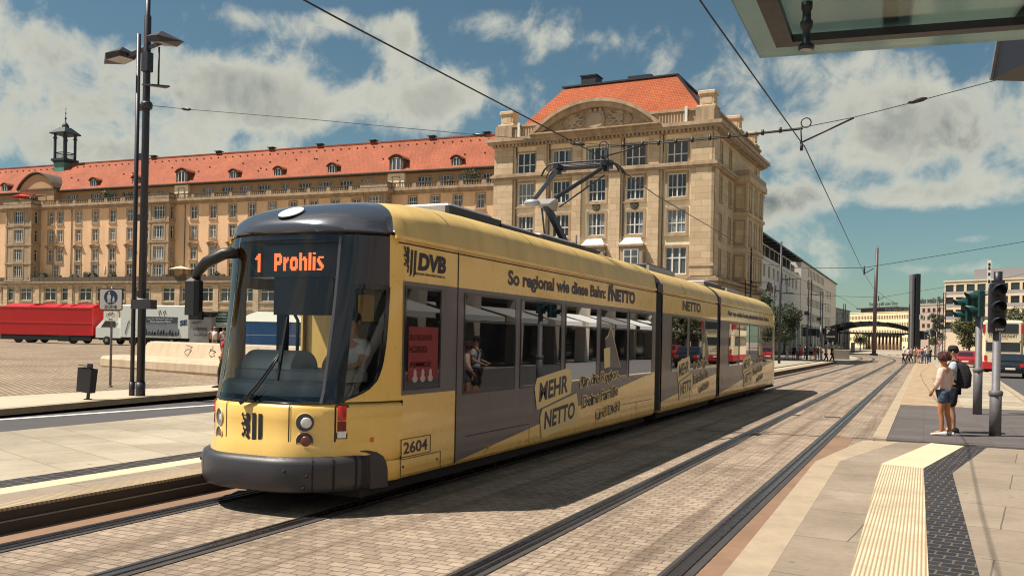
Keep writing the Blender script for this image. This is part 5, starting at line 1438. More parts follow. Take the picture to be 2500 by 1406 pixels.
# headlights
for sg in (-1, 1):
    for z, r, red in ((.945, .093, False), (.758, .088, True)):
        x = sg * .56; y = py(x, z); e = .05; n = Vector(((py(abs(x) + e, z) - py(abs(x) - e, z)) / (2 * e) * sg, -1, 0)).normalized()
        M_ = Matrix.Translation((x, y, z)) @ n.to_track_quat('Z', 'Y').to_matrix().to_4x4()
        mb = MB(); mb.xf = M_; mb.lathe((0, 0, 0), [(r, -.03), (r, .008), (r * .94, .012), (r * .92, .004), (.01, .003)], 24); h = mb.build('headlight', [M_hous], TRAM)
        mb = MB(); mb.xf = Matrix.Translation((.024, -.002 - .010 * sg, 0)) @ M_
        mb.lathe((0, 0, .004), [(r * .60, 0), (r * .60, .012), (r * .5, .016), (r * .3, .02), (.004, .021)], 18); mb.build('lens', M_lens if not red else mat('dim_red_lens', (.16, .04, .035), .2, spec=.7), h)
        mb = MB(); mb.xf = M_; mb.lathe((0, 0, 0), [(r * 1.05, .001), (r * 1.05, .009), (r * .995, .013), (r * .995, .001)], 24, cap=False); mb.build('rim', M_ty2, h)
    x = sg * .845
    for z0, z1, m in ((.965, 1.115, M_red_l), (.855, .955, mat('dark_red_lens', (.16, .012, .012), .2)), (.785, .853, M_lens)):
        mb = MB(); rows = [[(x + d * sg, py(x + d * sg, z) - o, z) for d, o in ((-.030, .003), (-.022, .016), (.022, .016), (.030, .003))] for z in (z0, z0 + .012, z1 - .012, z1)]; mb.loft(rows, 0, True, closed=False); mb.build('marker_light', m, TRAM)
    mb = MB(); rows = [[(x + d * sg, py(x + d * sg, z) - .003, z) for d in (-.038, -.02, 0, .02, .038)] for z in (.775, 1.125)]; mb.loft(rows, 0, True, closed=False); mb.build('marker_frame', M_blk, TRAM)
for y, z in ((S(931, 1075)[0] + .0, .75), (S(1190, 1095)[0], .43)):
    mb = MB(); x = px(y, z) if y < 1.1 else HW; mb.xf = Matrix.Translation((x + .001, y, z)) @ Matrix.Rotation(R(90), 4, 'Y'); mb.lathe((0, 0, 0), [(.028, 0), (.026, .008), (.01, .012)], 14); mb.build('side_reflector', M_amb, TRAM)
# service hatch with hinges
mb = MB(); y0_, y1_ = S(977, 1120)[0], S(1075, 1110)[0]
for c0, c1, e0, e1 in ((y0_, y1_, .50, .506), (y0_, y0_ + .01, .31, .5), (y1_ - .01, y1_, .31, .5)): mb.box(XS, XS + .001, c0, c1, e0, e1)
for y in (y0_ + .06, y1_ - .08): mb.ball((XS, y, .42), (.004, .018, .014))
mb.build('service_hatch', M_gap, TRAM)
# --- mirror
mb = MB(); mb.tube([(-.66, .52, 2.73), (-.80, .44, 2.715), (-1.02, .40, 2.62), (-1.16, .42, 2.52), (-1.20, .44, 2.44)], [.06, .066, .064, .058, .05], 10)
mir = mb.build('mirror', M_black_p, TRAM)
mb = MB(); mb.cbox(-1.33, -1.12, .36, .50, 2.03, 2.45, .04); mb.cbox(-1.30, -1.10, .40, .49, 1.98, 2.10, .03); mb.build('mirror_head', M_black_p, mir)
# --- wipers
mb = MB()
wp = lambda x, z, o: Vector((x, py(x, z) - o, z))
mb.tube([wp(-.16, 1.13, .05), wp(-.02, 1.30, .06), wp(.12, 1.5, .065), wp(.20, 1.63, .06)], .011, 6); mb.tube([wp(-.11, 1.13, .05), wp(.02, 1.29, .07), wp(.16, 1.5, .075), wp(.21, 1.62, .06)], .011, 6)
mb.bar(wp(.215, 1.36, .03), wp(.215, 2.02, .03), .02, .03); mb.bar(wp(.215, 1.55, .05), wp(.215, 1.72, .05), .05, .03); mb.bar(wp(-.17, 1.115, .05), wp(-.05, 1.2, .06), .05, .035)
mb.build('wiper', M_black_p, TRAM)
# --- cab interior
mb = MB(); mb.box(-1.05, 1.05, 1.0, 11, .85, .9); mb.build('cab_floor', M_dirt, TRAM)
mb = MB(); mb.cbox(-.80, .70, .42, .95, 1.1, 1.34, .04); mb.cbox(-.72, .76, .52, 1.0, 1.34, 1.47, .03)
for k in range(5): mb.box(-.5 + k * .22, -.40 + k * .22, .417, .42, 1.26, 1.285)
mb.build('dashboard', M_dash, TRAM)
mb = MB(); n = 12
mb.loft([[(x, .78 - .24 * math.cos(math.pi * i / n), 1.46 + .20 * math.sin(math.pi * i / n)) for i in range(n + 1)] for x in (-.62, -.6, .02, .06)], 0, True, True, True, closed=False)
mb.build('instrument_hood', mat('hood_grey', (.42, .46, .44), .4), TRAM)
mb = MB(); mb.box(-.68, .52, .72, .98, 2.47, 2.83); mb.build('destination_display', mat('display_panel', (.03, .037, .048), .3), TRAM)
mb = MB()
DOT = {'1': ('..##', '.###', '####', '..##', '..##', '..##', '..##', '..##', '..##'), 'P': ('#####.', '######', '##..##', '##..##', '######', '#####.', '##....', '##....', '##....'), 'r': ('....', '....', '##.#', '####', '###.', '##..', '##..', '##..', '##..'),
       'o': ('......', '......', '.####.', '######', '##..##', '##..##', '##..##', '######', '.####.'), 'h': ('##....', '##....', '##.##.', '######', '##..##', '##..##', '##..##', '##..##', '##..##'), 'l': ('##',) * 9, 'i': ('##', '..', '##', '##', '##', '##', '##', '##', '##'),
       's': ('.....', '.....', '.####', '##...', '###..', '.###.', '..###', '...##', '####.')}
def dots(s_, x, z, p):
    for c_ in s_:
        g = DOT[c_]
        for r_, row in enumerate(g):
            for q_, ch in enumerate(row):
                if ch == '#': mb.box(x + q_ * p, x + q_ * p + p * .78, .712, .718, z + (8 - r_) * p * 1.25, z + (8 - r_) * p * 1.25 + p * .95)
        x += (len(g[0]) + 1.2) * p
dots('1', -.60, 2.53, .0185); dots('Prohlis', -.33, 2.54, .0175)
mb.build('destination_text', M_led, TRAM)
mb = MB(); mb.face([(-HW + .001, 1.16, 1.17), (-HW + .001, 2.24, 1.17), (-HW + .001, 2.24, 2.37), (-HW + .001, 1.16, 2.37)]); mb.build('front_door_glass', M_ws, TRAM)
mb = MB(); mb.box(-.35, -.22, 2.15, 2.2, .9, 2.85); mb.box(.05, 1.05, 2.15, 2.2, .9, 2.85); mb.box(-1.05, 1.05, 2.15, 2.2, 2.35, 2.85); mb.box(-.35, 1.05, 2.15, 2.2, .9, 1.5)
mb.box(-.72, -.60, 1.25, 1.33, .9, 2.85); mb.tube([(-.45, 1.3, .9), (-.45, 1.3, 2.0), (-.55, 1.3, 2.15)], .02, 6)
mb.box(-.35, .45, .74, .76, 2.05, 2.47)
mb.build('cab_partition', mat('partition', (.035, .037, .045), .5), TRAM)
mb = MB(); mb.cbox(.12, .62, 1.42, 1.55, 1.3, 2.0, .04); mb.cbox(.12, .62, 1.1, 1.55, 1.15, 1.28, .04); mb.build('driver_seat', mat('seat_cloth', (.05, .055, .07), .8), TRAM)
mb = MB(); mb.box(-.80, .80, .86, 2.2, 2.86, 2.89); mb.build('cab_ceiling', mat('ceiling', (.25, .26, .27), .8), TRAM)
# --- gangways, underframe, bogies
for ya_, yb_ in ((11.1, 11.62), (17.2, 17.62)):
    mb = MB(); n = 7
    for k in range(n):
        y0_ = ya_ + (yb_ - ya_) * k / n; y1_ = ya_ + (yb_ - ya_) * (k + 1) / n; ym = (y0_ + y1_) / 2
        ring = lambda s_, y: [(x * s_, y, .35 + (z - .35) * s_) for x, z in [(HW - .03, .35), (HW - .02, 2.9)] + cross[1:-1] + [(-HW + .02, 2.9), (-HW + .03, .35)]]
        mb.loft([ring(.955, y0_), ring(1.0, ym), ring(.955, y1_)], 0, False, closed=False)
    g = mb.build('gangway', mat('gangway_rubber', (.022, .022, .028), .6), TRAM)
    mb = MB(); mb.box(HW - .06, HW + .02, ya_ + .05, yb_ - .08, 2.86, 3.05); mb.bar((HW - .03, ya_ + .25, 3.05), (.75, ya_ + .25, 3.36), .2, .05); mb.build('gangway_cover', M_sheet, g)
mb = MB(); mb.box(-.98, .98, .55, 10.9, .16, .5); mb.box(-.98, .98, 11.8, 17.0, .16, .5); mb.box(-.98, .98, 17.8, 28.4, .16, .5); mb.build('underframe', M_dirt, TRAM)
for yc in (3.3, 9.4, 15.0, 24.6):
    mb = MB(); mb.box(-.95, .95, yc - 1.2, yc + 1.2, .14, .4); bg_ = mb.build('bogie', M_dirt, TRAM)
    for q in (-.8, .8):
        for sg in (-1, 1):
            mb = MB(); mb.xf = Matrix.Translation((sg * .73, yc + q, .30)) @ Matrix.Rotation(R(90), 4, 'Y'); mb.lathe((0, 0, -.06), [(.28, 0), (.30, .02), (.28, .04), (.28, .12), (.1, .13)], 18); mb.build('wheel', M_steel, bg_)
# --- roof equipment
for y0_, y1_, h, m in ((3.2, 4.5, .16, M_metal), (4.75, 5.95, .10, M_metal), (6.35, 8.05, .12, M_metal), (12.6, 14.6, .14, M_sheet), (18.4, 20.2, .13, M_metal), (21.4, 23.0, .13, M_sheet)):
    mb = MB(); mb.cbox(-.62, .52, y0_, y1_, 3.40, 3.46 + h, .03); b = mb.build('roof_box', m, TRAM)
    mb = MB(); mb.box(.50, .56, y0_ - .1, y1_ + .2, 3.40, 3.44 + h * .8); mb.build('side_screen', M_metal if m is M_sheet else M_sheet, b)
# --- pantograph
PT = MB(); zb = 3.56
PT.box(-.5, .5, 7.9, 9.3, 3.50, 3.56); PT.bar((0, 8.9, zb), (.0, 7.72, 4.27), .09, .12)
PT.bar((-.22, 8.3, zb), (-.1, 7.78, 4.20), .03, .03)
pg = PT.build('pantograph', M_pant, TRAM)
mb = MB(); mb.loft([[(-.12, 7.58, 4.25), (.12, 7.58, 4.25), (.12, 7.95, 4.16), (-.12, 7.95, 4.16)], [(-.24, 7.60, 4.34), (.24, 7.60, 4.34), (.18, 7.9, 4.32), (-.18, 7.9, 4.32)]], 0, False, True, True); mb.ball((-.2, 7.55, 4.27), (.16, .1, .07)); mb.build('knee_casting', M_metal, pg)
mb = MB(); mb.bar((-.2, 7.68, 4.36), (-.50, 9.55, 5.26), .045, .065); mb.bar((.2, 7.68, 4.36), (.50, 9.55, 5.26), .045, .065); mb.tube([(.24, 7.8, 4.22), (.42, 9.7, 5.1)], .016, 6)
mb.build('upper_arm', M_pant, pg)
mb = MB()
for y in (9.42, 9.66, 9.80):
    mb.tube([(-.82, y, 5.10), (-.76, y, 5.22), (-.66, y, 5.32), (-.52, y, 5.345), (.52, y, 5.345), (.66, y, 5.32), (.76, y, 5.22), (.82, y, 5.10)], .02 if y != 9.66 else .013, 6)
for x in (-.5, .5): mb.box(x - .05, x + .05, 9.38, 9.84, 5.24, 5.33); mb.box(x - .04, x + .04, 9.5, 9.62, 5.14, 5.26)
mb.bar((-.5, 9.6, 5.25), (.5, 9.6, 5.25), .05, .05); mb.build('collector_head', M_pant, pg)
# ================================================================ STREET FURNITURE
M_lamp = mat('lamp_pole_paint', (.040, .038, .050), .45, .35, var=.2, vscale=2)
M_lampgl = mat('lamp_glass', (.30, .29, .30), .2, spec=.6)
SZ2 = SZ - .003
# ---- double lamp pole with span wire clamp
LP = thing('lamp_post', 'tall dark double tube lamp post with two kite shaped lamp heads on the far pavement', 'lamp post', (-18.72, 17.44, SZ2))
def lamp_post(t, h1=10.6, h2=9.5):
    mb = MB(); mb.tube([(0, 0, 0), (0, 0, h1 - .65), (0, 0, h1 - .6), (0, 0, h1)], [.105, .09, .06, .06], 14); mb.build('pole', M_lamp, t)
    mb = MB(); mb.tube([(-.24, -.06, 0), (-.24, -.06, h2)], .055, 10); mb.build('side_pole', M_lamp, t)
    mb = MB()
    for z in (.35, 2.6, 4.6, 6.2, 7.5): mb.box(-.24, 0, -.07, .04, z, z + (.16 if z > 1 else .02))
    mb.tube([(0, 0, 0), (0, 0, .36)], .125, 12); mb.tube([(-.24, -.06, 0), (-.24, -.06, .36)], .075, 10); mb.build('bracket', M_lamp, t)
    mb = MB(); mb.bar((-.7, -.1, 8.95), (.6, .05, 9.25), .06, .09); mb.bar((-.1, 0, 8.75), (.12, 0, 8.75), .2, .5); mb.build('crossarm', M_lamp, t)
    for sg, c in ((-1, (-.9, -.1, 8.92)), (1, (.62, .0, 9.22))):
        c = Vector(c); mb = MB()
        tip = c + Vector((sg * .62, .05, -.06))
        top = [c + Vector(q) for q in ((-.35 * sg, -.30, .10), (.1 * sg, -.36, .06), (.1 * sg, .36, .12), (-.35 * sg, .30, .14))]
        ap = c + Vector((-.12 * sg, 0, .30))
        low = [c + Vector(q) for q in ((-.30 * sg, -.25, -.03), (.12 * sg, -.30, -.10), (.12 * sg, .30, -.06), (-.30 * sg, .25, 0))]
        for a, b in ((0, 1), (2, 3), (3, 0)): mb.face([top[a], top[b], ap]); mb.face([top[a], top[b], low[b], low[a]])
        mb.face([top[1], tip, ap]); mb.face([tip, top[2], ap]); mb.face([top[1], tip, low[1]]); mb.face([tip, top[2], low[2]]); mb.face([low[1], tip, low[2]]); mb.face(low, 1)
        mb.build('lamp_head', [M_lamp, M_lampgl], t)
    mb = MB(); mb.tube([(.42, 0, 9.1), (.42, 0, 8.12)], .025, 6); mb.loft([[(.02, -.18, 8.10), (.45, -.24, 8.04), (.82, 0, 8.02), (.45, .24, 8.08)], [(.02, -.18, 8.14), (.45, -.24, 8.08), (.82, 0, 8.06), (.45, .24, 8.12)]], 0, False, True, True); mb.tube([(.1, 0, 8.05), (0, 0, 8.05)], .03, 6); mb.build('reflector', M_lamp, t)
    mb = MB(); mb.box(-.28, .42, -.12, .10, 2.28, 2.52); mb.tube([(0, 0, 2.3), (0, 0, 2.33)], .115, 12, 1); mb.tube([(0, 0, 2.52), (0, 0, 2.55)], .115, 12, 1); mb.build('control_box', [M_lamp, M_zinc], t)
lamp_post(LP)
mb = MB(); mb.lathe((.02, 0, 7.52), [(.12, 0), (.15, .05), (.15, .14), (.12, .19)], 12); mb.build('clamp', M_lamp, LP)
# distant lamp poles along the street
for k, (u, D, h, lab) in enumerate(((1903, 70, 9.6, 'slim dark lamp pole rising in front of the grey department store'), (1830, 84, 10.5, 'dark lamp pole at the right corner of the sandstone block'), (1402, 72, 10, 'dark lamp pole standing behind the raised pantograph'))):
    p = at(u, 840, D); t = thing('street_lamp', lab, 'lamp post', (p.x, p.y, .1), PSI, 'street lamps by the square')
    mb = MB(); mb.tube([(0, 0, 0), (0, 0, h)], [.11, .07], 8); mb.tube([(-.5, 0, .2), (-.5, 0, h * .72)], .05, 6); mb.bar((-.5, 0, h * .6), (0, 0, h * .6), .05, .1); mb.build('pole', M_lamp, t)
    mb = MB(); z = h * .70
    mb.loft([[(.1, -.3, z - .05), (1.5, 0, z), (.1, .3, z - .05), (0, 0, z + .3)], [(.1, -.3, z - .12), (1.5, 0, z - .03), (.1, .3, z - .12), (0, 0, z - .1)]], 0, False, True, True); mb.build('lamp_head', M_lamp, t)
    mb = MB(); mb.bar((.5, 0, z), (.5, 0, z - 1.1), .05, .05); mb.box(.2, .95, -.2, .2, z - 1.18, z - 1.1); mb.build('reflector', M_lamp, t)
# ---- pedestrian zone sign
def pxy(u, v, y): 
    p = at(u, v, 1.0) - Vector((0, 0, CAMZ)); p = p * (y / p.y); p.z += CAMZ; return p
ZS = thing('zone_sign', 'white pedestrian zone sign above a small bicycle plate on a grey pole', 'road sign', (-22.08, 19.43, SZ2))
mb = MB(); mb.tube([(0, 0, 0), (0, 0, 3.0)], .035, 10); mb.lathe((0, 0, 0), [(.07, 0), (.07, .04), (.04, .06)], 10); mb.build('pole', M_galv, ZS)
def rrect(x0, x1, z0, z1, r, y):
    out = []
    for cx_, cz_, a0 in ((x1 - r, z1 - r, 0), (x0 + r, z1 - r, 90), (x0 + r, z0 + r, 180), (x1 - r, z0 + r, 270)):
        for k in range(5): a = R(a0 + k * 22.5); out.append((cx_ + r * math.cos(a), y, cz_ + r * math.sin(a)))
    return out
M_sblue = mat('sign_blue', (.012, .035, .10), .45)
ANG = R(18)
def person_glyph(mb, x, z, s, y, mi):
    mb.face([(x + .09 * s * math.cos(k * .5236), y, z + .88 * s + .1 * s * math.sin(k * .5236)) for k in range(12)], mi)
    for q in ([(-.12, .75), (.1, .75), (.2, .45), (.13, .42), (.17, .3), (-.2, .3), (-.13, .5), (-.22, .42)], [(-.12, .3), (.0, .3), (-.03, 0), (-.16, 0)], [(.02, .3), (.12, .3), (.16, 0), (.05, 0)]):
        mb.face([(x + a * s, y, z + b * s) for a, b in q], mi)
mb = MB(); mb.xf = Matrix.Rotation(ANG, 4, 'Z')
mb.loft([rrect(-.37, .37, 2.30, 2.94, .05, -.045), rrect(-.37, .37, 2.30, 2.94, .05, -.065)], 1, False, True, True)
mb.face(rrect(-.345, .345, 2.325, 2.915, .04, -.067), 0)
mb.face([(.215 * math.cos(k * .2618), -.069, 2.685 + .215 * math.sin(k * .2618)) for k in range(24)], 2)
person_glyph(mb, -.05, 2.52, .34, -.071, 0); person_glyph(mb, .09, 2.52, .2, -.071, 0)
add_text(mb, 'ZONE', (-.20, -.069, 2.355), (.40, 0, 0), (0, 0, .095), 3, bold=.02, depth=.001); mb.build('sign_plate', [mat('sign_white', (.50, .48, .45), .5), M_lamp, M_sblue, M_blk], ZS)
mb = MB(); mb.xf = Matrix.Rotation(ANG, 4, 'Z')
mb.loft([rrect(-.22, .22, 1.98, 2.27, .03, -.045), rrect(-.22, .22, 1.98, 2.27, .03, -.062)], 0, False, True, True)
for x in (-.09, .09):
    ring = [[(x + r_ * math.cos(k * .45), -.064, 2.15 + r_ * math.sin(k * .45)) for k in range(14)] for r_ in (.055, .045)]; mb.loft(ring, 1, False)
for a, b in (((-.09, 2.15), (-.03, 2.22)), ((-.03, 2.22), (.06, 2.22)), ((.06, 2.22), (.0, 2.15)), ((.0, 2.15), (-.03, 2.22)), ((-.09, 2.15), (0, 2.15)), ((.06, 2.22), (.09, 2.15)), ((.05, 2.24), (.085, 2.235))): mb.bar((a[0], -.0645, a[1]), (b[0], -.0645, b[1]), .01, .002, 1, up=(0, 1, 0))
add_text(mb, 'frei', (-.06, -.064, 2.005), (.12, 0, 0), (0, 0, .06), 1, bold=.02, depth=.001); mb.build('bicycle_plate', [M_white_p, M_blk], ZS)
# ---- litter bin
LB = thing('litter_bin', 'dark tilted sheet metal litter bin on a post at the kerb', 'litter bin', (-18.72, 15.81, SZ2), R(10))
LB.scale = (.82, .82, .82)
mb = MB(); mb.bar((0, 0, 0), (.10, 0, 1.05), .07, .07); mb.box(-.08, .08, -.08, .08, 0, .02); mb.build('post', M_lamp, LB)
mb = MB(); mb.xf = Matrix.Translation((.05, -.10, .58)) @ Matrix.Rotation(R(6), 4, 'Y')
mb.loft([[(-.23, -.14, -.36), (.23, -.14, -.36), (.23, .12, -.36), (-.23, .12, -.36)], [(-.24, -.17, .36), (.24, -.17, .36), (.24, .12, .36), (-.24, .12, .36)]], 0, False, True, False)
mb.loft([[(-.22, -.15, .36), (.22, -.15, .36), (.22, .10, .36), (-.22, .10, .36)], [(-.21, -.12, -.2), (.21, -.12, -.2), (.21, .09, -.2), (-.21, .09, -.2)]], 0, False, False, True)
mb.build('bucket', M_steel_d, LB)
mb = MB(); mb.xf = Matrix.Translation((.05, -.10, .60)) @ Matrix.Rotation(R(6), 4, 'Y'); mb.box(-.29, .22, -.10, -.07, .40, .42); mb.box(-.06, .06, .0, .1, .3, .47); mb.build('flap', M_lamp, LB)
# ---- long stone bench
bA, bB = G(258, 886, .35), G(560, 910, .3)
d = bB - bA; ang = math.atan2(d.y, d.x)
BN = thing('stone_bench', 'long pale stone bench with a sloping back and scrawled graffiti on the square', 'bench', (bA.x, bA.y, .12), ang)
M_bstone = mat('bench_stone', (.56, .43, .30), .85, var=.15, vscale=.8, bump=.2, bscale=20, streak=.15)
Lb = 26.0
mb = MB(); 
mb.loft([[(x0, y, z) for y, z in ((-.05, .0), (-.1, .12), (-.1, .42), (0, .55), (.9, .60), (.9, 0))] for x0 in (-.3, Lb)], 0, False, True, True); mb.build('seat', M_bstone, BN)
mb = MB(); mb.loft([[(x0 + q, y, z) for y, z, q in ((.9, .0, 0), (.88, .60, 0), (1.08, 1.18, .22), (1.45, 1.24, .22), (1.6, .0, 0))] for x0 in (1.35, Lb)], 0, False, True, True); bk = mb.build('backrest', M_bstone, BN)
mb = MB()
rd = random.Random(5)
for c in (5.0, 6.8, 9.6):
    pts = [(c + rd.uniform(-.3, .3), 0, .68 + .45 * k / 6) for k in range(7)]
    pts = [Vector((x, .88 + (z - .6) * .345 - .008, z)) for x, _, z in pts]; mb.tube(pts, .010, 4)
    pts = [Vector((c + .22 * math.cos(k * .8), .88 + (.85 + .12 * math.sin(k * .8) - .6) * .345 - .008, .85 + .12 * math.sin(k * .8))) for k in range(7)]; mb.tube(pts, .009, 4)
mb.build('graffiti', M_blk, bk)
# ================================================================ VEHICLES AND STALLS ON THE SQUARE
M_redp = mat('red_truck_paint', (.52, .008, .012), .38, coat=.2, var=.1, vscale=.6)
M_tyre = mat('tyre', (.018, .017, .017), .85)
M_rim = mat('wheel_rim', (.3, .3, .3), .4, .6)
def wheel(t, x, y, r, w=.24, axis='Y'):
    mb = MB(); mb.xf = Matrix.Translation((x, y, r)) @ Matrix.Rotation(R(90), 4, 'X' if axis == 'Y' else 'Y')
    mb.lathe((0, 0, -w / 2), [(r * .6, 0), (r * .94, .0), (r, .04), (r, w - .04), (r * .94, w), (r * .6, w)], 18); wh = mb.build('wheel', M_tyre, t)
    mb = MB(); mb.xf = Matrix.Translation((x, y, r)) @ Matrix.Rotation(R(90), 4, 'X' if axis == 'Y' else 'Y'); mb.lathe((0, 0, -w / 2 - .01), [(.05, -.02), (r * .4, .0), (r * .6, .03), (r * .6, w - .02), (r * .4, w + .01), (.05, w + .03)], 14); mb.build('rim', M_rim, wh)
GZ = .47
q = at(226, 838, 81); a_ = at(-10, 835, 84)
d = Vector((q.x - a_.x, q.y - a_.y, 0)); ang = R(17)
RT = thing('red_trailer', 'bright red box trailer with folded top flaps parked on the square', 'trailer', (q.x, q.y, GZ), ang)
mb = MB(); mb.box(-9.2, -.0, 0, 2.5, .75, 3.25); b = mb.build('body', M_redp, RT)
mb = MB(); mb.box(-9.2, .02, -.03, -.001, 1.85, 1.90); mb.box(-9.2, .02, -.03, -.001, 3.2, 3.28); mb.box(-.06, .02, -.035, -.001, .75, 3.2); mb.build('body_rails', mat('red_trim', (.75, .05, .04), .4), RT)
mb = MB()
for x0, x1 in ((-9.0, -6.3), (-6.2, -3.6), (-3.5, -.2)): mb.loft([[(x0, .02, 3.28), (x1, .02, 3.28), (x1 + .1, .9, 3.6), (x0 + .5, .9, 3.6)], [(x0, .06, 3.28), (x1, .06, 3.28), (x1 + .1, .94, 3.6), (x0 + .5, .94, 3.6)]], 0, False, True, True)
mb.box(-9.2, -.1, 1.7, 2.5, 3.25, 3.62); mb.bar((-5.9, .3, 3.4), (-4.4, .9, 3.8), .08, .08); mb.bar((-2.4, .3, 3.4), (-1.1, .9, 3.8), .08, .08); mb.build('roof_flap', M_redp, RT)
mb = MB(); mb.box(-9.1, -.2, .02, .12, .28, .745); mb.box(-9.1, -.2, .2, 2.3, .45, .75); mb.box(-3.4, -2.3, -.02, .3, .2, .75); mb.box(-.3, .2, .3, 2.2, .5, .7); mb.build('chassis', M_dirt, RT)
for x in (-7.4, -6.3, -2.0): 
    for y in (.2, 2.3): wheel(RT, x, y, .45)
# ----  white box van with pictures
q0, q1 = at(292, 838, 80), at(460, 834, 79)
d = q1 - q0; d.z = 0; ang = math.atan2(d.y, d.x); L = d.length
VT = thing('white_van', 'white box van with a framed picture panel and cartoon mouse ears lettering on its side', 'van', (q0.x, q0.y, GZ), ang)
VT['label'] = 'white box van with a dark picture panel and blue lettering behind the lamp post'
M_vw = mat('van_white', (.74, .78, .74), .4, var=.05, vscale=.8)
mb = MB(); mb.cbox(.0, L, 0, 2.4, .7, 3.55, .05); mb.build('body', M_vw, VT)
mb = MB(); mb.loft([[(-2.4, .1, .6), (0, .1, .6), (0, 2.3, .6), (-2.4, 2.3, .6)], [(-2.4, .1, 1.5), (0, .1, 1.5), (0, 2.3, 1.5), (-2.4, 2.3, 1.5)], [(-1.6, .2, 2.4), (0, .2, 2.4), (0, 2.2, 2.4), (-1.6, 2.2, 2.4)]], 0, False, True, True); cb = mb.build('cab', M_vw, VT)
mb = MB(); mb.loft([[(-1.9, .12, 1.55), (-.5, .12, 1.55), (-.5, .1, 2.3), (-1.35, .1, 2.3)], [(-1.9, .09, 1.55), (-.5, .09, 1.55), (-.5, .07, 2.3), (-1.35, .07, 2.3)]], 0, False, True, True); mb.build('side_window', M_dkglass, cb)
mb = MB(); mb.box(2.3, L - 1.05, -.012, -.002, .85, 2.55, 0); mb.box(2.3, L - 1.05, -.016, -.0125, 2.0, 2.55, 1)
add_text(mb, 'Fach-Gastro-Markt', (2.9, -.0165, 2.05), (2.0, 0, 0), (0, 0, .18), 2, depth=.001); add_text(mb, 'wo ihr Einkauf nah ist', (2.6, -.0165, 2.32), (2.4, 0, 0), (0, 0, .11), 2, depth=.001); add_text(mb, 'frisch und günstig', (2.6, -.0125, 1.82), (1.9, 0, 0), (0, 0, .13), 3, shear=.2, depth=.001)
rd = random.Random(9)
for k in range(12):
    x = 2.5 + k * .28; mb.lathe((x, -.02, .95), [(.03 + .1 * rd.random(), 0), (.05 + .09 * rd.random(), .1 + .2 * rd.random()), (.02, .3 + .35 * rd.random())], 6, 1 if k % 3 else 3)
mb.build('picture_panel', [mat('photo_grey', (.20, .22, .25), .6, var=.3, vscale=4), mat('panel_slate', (.05, .07, .10), .5), M_white_p, M_blk], VT)
mb = MB(); add_text(mb, 'SE', (L - .85, -.004, 1.75), (.72, 0, .1), (0, 0, .5), 0, bold=.06, depth=.002); mb.build('lettering', mat('letter_blue', (.01, .03, .12), .5), VT)
mb = MB()
for x in (L - 2.75, L - 2.3): mb.tube([(x, -.01, 2.6), (x - .12, -.01, 3.0), (x + .05, -.01, 3.12), (x + .14, -.01, 2.75)], .025, 4)
mb.tube([(.5, -.01, 1.0), (.75, -.01, 1.9), (.9, -.01, 2.2)], .03, 4); mb.tube([(1.1, -.01, .95), (1.3, -.01, 1.2), (1.5, -.01, .95)], .03, 4); mb.tube([(1.25, -.01, 1.5), (1.25, -.01, 1.9)], .06, 5)
mb.build('line_drawing', M_blk, VT)
for x in (-1.3, 1.2, L - 1.6):
    for y in (.15, 2.2): wheel(VT, x, y, .38)
mb = MB(); mb.box(-2.2, L - .1, .3, 2.1, .4, .7); mb.build('chassis', M_dirt, VT)
# ---- grey stall cover, green stall, blue booth, pale kiosk
q0, q1 = at(462, 838, 76), at(516, 838, 76); L = (q1 - q0).length
KS = thing('covered_stall', 'small market stall wrapped in a pale grey printed tarpaulin', 'market stall', (q0.x, q0.y, GZ), R(22))
mb = MB(); mb.loft([[(0, 0, .1), (L, 0, .1), (L, 1.8, .1), (0, 1.8, .1)], [(.02, .05, 1.5), (L - .02, -.02, 1.5), (L, 1.8, 1.5), (0, 1.8, 1.5)], [(.0, .0, 2.55), (L, .0, 2.55), (L, 1.8, 2.7), (0, 1.8, 2.7)]], 0, False, True, True); mb.build('tarpaulin', mat('tarpaulin_grey', (.30, .29, .28), .7, var=.12, vscale=1.5), KS)
mb = MB(); add_text(mb, 'KRAVAG', (.35, -.05, 1.42), (L - .7, 0, 0), (0, 0, .26), 0, bold=.02, depth=.002); add_text(mb, 'wandert', (.2, -.05, 1.95), (.9, 0, .12), (0, 0, .24), 0, shear=.3, depth=.002); add_text(mb, 'kommt mit!', (.4, -.06, .95), (1.3, 0, .0), (0, 0, .22), 0, shear=.3, depth=.002); mb.build('lettering', M_blk, KS)
mb = MB(); mb.box(-.1, L + .1, -.15, 1.9, 2.72, 3.0); mb.box(-.1, L + .1, -.2, 1.9, 3.0, 3.1, 1); mb.build('stall_roof', [M_steel_d, M_zinc], KS)
q0 = at(514, 838, 77); L2 = 2.0
GS = thing('green_stall', 'market stall under a dark green sign board with white lettering', 'market stall', (q0.x, q0.y, GZ), R(22))
M_green = mat('sign_green', (.010, .075, .05), .5)
mb = MB(); mb.box(0, L2, 0, .1, 2.05, 3.05); mb.build('sign_board', M_green, GS)
mb = MB(); add_text(mb, 'Feinkost und Mehr', (.25, -.004, 2.78), (1.1, 0, 0), (0, 0, .16), 0, bold=.02, depth=.002); add_text(mb, 'a Della Rosa', (.25, -.004, 2.54), (1.1, 0, 0), (0, 0, .16), 0, bold=.02, depth=.002); add_text(mb, 'Feinkostwaren', (.5, -.004, 2.3), (.9, 0, 0), (0, 0, .10), 0, depth=.002); mb.ball((1.62, -.02, 2.78), (.16, .01, .1)); mb.ball((1.7, -.02, 2.6), (.08, .01, .12))
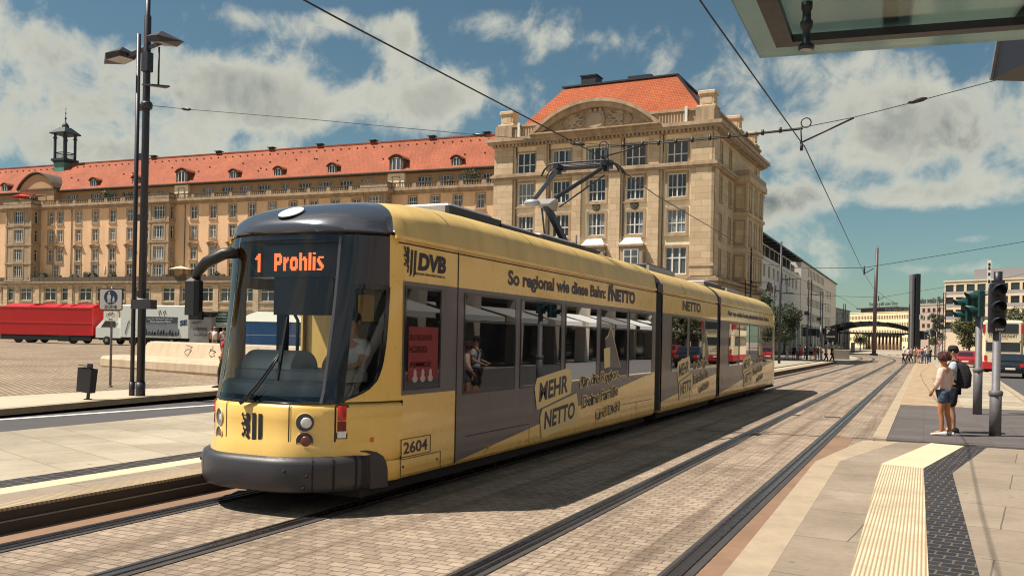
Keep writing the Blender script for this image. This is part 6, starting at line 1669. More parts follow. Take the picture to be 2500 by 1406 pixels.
mb.box(.0, L2, -.012, -.002, 2.0, 2.12); mb.box(0, L2, -.012, -.002, 1.72, 1.95, 0); add_text(mb, 'Wurstspezialitäten', (.2, -.014, 1.77), (1.3, 0, 0), (0, 0, .12), 1, bold=.02, depth=.001); mb.build('lettering', [M_white_p, M_blk], GS)
mb = MB(); mb.box(0, .1, 0, 2, 0, 2.1); mb.box(L2 - .1, L2, 0, 2, 0, 2.1); mb.box(0, L2, 1.9, 2, 0, 2.9); mb.box(0, L2, .1, 2, 2.7, 2.9); mb.box(.1, L2 - .1, 0, .5, 0, 1.0); mb.build('stall_body', M_steel_d, GS)
q0, q1 = at(575, 836, 66), at(745, 836, 66); L = (q1 - q0).length
BB = thing('blue_booth', 'bright blue market booth with a sloping pale roof seen through the tram cab', 'market stall', (q0.x, q0.y, GZ), R(24))
mb = MB(); mb.box(0, L, 0, 2.4, 0, 2.15); mb.build('walls', mat('booth_blue', (.015, .12, .36), .5, var=.08), BB)
mb = MB(); mb.box(0, L, -.02, -.002, 1.15, 1.19); mb.build('rail', M_zinc, BB)
mb = MB(); mb.loft([[(-.2, -.3, 2.15), (L + .2, -.3, 2.15), (L + .2, 2.6, 2.15), (-.2, 2.6, 2.15)], [(1.2, 1, 2.9), (L - 1.2, 1, 2.9), (L - 1.2, 1.4, 2.9), (1.2, 1.4, 2.9)]], 0, False, True, True); mb.build('stall_roof', mat('booth_roof', (.55, .52, .42), .7), BB)
mb = MB()
for k in range(5): mb.tube([(0, 0, 0), (.1, 0, .02)], .01, 4)
# terrace parasols and plants on the wing
Mw = Matrix.Translation(WING.location) @ Matrix.Rotation(R(3), 4, 'Z')
def parasol(lab, x, y, z, r, m, closed=False, h=2.3):
    p = Mw @ Vector((x, y, z)); t = thing('parasol', lab, 'parasol', p, 0, 'parasols on the long building')
    mb = MB(); mb.tube([(0, 0, 0), (0, 0, h)], .04, 6); mb.lathe((0, 0, 0), [(.3, 0), (.3, .08), (.05, .12)], 10); mb.build('pole', M_white_p, t)
    mb = MB()
    if closed: mb.lathe((0, 0, h - 1.7), [(.12, 0), (.22, .3), (.2, .9), (.1, 1.5), (.03, 1.8)], 8)
    else: mb.lathe((0, 0, h - .5), [(r, -.08), (r, 0), (r * .55, .28), (.05, .55)], 10, sm=False, cap=False)
    mb.build('canopy', m, t)
M_canv = mat('cream_canvas', (.72, .64, .48), .8)
parasol('open cream parasol on the low terrace left of the tram mirror', -58.4, -1.1, 10.32, 1.9, M_canv, h=2.6)
parasol('folded white parasol on the low terrace beside the tram mirror arm', -47.3, -1.0, 10.32, .3, M_canv, True, 2.9)
parasol('folded white parasol on the low terrace near the lamp post', -75.6, -1.0, 10.32, .3, M_canv, True, 2.9)
parasol('bright red parasol on the top balcony at the far left', -96.2, -1.0, 24.62, 1.9, mat('red_canvas', (.55, .03, .03), .8), h=2.2)
M_pot = mat('dark_pot', (.06, .045, .04), .8)
PL = [(-90.3, -1.3, 10.32, .75), (-83.0, -1.3, 10.32, .55), (-79.6, -1.3, 10.32, .8), (-77.9, -1.3, 10.32, .7), (-73.6, -1.3, 10.32, .8), (-69.2, -1.3, 10.32, .6), (-65.6, -1.3, 10.32, .7), (-54.5, -1.3, 10.32, .6), (-50.6, -1.3, 10.32, .7), (-44.5, -1.3, 10.32, .7), (-77.0, .3, 24.62, 1.2), (-71.0, .3, 24.62, .8), (-93.5, -1.1, 24.62, .9), (-4.3, .4, 24.62, 1.45), (-8.0, .4, 24.62, .5)]
LBL = ['potted plant at the left end of the low terrace', 'small potted plant left of the paired lamp tubes on the low terrace', 'bushy potted plant on the low terrace under the second window bay', 'leafy potted plant just right of the bushy one on the low terrace', 'dense potted plant on the low terrace left of the lamp post', 'potted plant directly behind the lamp post tubes', 'potted plant at the foot of the stone bay', 'small potted plant right of the cream parasol', 'potted plant between cream parasol and tram mirror', 'potted plant on the low terrace behind the tram mirror arm', 'large dark shrub on the upper balcony left of the lamp post', 'small shrub on the upper balcony near the lamp post', 'dark shrub on the upper balcony beside the red parasol', 'big round bush on the upper balcony next to the corner tower', 'small shrub on the upper balcony left of the big bush']
for k, ((x, y, z, r), lab) in enumerate(zip(PL, LBL)):
    p = Mw @ Vector((x, y, z)); t = thing('potted_plant', lab, 'plant', p, 0, 'plants on the terraces')
    mb = MB(); mb.lathe((0, 0, 0), [(.25, 0), (.36, .5), (.33, .5)], 10); mb.build('pot', M_pot, t)
    mb = MB(); leaves(mb, (0, 0, .5 + r * .75), (r * 1.15, r * .9, r * .95), 420, .14, 0, random.Random(60 + k), .1); mb.build('foliage', [M_leaf2, M_leaf1], t)
# ================================================================ RIGHT SIDE: SIGNALS, BUS, CAR
M_sig = mat('signal_green', (.010, .060, .055), .45)
M_sigk = mat('signal_black', (.012, .014, .022), .45)
def signal_head(t, loc, rot, m, lamps=3, r=.115, name='signal_head', back=False, hz=.29):
    X = Matrix.Translation(loc) @ Matrix.Rotation(rot, 4, 'Z')   # faces local -y
    H_ = lamps * hz
    mb = MB(); mb.xf = X; mb.cbox(-.15, .15, 0, .20, 0, H_, .03); h = mb.build(name, m, t)
    for k in range(lamps):
        z = H_ - hz * (k + .5)
        mb = MB(); mb.xf = X @ Matrix.Translation((0, 0, z)) @ Matrix.Rotation(R(90), 4, 'X'); mb.lathe((0, 0, -.01), [(r, 0), (r * .9, .015), (.01, .03)], 14); mb.build('signal_lens', M_black_p, h)
        mb = MB(); mb.xf = X
        n = 12; a0, a1 = R(-25), R(205)
        ring = lambda y, rr_, cut: [(rr_ * math.cos(a0 + (a1 - a0) * i / n), y + cut * (1 - math.sin(max(0, min(math.pi, (a0 + (a1 - a0) * i / n))))), z + rr_ * math.sin(a0 + (a1 - a0) * i / n)) for i in range(n + 1)]
        mb.loft([ring(0, r * 1.06, 0), ring(-.30, r * .98, .10), ring(-.30, r * .94, .10), ring(0, r * 1.02, 0)], 0, True, closed=False); mb.build('visor', m, h)
T1 = thing('traffic_light', 'farther traffic light on a grey post with green signal housings facing left', 'traffic light', (1.29, 27.4, .03))
mb = MB(); mb.tube([(0, 0, 0), (0, 0, 1.18), (0, 0, 1.2), (0, 0, 3.25)], [.115, .115, .085, .085], 14); mb.lathe((0, 0, 1.13), [(.12, 0), (.135, .02), (.135, .09), (.10, .12)], 14); mb.build('post', M_galv, T1)
fa = PSI + R(-90)
signal_head(T1, (-.10, -.05, 2.62), R(-62), M_sig, 2, .12, hz=.36); signal_head(T1, (-.38, .25, 2.50), R(-62), M_sig, 2, .11, hz=.33)
mb = MB(); mb.bar((0, 0, 2.9), (-.4, .25, 2.85), .05, .05); mb.bar((0, 0, 3.2), (.45, -.1, 3.25), .04, .04); mb.build('bracket', M_galv, T1)
T2 = thing('traffic_light', 'nearer black three lamp traffic light on a grey post with a narrow plate above', 'traffic light', (1.325, 21.06, .022))
mb = MB(); mb.tube([(0, 0, 0), (0, 0, .88), (0, 0, .9), (0, 0, 3.0)], [.115, .115, .08, .08], 14); mb.lathe((0, 0, .82), [(.12, 0), (.135, .02), (.135, .09), (.10, .12)], 14); mb.build('post', M_galv, T2)
signal_head(T2, (.0, -.12, 2.14), PSI * .35, M_sigk, 3, .125, hz=.335)
mb = MB(); mb.tube([(0, 0, 3.0), (0, 0, 3.38)], .085, 10); mb.box(-.12, .12, -.08, .08, 3.12, 3.20); mb.build('cap', M_sigk, T2)
mb = MB(); mb.box(-.20, -.13, -.02, .0, 3.05, 3.62); mb.build('plate', M_white_p, T2)
mb = MB()
for z in (3.15, 3.3, 3.42, 3.5): mb.box(-.185, -.145, -.024, -.0205, z, z + .06)
add_text(mb, '5307', (-.05, -.25, 2.16), (.16, 0, 0), (0, 0, .05), 1, bold=.02, depth=.001); mb.build('plate_marks', [M_blk, M_white_p], T2)
# ---- sightseeing bus
BUS = thing('double_decker_bus', 'cream and red double decker sightseeing bus seen from behind', 'bus', (4.95, 72.6, 0), R(-4))
M_bc = mat('bus_cream', (.74, .64, .44), .4, var=.05); M_br = mat('bus_red', (.42, .02, .03), .4)
W_ = 1.27
mb = MB(); mb.cbox(-W_, W_, 0, 9.5, .30, 3.75, .16); mb.build('body', M_bc, BUS)
mb = MB(); mb.cbox(-W_ - .01, W_ + .01, -.02, 9.52, .28, .80, .05); mb.box(-W_ - .008, -W_ + .16, -.012, 2.0, 2.85, 3.45); mb.box(W_ - .16, W_ + .008, -.012, 2.0, 2.85, 3.45); mb.build('red_trim', M_br, BUS)
mb = MB(); mb.cbox(-.98, .98, -.03, 1.0, 2.82, 3.52, .05); mb.cbox(-1.08, 1.08, -.03, .5, 1.55, 2.2, .05); mb.box(-W_ - .012, -W_ + .1, 1.0, 9.3, 1.5, 2.3); mb.box(-W_ - .012, -W_ + .1, 2.2, 9.3, 2.85, 3.5); mb.build('window', M_dkglass, BUS)
mb = MB(); add_text(mb, 'STADTRUNDFAHRT', (-.88, -.004, 2.50), (1.76, 0, 0), (0, 0, .22), 0, bold=.03, depth=.002); add_text(mb, 'Sightseeing', (-.3, -.004, 2.36), (.6, 0, 0), (0, 0, .09), 0, depth=.002)
for k in range(3): mb.box(-.6, .2 + .2 * k, -.004, -.001, 1.3 - .12 * k, 1.34 - .12 * k)
mb.build('lettering', mat('bus_letters', (.12, .03, .025), .5), BUS)
for sg in (-1, 1):
    mb = MB(); mb.cbox(sg * 1.08 - .09, sg * 1.08 + .09, -.05, .02, .85, 1.25, .02); mb.build('tail_light', M_red_l, BUS)
    mb = MB(); mb.ball((sg * 1.05, -.02, 2.27), (.06, .03, .06)); mb.build('marker_lamp', M_amb, BUS)
    for y in (2.4, 7.4): wheel(BUS, sg * 1.1, y, .48, .28, 'X')
mb = MB(); mb.box(-.3, .3, -.05, -.02, .55, .67); mb.build('number_plate', M_white_p, BUS)
mb = MB(); mb.box(-W_ + .04, W_ - .04, .1, 9.3, .2, .32); mb.build('underside', M_dirt, BUS)
# ---- cars
def car(name, lab, loc, rz, m, group=None, wagon=False):
    t = thing(name, lab, 'car', loc, rz, group)   # rear towards local -y
    prof = [(-2.1, .32), (-2.15, .60), (-2.1, .92), (-1.55, 1.0), (-1.0, 1.38), (-.3, 1.46), (.45, 1.40), (1.15, .98), (2.0, .80), (2.15, .55), (2.12, .32)]
    if wagon: prof = [(-2.1, .32), (-2.15, .60), (-2.1, .95), (-1.75, 1.40), (-1.2, 1.50), (.35, 1.48), (1.1, 1.0), (2.0, .82), (2.15, .55), (2.12, .32)]
    mb = MB(); rings = []
    for x, s_ in ((-.86, .93), (-.84, .985), (-.70, 1.0), (.70, 1.0), (.84, .985), (.86, .93)):
        rings.append([(x * (1 - max(0, z - .95) * .28), y * (.985 if abs(x) > .8 else 1), .32 + (z - .32) * s_) for y, z in prof])
    mb.loft(rings, 0, True, True, True); mb.build('body', m, t)
    mb = MB()
    yb = [(-1.52, 1.04), (-1.05, 1.34)] if not wagon else [(-2.08, .98), (-1.80, 1.36)]
    mb.face([(-.62, yb[0][0] - .03, yb[0][1]), (.62, yb[0][0] - .03, yb[0][1]), (.52, yb[1][0] - .03, yb[1][1]), (-.52, yb[1][0] - .03, yb[1][1])])
    for sg in (-1, 1): mb.face([(sg * .855, -1.2, 1.0), (sg * .855, .95, 1.0), (sg * .765, .35, 1.36), (sg * .765, -.9, 1.36)])
    mb.face([(-.66, 1.1, 1.03), (.66, 1.1, 1.03), (.55, .52, 1.38), (-.55, .52, 1.38)]); mb.build('window', M_dkglass, t)
    for sg in (-1, 1):
        mb = MB(); mb.cbox(sg * .66 - .16, sg * .66 + .16, -2.17, -2.08, .68, .86, .02); mb.build('tail_light', M_red_l, t)
        mb = MB(); mb.cbox(sg * .62 - .16, sg * .62 + .16, 2.02, 2.12, .60, .72, .02); mb.build('headlight', M_lens, t)
        mb = MB(); mb.cbox(sg * .93 - .08, sg * .93 + .08, .72, .84, .98, 1.1, .02); mb.build('wing_mirror', m, t)
        for y in (-1.32, 1.32): wheel(t, sg * .76, y, .31, .2, 'X')
    mb = MB(); mb.box(-.26, .26, -2.175, -2.15, .52, .63); mb.build('number_plate', M_white_p, t)
    return t
M_cb = mat('car_black', (.012, .013, .018), .2, coat=.8); M_cr = mat('car_red', (.30, .015, .02), .25, coat=.8); M_cs = mat('car_silver', (.35, .36, .37), .3, .5, coat=.5)
p = at(2466, 900, 55); car('parked_car', 'black car driving away beside the double decker bus', (p.x, p.y, 0), R(-4), M_cb, 'cars in the street')
p = at(2384, 880, 92); car('parked_car', 'dark red car ahead of the double decker bus, half hidden by the signal post', (3.2, 88, 0), R(-4), M_cr, 'cars in the street')
# ---- parking sign, low walls, signals at the far crossing
p = at(2022, 840, 112)
PS = thing('parking_sign', 'tall dark blue parking guide sign with a large white P', 'road sign', (p.x, p.y, .1), PSI)
mb = MB(); mb.tube([(0, .05, 0), (0, .05, 2.0)], .08, 8); mb.tube([(.6, .05, 0), (.6, .05, 2.0)], .08, 8); mb.build('post', M_galv, PS)
mb = MB(); mb.cbox(-.45, 1.05, 0, .1, 1.9, 3.9, .02); mb.box(-.2, 1.0, -.3, .5, 1.3, 1.6, 1); mb.build('sign_plate', [M_sigk, M_galv], PS)
mb = MB(); add_text(mb, 'P', (-.22, -.003, 2.95), (.36, 0, 0), (0, 0, .55), 0, bold=.05, depth=.002); mb.bar((-.3, -.005, 3.58), (0.0, -.005, 3.75), .07, .003, up=(0, 1, 0)); mb.bar((0, -.005, 3.75), (.3, -.005, 3.58), .07, .003, up=(0, 1, 0)); add_text(mb, 'Altmarkt', (-.3, -.003, 2.5), (1.15, 0, 0), (0, 0, .24), 0, bold=.03, depth=.002); add_text(mb, 'frei', (-.25, -.003, 2.15), (.22, 0, 0), (0, 0, .14), 0, depth=.002); add_text(mb, '120', (.45, -.003, 3.4), (.3, 0, 0), (0, 0, .14), 0, depth=.002)
mb.build('lettering', M_white_p, PS)
p = at(2036, 860, 108); LW = thing('planter_wall', 'low grey concrete planter wall with dark hedge at the track bend', 'planter', (p.x, p.y, 0), PSI)
mb = MB(); mb.cbox(-.2, 1.9, 0, 6, 0, 1.15, .05); mb.build('wall', mat('concrete', (.30, .26, .24), .85, var=.15), LW)
mb = MB(); leaves(mb, (.85, 2.5, 1.3), (1.0, 2.4, .35), 900, .10, 0, random.Random(77), .1); mb.build('hedge', [M_leaf2, M_leaf1], LW)
for k, (u, D, lab) in enumerate(((1970, 97, 'pale signal post with green housing among the crossing crowd'), (2003, 106, 'second pale signal post beside the parking sign'), (2268, 108, 'signal post at the right edge of the waiting crowd'), (2283, 116, 'dark signal mast behind the waiting crowd at the median'))):
    p = at(u, 860, D); t = thing('crossing_signal', lab, 'traffic light', (p.x, p.y, 0), PSI, 'signals at the far crossing')
    mb = MB(); mb.tube([(0, 0, 0), (0, 0, 3.9)], .09, 8); mb.build('post', M_galv if k < 3 else M_lamp, t)
    signal_head(t, (-.35, -.05, 2.55 if k != 3 else 2.9), R(-60 + 40 * k), M_sigk if k > 1 else M_sig, 3, .12, hz=.33)
    mb = MB(); mb.bar((-.35, 0, 3.2), (0, 0, 3.2), .05, .05); mb.build('bracket', M_galv, t)
for k, (u, D, h, lab) in enumerate(((1975, 104, 9.2, 'lattice catenary mast in front of the pale office building'), (2004, 125, 9.0, 'slim catenary mast beside the parking sign'), (2290, 135, 9.2, 'catenary mast left of the beige block'), (2304, 128, 9.4, 'lattice mast at the corner of the beige block'), (2060, 150, 8.5, 'slim mast in front of the glazed block'))):
    p = at(u, 850, D); t = thing('catenary_mast', lab, 'mast', (p.x, p.y, 0), PSI, 'catenary masts along the street')
    mb = MB()
    for x in (-.16, .16): mb.bar((x, 0, 0), (x, 0, h), .07, .1)
    for j in range(int(h / .5)): mb.bar((-.16, 0, j * .5), (.16, 0, j * .5 + .4), .03, .03)
    mb.build('lattice', M_lamp, t)
    mb = MB(); mb.bar((0, 0, h * .82), ((1 if k < 3 else -1) * 1.2, 0, h * .80), .06, .06); mb.box(-.6, -.1, -.2, .2, h * .55, h * .6); mb.build('arm', M_lamp, t)
p = at(2293, 850, 100); t = thing('give_way_sign', 'white and red give way triangle behind the waiting crowd', 'road sign', (p.x, p.y, 0), PSI)
mb = MB(); mb.tube([(0, 0, 0), (0, 0, 2.5)], .04, 6); mb.build('pole', M_galv, t)
mb = MB(); mb.prism([(-.45, -.06, 2.5), (.45, -.06, 2.5), (0, -.06, 1.75)], (0, .02, 0), 0); mb.prism([(-.30, -.07, 2.42), (.30, -.07, 2.42), (0, -.07, 1.92)], (0, .008, 0), 1); mb.build('sign_plate', [M_red_sign, M_white_p], t)
# ================================================================ PEOPLE
def skin_mesh(V, E, Rd, sub=1):
    """continuous limb surface grown over a skeleton: V joints, E bones, Rd radii (rx, ry)"""
    me = bpy.data.meshes.new('sk'); me.from_pydata(V, E, []); ob = bpy.data.objects.new('sk', me); COL.objects.link(ob)
    m = ob.modifiers.new('s', 'SKIN'); m.use_smooth_shade = True; m.branch_smoothing = .6
    if not me.skin_vertices: me.skin_vertices.new()
    for i, d in enumerate(me.skin_vertices[0].data):
        d.radius = Rd[i] if isinstance(Rd[i], (tuple, list)) else (Rd[i], Rd[i]); d.use_root = (i == 0)
    s = ob.modifiers.new('u', 'SUBSURF'); s.levels = sub; s.render_levels = sub
    dg = bpy.context.evaluated_depsgraph_get(); out = bpy.data.meshes.new_from_object(ob.evaluated_get(dg))
    bpy.data.objects.remove(ob); bpy.data.meshes.remove(me)
    vs = [v.co.copy() for v in out.vertices]; fs = [list(p.vertices) for p in out.polygons]; bpy.data.meshes.remove(out)
    return vs, fs
def add_geo(mb, vf, mi=0):
    ids = [mb.av(p) for p in vf[0]]
    for f in vf[1]: mb.fi([ids[i] for i in f], mi, True)
M_skin = mat('skin', (.50, .27, .17), .55); M_tan = mat('tanned_skin', (.46, .19, .085), .5)
def cloth(name, c): return mat('cloth_' + name, c, .85, var=.2, vscale=9, bump=1.0, bscale=16)
C_white = cloth('white', (.68, .66, .62)); C_pink = cloth('pink', (.72, .50, .43)); C_denim = cloth('denim', (.06, .09, .14)); C_navy = cloth('navy', (.020, .024, .04)); C_black = cloth('black', (.014, .014, .018)); C_red = cloth('red', (.50, .03, .035)); C_teal = cloth('teal', (.12, .38, .45)); C_blue = cloth('blue', (.06, .12, .28)); C_grey = cloth('grey', (.20, .20, .22)); C_khaki = cloth('khaki', (.36, .29, .19)); C_orange = cloth('orange', (.60, .20, .10)); C_lblue = cloth('pale_blue', (.42, .48, .55)); C_salmon = cloth('salmon', (.62, .15, .13))
H_brown = mat('hair_brown', (.045, .022, .014), .7, var=.3, vscale=20, bump=.8, bscale=60); H_dark = mat('hair_dark', (.014, .011, .010), .6, var=.3, vscale=20); H_grey = mat('hair_grey', (.32, .31, .29), .7); H_red = mat('hair_auburn', (.075, .02, .018), .65, var=.5, vscale=25, bump=1.0, bscale=70); H_blond = mat('hair_blond', (.30, .19, .08), .7)
def person(lab, loc, rotz, h=1.72, top=C_white, bottom=C_denim, hair=H_brown, stride=0.0, arm=0.0, armb=None, skirt=False, shorts=False, sleeves='short', hairlen=0.0, group=None, skin=None, fine=False, lean=0.0, bag=None, cap=None, seated=False, shoe=None, wide=1.0, elbow_l=None, elbow_r=None):
    sk = skin or M_skin; k = h / 1.75
    t = thing('person', lab, 'person', loc, rotz, group)
    armb = -arm if armb is None else armb
    J = {}; 
    def j(n, x, y, z, r): J[n] = ((x * k * (wide if n[:4] in ('pelv', 'spin', 'ches', 'shou', 'hips') else 1), (y + lean * max(0, z - .95)) * k, z * k), (r if isinstance(r, tuple) else (r, r)))
    j('pelvis', 0, 0, .95, (.135, .105)); j('spine', 0, .0, 1.13, (.125, .095)); j('chest', 0, 0, 1.32, (.15, .105)); j('neck0', 0, -.01, 1.475, (.075, .07)); j('neck', 0, .005, 1.53, (.052, .055))
    j('head0', 0, .022, 1.595, (.066, .082)); j('head1', 0, .02, 1.665, (.076, .097)); j('head2', 0, .005, 1.725, (.058, .075))
    for s, n, sw, el in ((-1, 'L', arm, elbow_l), (1, 'R', armb, elbow_r)):
        j('shoulder' + n, .175 * s, 0, 1.43, (.062, .06))
        ex, ey, ez = .225 * s, -.03 + .5 * sw * .3, 1.16
        wx, wy, wz = .225 * s, .05 + .5 * sw * .6, .92 + abs(sw) * .05
        if el: (ex, ey, ez), (wx, wy, wz) = el
        j('elbow' + n, ex, ey, ez, .044); j('wrist' + n, wx, wy, wz, (.030, .026))
        d = Vector((wx - ex, wy - ey, wz - ez)).normalized()
        j('hand' + n, wx + d.x * .075, wy + d.y * .075, wz + d.z * .075, (.036, .020))
        if fine:
            side = d.orthogonal().normalized(); side = Vector((0, 1, 0)) if abs(d.y) < .7 else Vector((1, 0, 0))
            for q in range(4):
                o = side * (.026 * (q - 1.5) / 1.5); L = (.062, .075, .072, .055)[q]
                j('f%da' % q + n, wx + d.x * .11 + o.x, wy + d.y * .11 + o.y, wz + d.z * .11 + o.z, .0095); j('f%db' % q + n, wx + d.x * (.11 + L) + o.x - .02 * s, wy + d.y * (.11 + L) + o.y, wz + d.z * (.11 + L) + o.z, .008)
            j('tha' + n, wx + d.x * .05 + side.x * .035, wy + d.y * .05 + side.y * .035, wz + d.z * .05 + side.z * .035, .011); j('thb' + n, wx + d.x * .10 + side.x * .05, wy + d.y * .10 + side.y * .05, wz + d.z * .10 + side.z * .05, .009)
    for s, n, st in ((-1, 'L', stride), (1, 'R', -stride)):
        j('hips' + n, .09 * s, 0, .90, (.095, .10))
        if seated: j('knee' + n, .11 * s, .42, .92, .062); j('ankle' + n, .11 * s, .48, .50, .044); j('toe' + n, .11 * s, .62, .46, (.04, .03)); continue
        ky = .03 + st * .22; ay = -.02 + st * .42; back = max(0, -st)
        j('knee' + n, .10 * s, ky + .06 * abs(st), .50, .062); j('calf' + n, .10 * s, (ky + ay) / 2 - .03 + .02, .34, .056); j('ankle' + n, .10 * s, ay, .085 + back * .10, (.042, .042)); j('toe' + n, .115 * s, ay + .15, .045 + back * .02, (.045, .032))
    bones = [('pelvis', 'spine'), ('spine', 'chest'), ('chest', 'neck0'), ('neck0', 'neck'), ('neck', 'head0'), ('head0', 'head1'), ('head1', 'head2')]
    for n in 'LR':
        bones += [('chest', 'shoulder' + n), ('shoulder' + n, 'elbow' + n), ('elbow' + n, 'wrist' + n), ('wrist' + n, 'hand' + n), ('pelvis', 'hips' + n), ('hips' + n, 'knee' + n)]
        bones += [('knee' + n, 'ankle' + n), ('ankle' + n, 'toe' + n)] if seated else [('knee' + n, 'calf' + n), ('calf' + n, 'ankle' + n), ('ankle' + n, 'toe' + n)]
        if fine:
            for q in range(4): bones += [('hand' + n, 'f%da' % q + n), ('f%da' % q + n, 'f%db' % q + n)]
            bones += [('wrist' + n, 'tha' + n), ('tha' + n, 'thb' + n)]
    def grow(names, bn, add=0.0, sub=1, scale={}):
        idx = {n: i for i, n in enumerate(names)}
        return skin_mesh([J[n][0] for n in names], [(idx[a], idx[b]) for a, b in bn], [tuple((q + add) * k * scale.get(n, 1) for q in J[n][1]) for n in names], sub)
    sub = 2 if fine else 1
    mb = MB(); add_geo(mb, grow(list(J), bones, 0, sub))
    hx = Vector(J['head1'][0])
    mb.ball(hx + Vector((0, .10, -.015)) * k, (.013 * k, .022 * k, .02 * k))
    for s in (-1, 1): mb.ball(hx + Vector((.083 * s, -.005, -.01)) * k, (.012 * k, .02 * k, .03 * k))
    mb.build('body', sk, t)
    if fine:
        mb = MB()
        for s in (-1, 1): mb.ball(hx + Vector((.032 * s, .088, .012)) * k, .011 * k)
        mb.build('eyes', M_blk, t); mb = MB(); mb.ball(hx + Vector((0, .086, -.055)) * k, (.024 * k, .009 * k, .006 * k)); mb.build('mouth', mat('lips', (.30, .10, .08), .5), t)
    # shirt
    c0 = J['pelvis'][0]; J['hem'] = ((c0[0], c0[1], c0[2] - .06 * k), (.155, .125))
    nm = ['hem', 'spine', 'chest', 'neck0']; bn = [('hem', 'spine'), ('spine', 'chest'), ('chest', 'neck0')]
    keep = dict(J)
    for n in 'LR':
        nm += ['shoulder' + n]; bn += [('chest', 'shoulder' + n)]
        if sleeves == 'none': continue
        e = 'elbow' + n
        if sleeves == 'short': a, b = Vector(J['shoulder' + n][0]), Vector(J[e][0]); J['slv' + n] = (tuple(a.lerp(b, .72)), (.054, .054)); nm.append('slv' + n); bn.append(('shoulder' + n, 'slv' + n))
        else: nm += [e, 'wrist' + n]; bn += [('shoulder' + n, e), (e, 'wrist' + n)]
    mb = MB(); add_geo(mb, grow(nm, bn, .025, sub, {'neck0': .85})); mb.build('shirt', top, t)
    # trousers, shorts or skirt
    mb = MB()
    if skirt:
        c = Vector(J['pelvis'][0]); mb.loft([[(c.x + r_ * k * math.cos(a * .5236), c.y + r_ * .8 * k * math.sin(a * .5236), z * k) for a in range(12)] for z, r_ in ((1.06, .14), (.92, .175), (.72, .20), (.52, .225))], 0, True, True, True)
    else:
        nm = ['pelvis']; bn = []
        for n in 'LR':
            nm += ['hips' + n]; bn += [('pelvis', 'hips' + n)]
            if shorts: a, b = Vector(J['hips' + n][0]), Vector(J['knee' + n][0]); J['sh' + n] = (tuple(a.lerp(b, shorts if shorts is not True else .85)), (.092, .095)); nm.append('sh' + n); bn.append(('hips' + n, 'sh' + n))
            elif seated: nm += ['knee' + n, 'ankle' + n]; bn += [('hips' + n, 'knee' + n), ('knee' + n, 'ankle' + n)]
            else: nm += ['knee' + n, 'calf' + n, 'ankle' + n]; bn += [('hips' + n, 'knee' + n), ('knee' + n, 'calf' + n), ('calf' + n, 'ankle' + n)]
        add_geo(mb, grow(nm, bn, .014, sub))
    mb.build('skirt' if skirt else 'shorts' if shorts else 'trousers', bottom, t)
    for n in 'LR':
        a, b = Vector(J['ankle' + n][0]), Vector(J['toe' + n][0]); f = (b - a); f.z = 0; f.normalize(); sd = Vector((-f.y, f.x, 0)); z0 = b.z - .045 * k
        mb = MB(); rings = []
        for y, w, hh in ((-.10, .028, .05), (-.085, .040, .085), (-.02, .045, .105), (.06, .048, .085), (.14, .050, .06), (.20, .042, .045), (.225, .022, .03)):
            c = a + f * y * k * 1.02; c.z = z0
            rings.append([c + sd * w * k * math.cos(q * .6283) + Vector((0, 0, max(0.0, hh * k * (.5 + .5 * math.sin(q * .6283))))) for q in range(10)])
        mb.loft(rings, 0, True, True, True); mb.build('shoe', shoe or C_black, t)
    # hair or cap
    mb = MB()
    if hairlen >= 2:   # bushy curls
        mb.ball(hx + Vector((0, -.015, .03)) * k, (.125 * k, .135 * k, .115 * k), nu=14, nv=9); rd = random.Random(4)
        for q in range(90):
            a = rd.uniform(0, 6.28); e = rd.uniform(-.7, 1.3); v = Vector((math.cos(a) * math.cos(e), math.sin(a) * math.cos(e), math.sin(e)))
            if v.y > .45 and v.z < .5: continue
            mb.ball(hx + Vector((v.x * .125, -.02 + v.y * .13, .02 + v.z * .115)) * k, rd.uniform(.018, .034) * k, nu=6, nv=4)
    else:
        mb.ball(hx + Vector((0, -.022, .030)) * k, (.088 * k, .100 * k, .085 * k))
        if hairlen: mb.ball(hx + Vector((0, -.06, -.06)) * k, (.085 * k, .06 * k, .13 * k * hairlen))
    mb.build('hair', hair, t)
    if cap:
        mb = MB(); c = hx + Vector((0, -.005, .035)) * k
        mb.lathe(c, [(.100 * k, -.01 * k), (.102 * k, .03 * k), (.088 * k, .075 * k), (.05 * k, .095 * k), (.005, .10 * k)], 14)
        mb.loft([[c + Vector((x * k, y * k, z * k)) for x, y, z in ((-.085, .05, 0), (-.075, .13, -.012), (-.03, .175, -.02), (.03, .175, -.02), (.075, .13, -.012), (.085, .05, 0))], [c + Vector((x * k, y * k, z * k + .008)) for x, y, z in ((-.085, .05, 0), (-.075, .13, -.012), (-.03, .175, -.02), (.03, .175, -.02), (.075, .13, -.012), (.085, .05, 0))]], 0, False, True, True); mb.build('cap', cap, t)
    if bag:
        mb = MB(); c = Vector(J['chest'][0])
        rings = [[c + Vector((x * .165, -.075 if y2 < 0 else -.085 - (.13 + .11 * y2) * dpt, zz)) * k for x, y2 in ((-1, 0), (-.85, 1), (.85, 1), (1, 0), (.9, -.35), (-.9, -.35))] for zz, dpt in ((-.40, .75), (-.36, 1), (-.12, 1.05), (.06, .8), (.13, .35))]
        mb.loft(rings, 0, True, True, True)
        for s in (-1, 1): mb.tube([c + Vector((.09 * s, -.10, .12)) * k, c + Vector((.10 * s, .0, .175)) * k, c + Vector((.11 * s, .125, .05)) * k, c + Vector((.13 * s, .07, -.18)) * k, c + Vector((.14 * s, -.10, -.3)) * k], .02 * k, 6)
        mb.build('backpack', bag, t)
    return t
FW = PSI + R(90)   # a person turned to face the picture's left edge has rotz = PSI + 90 deg
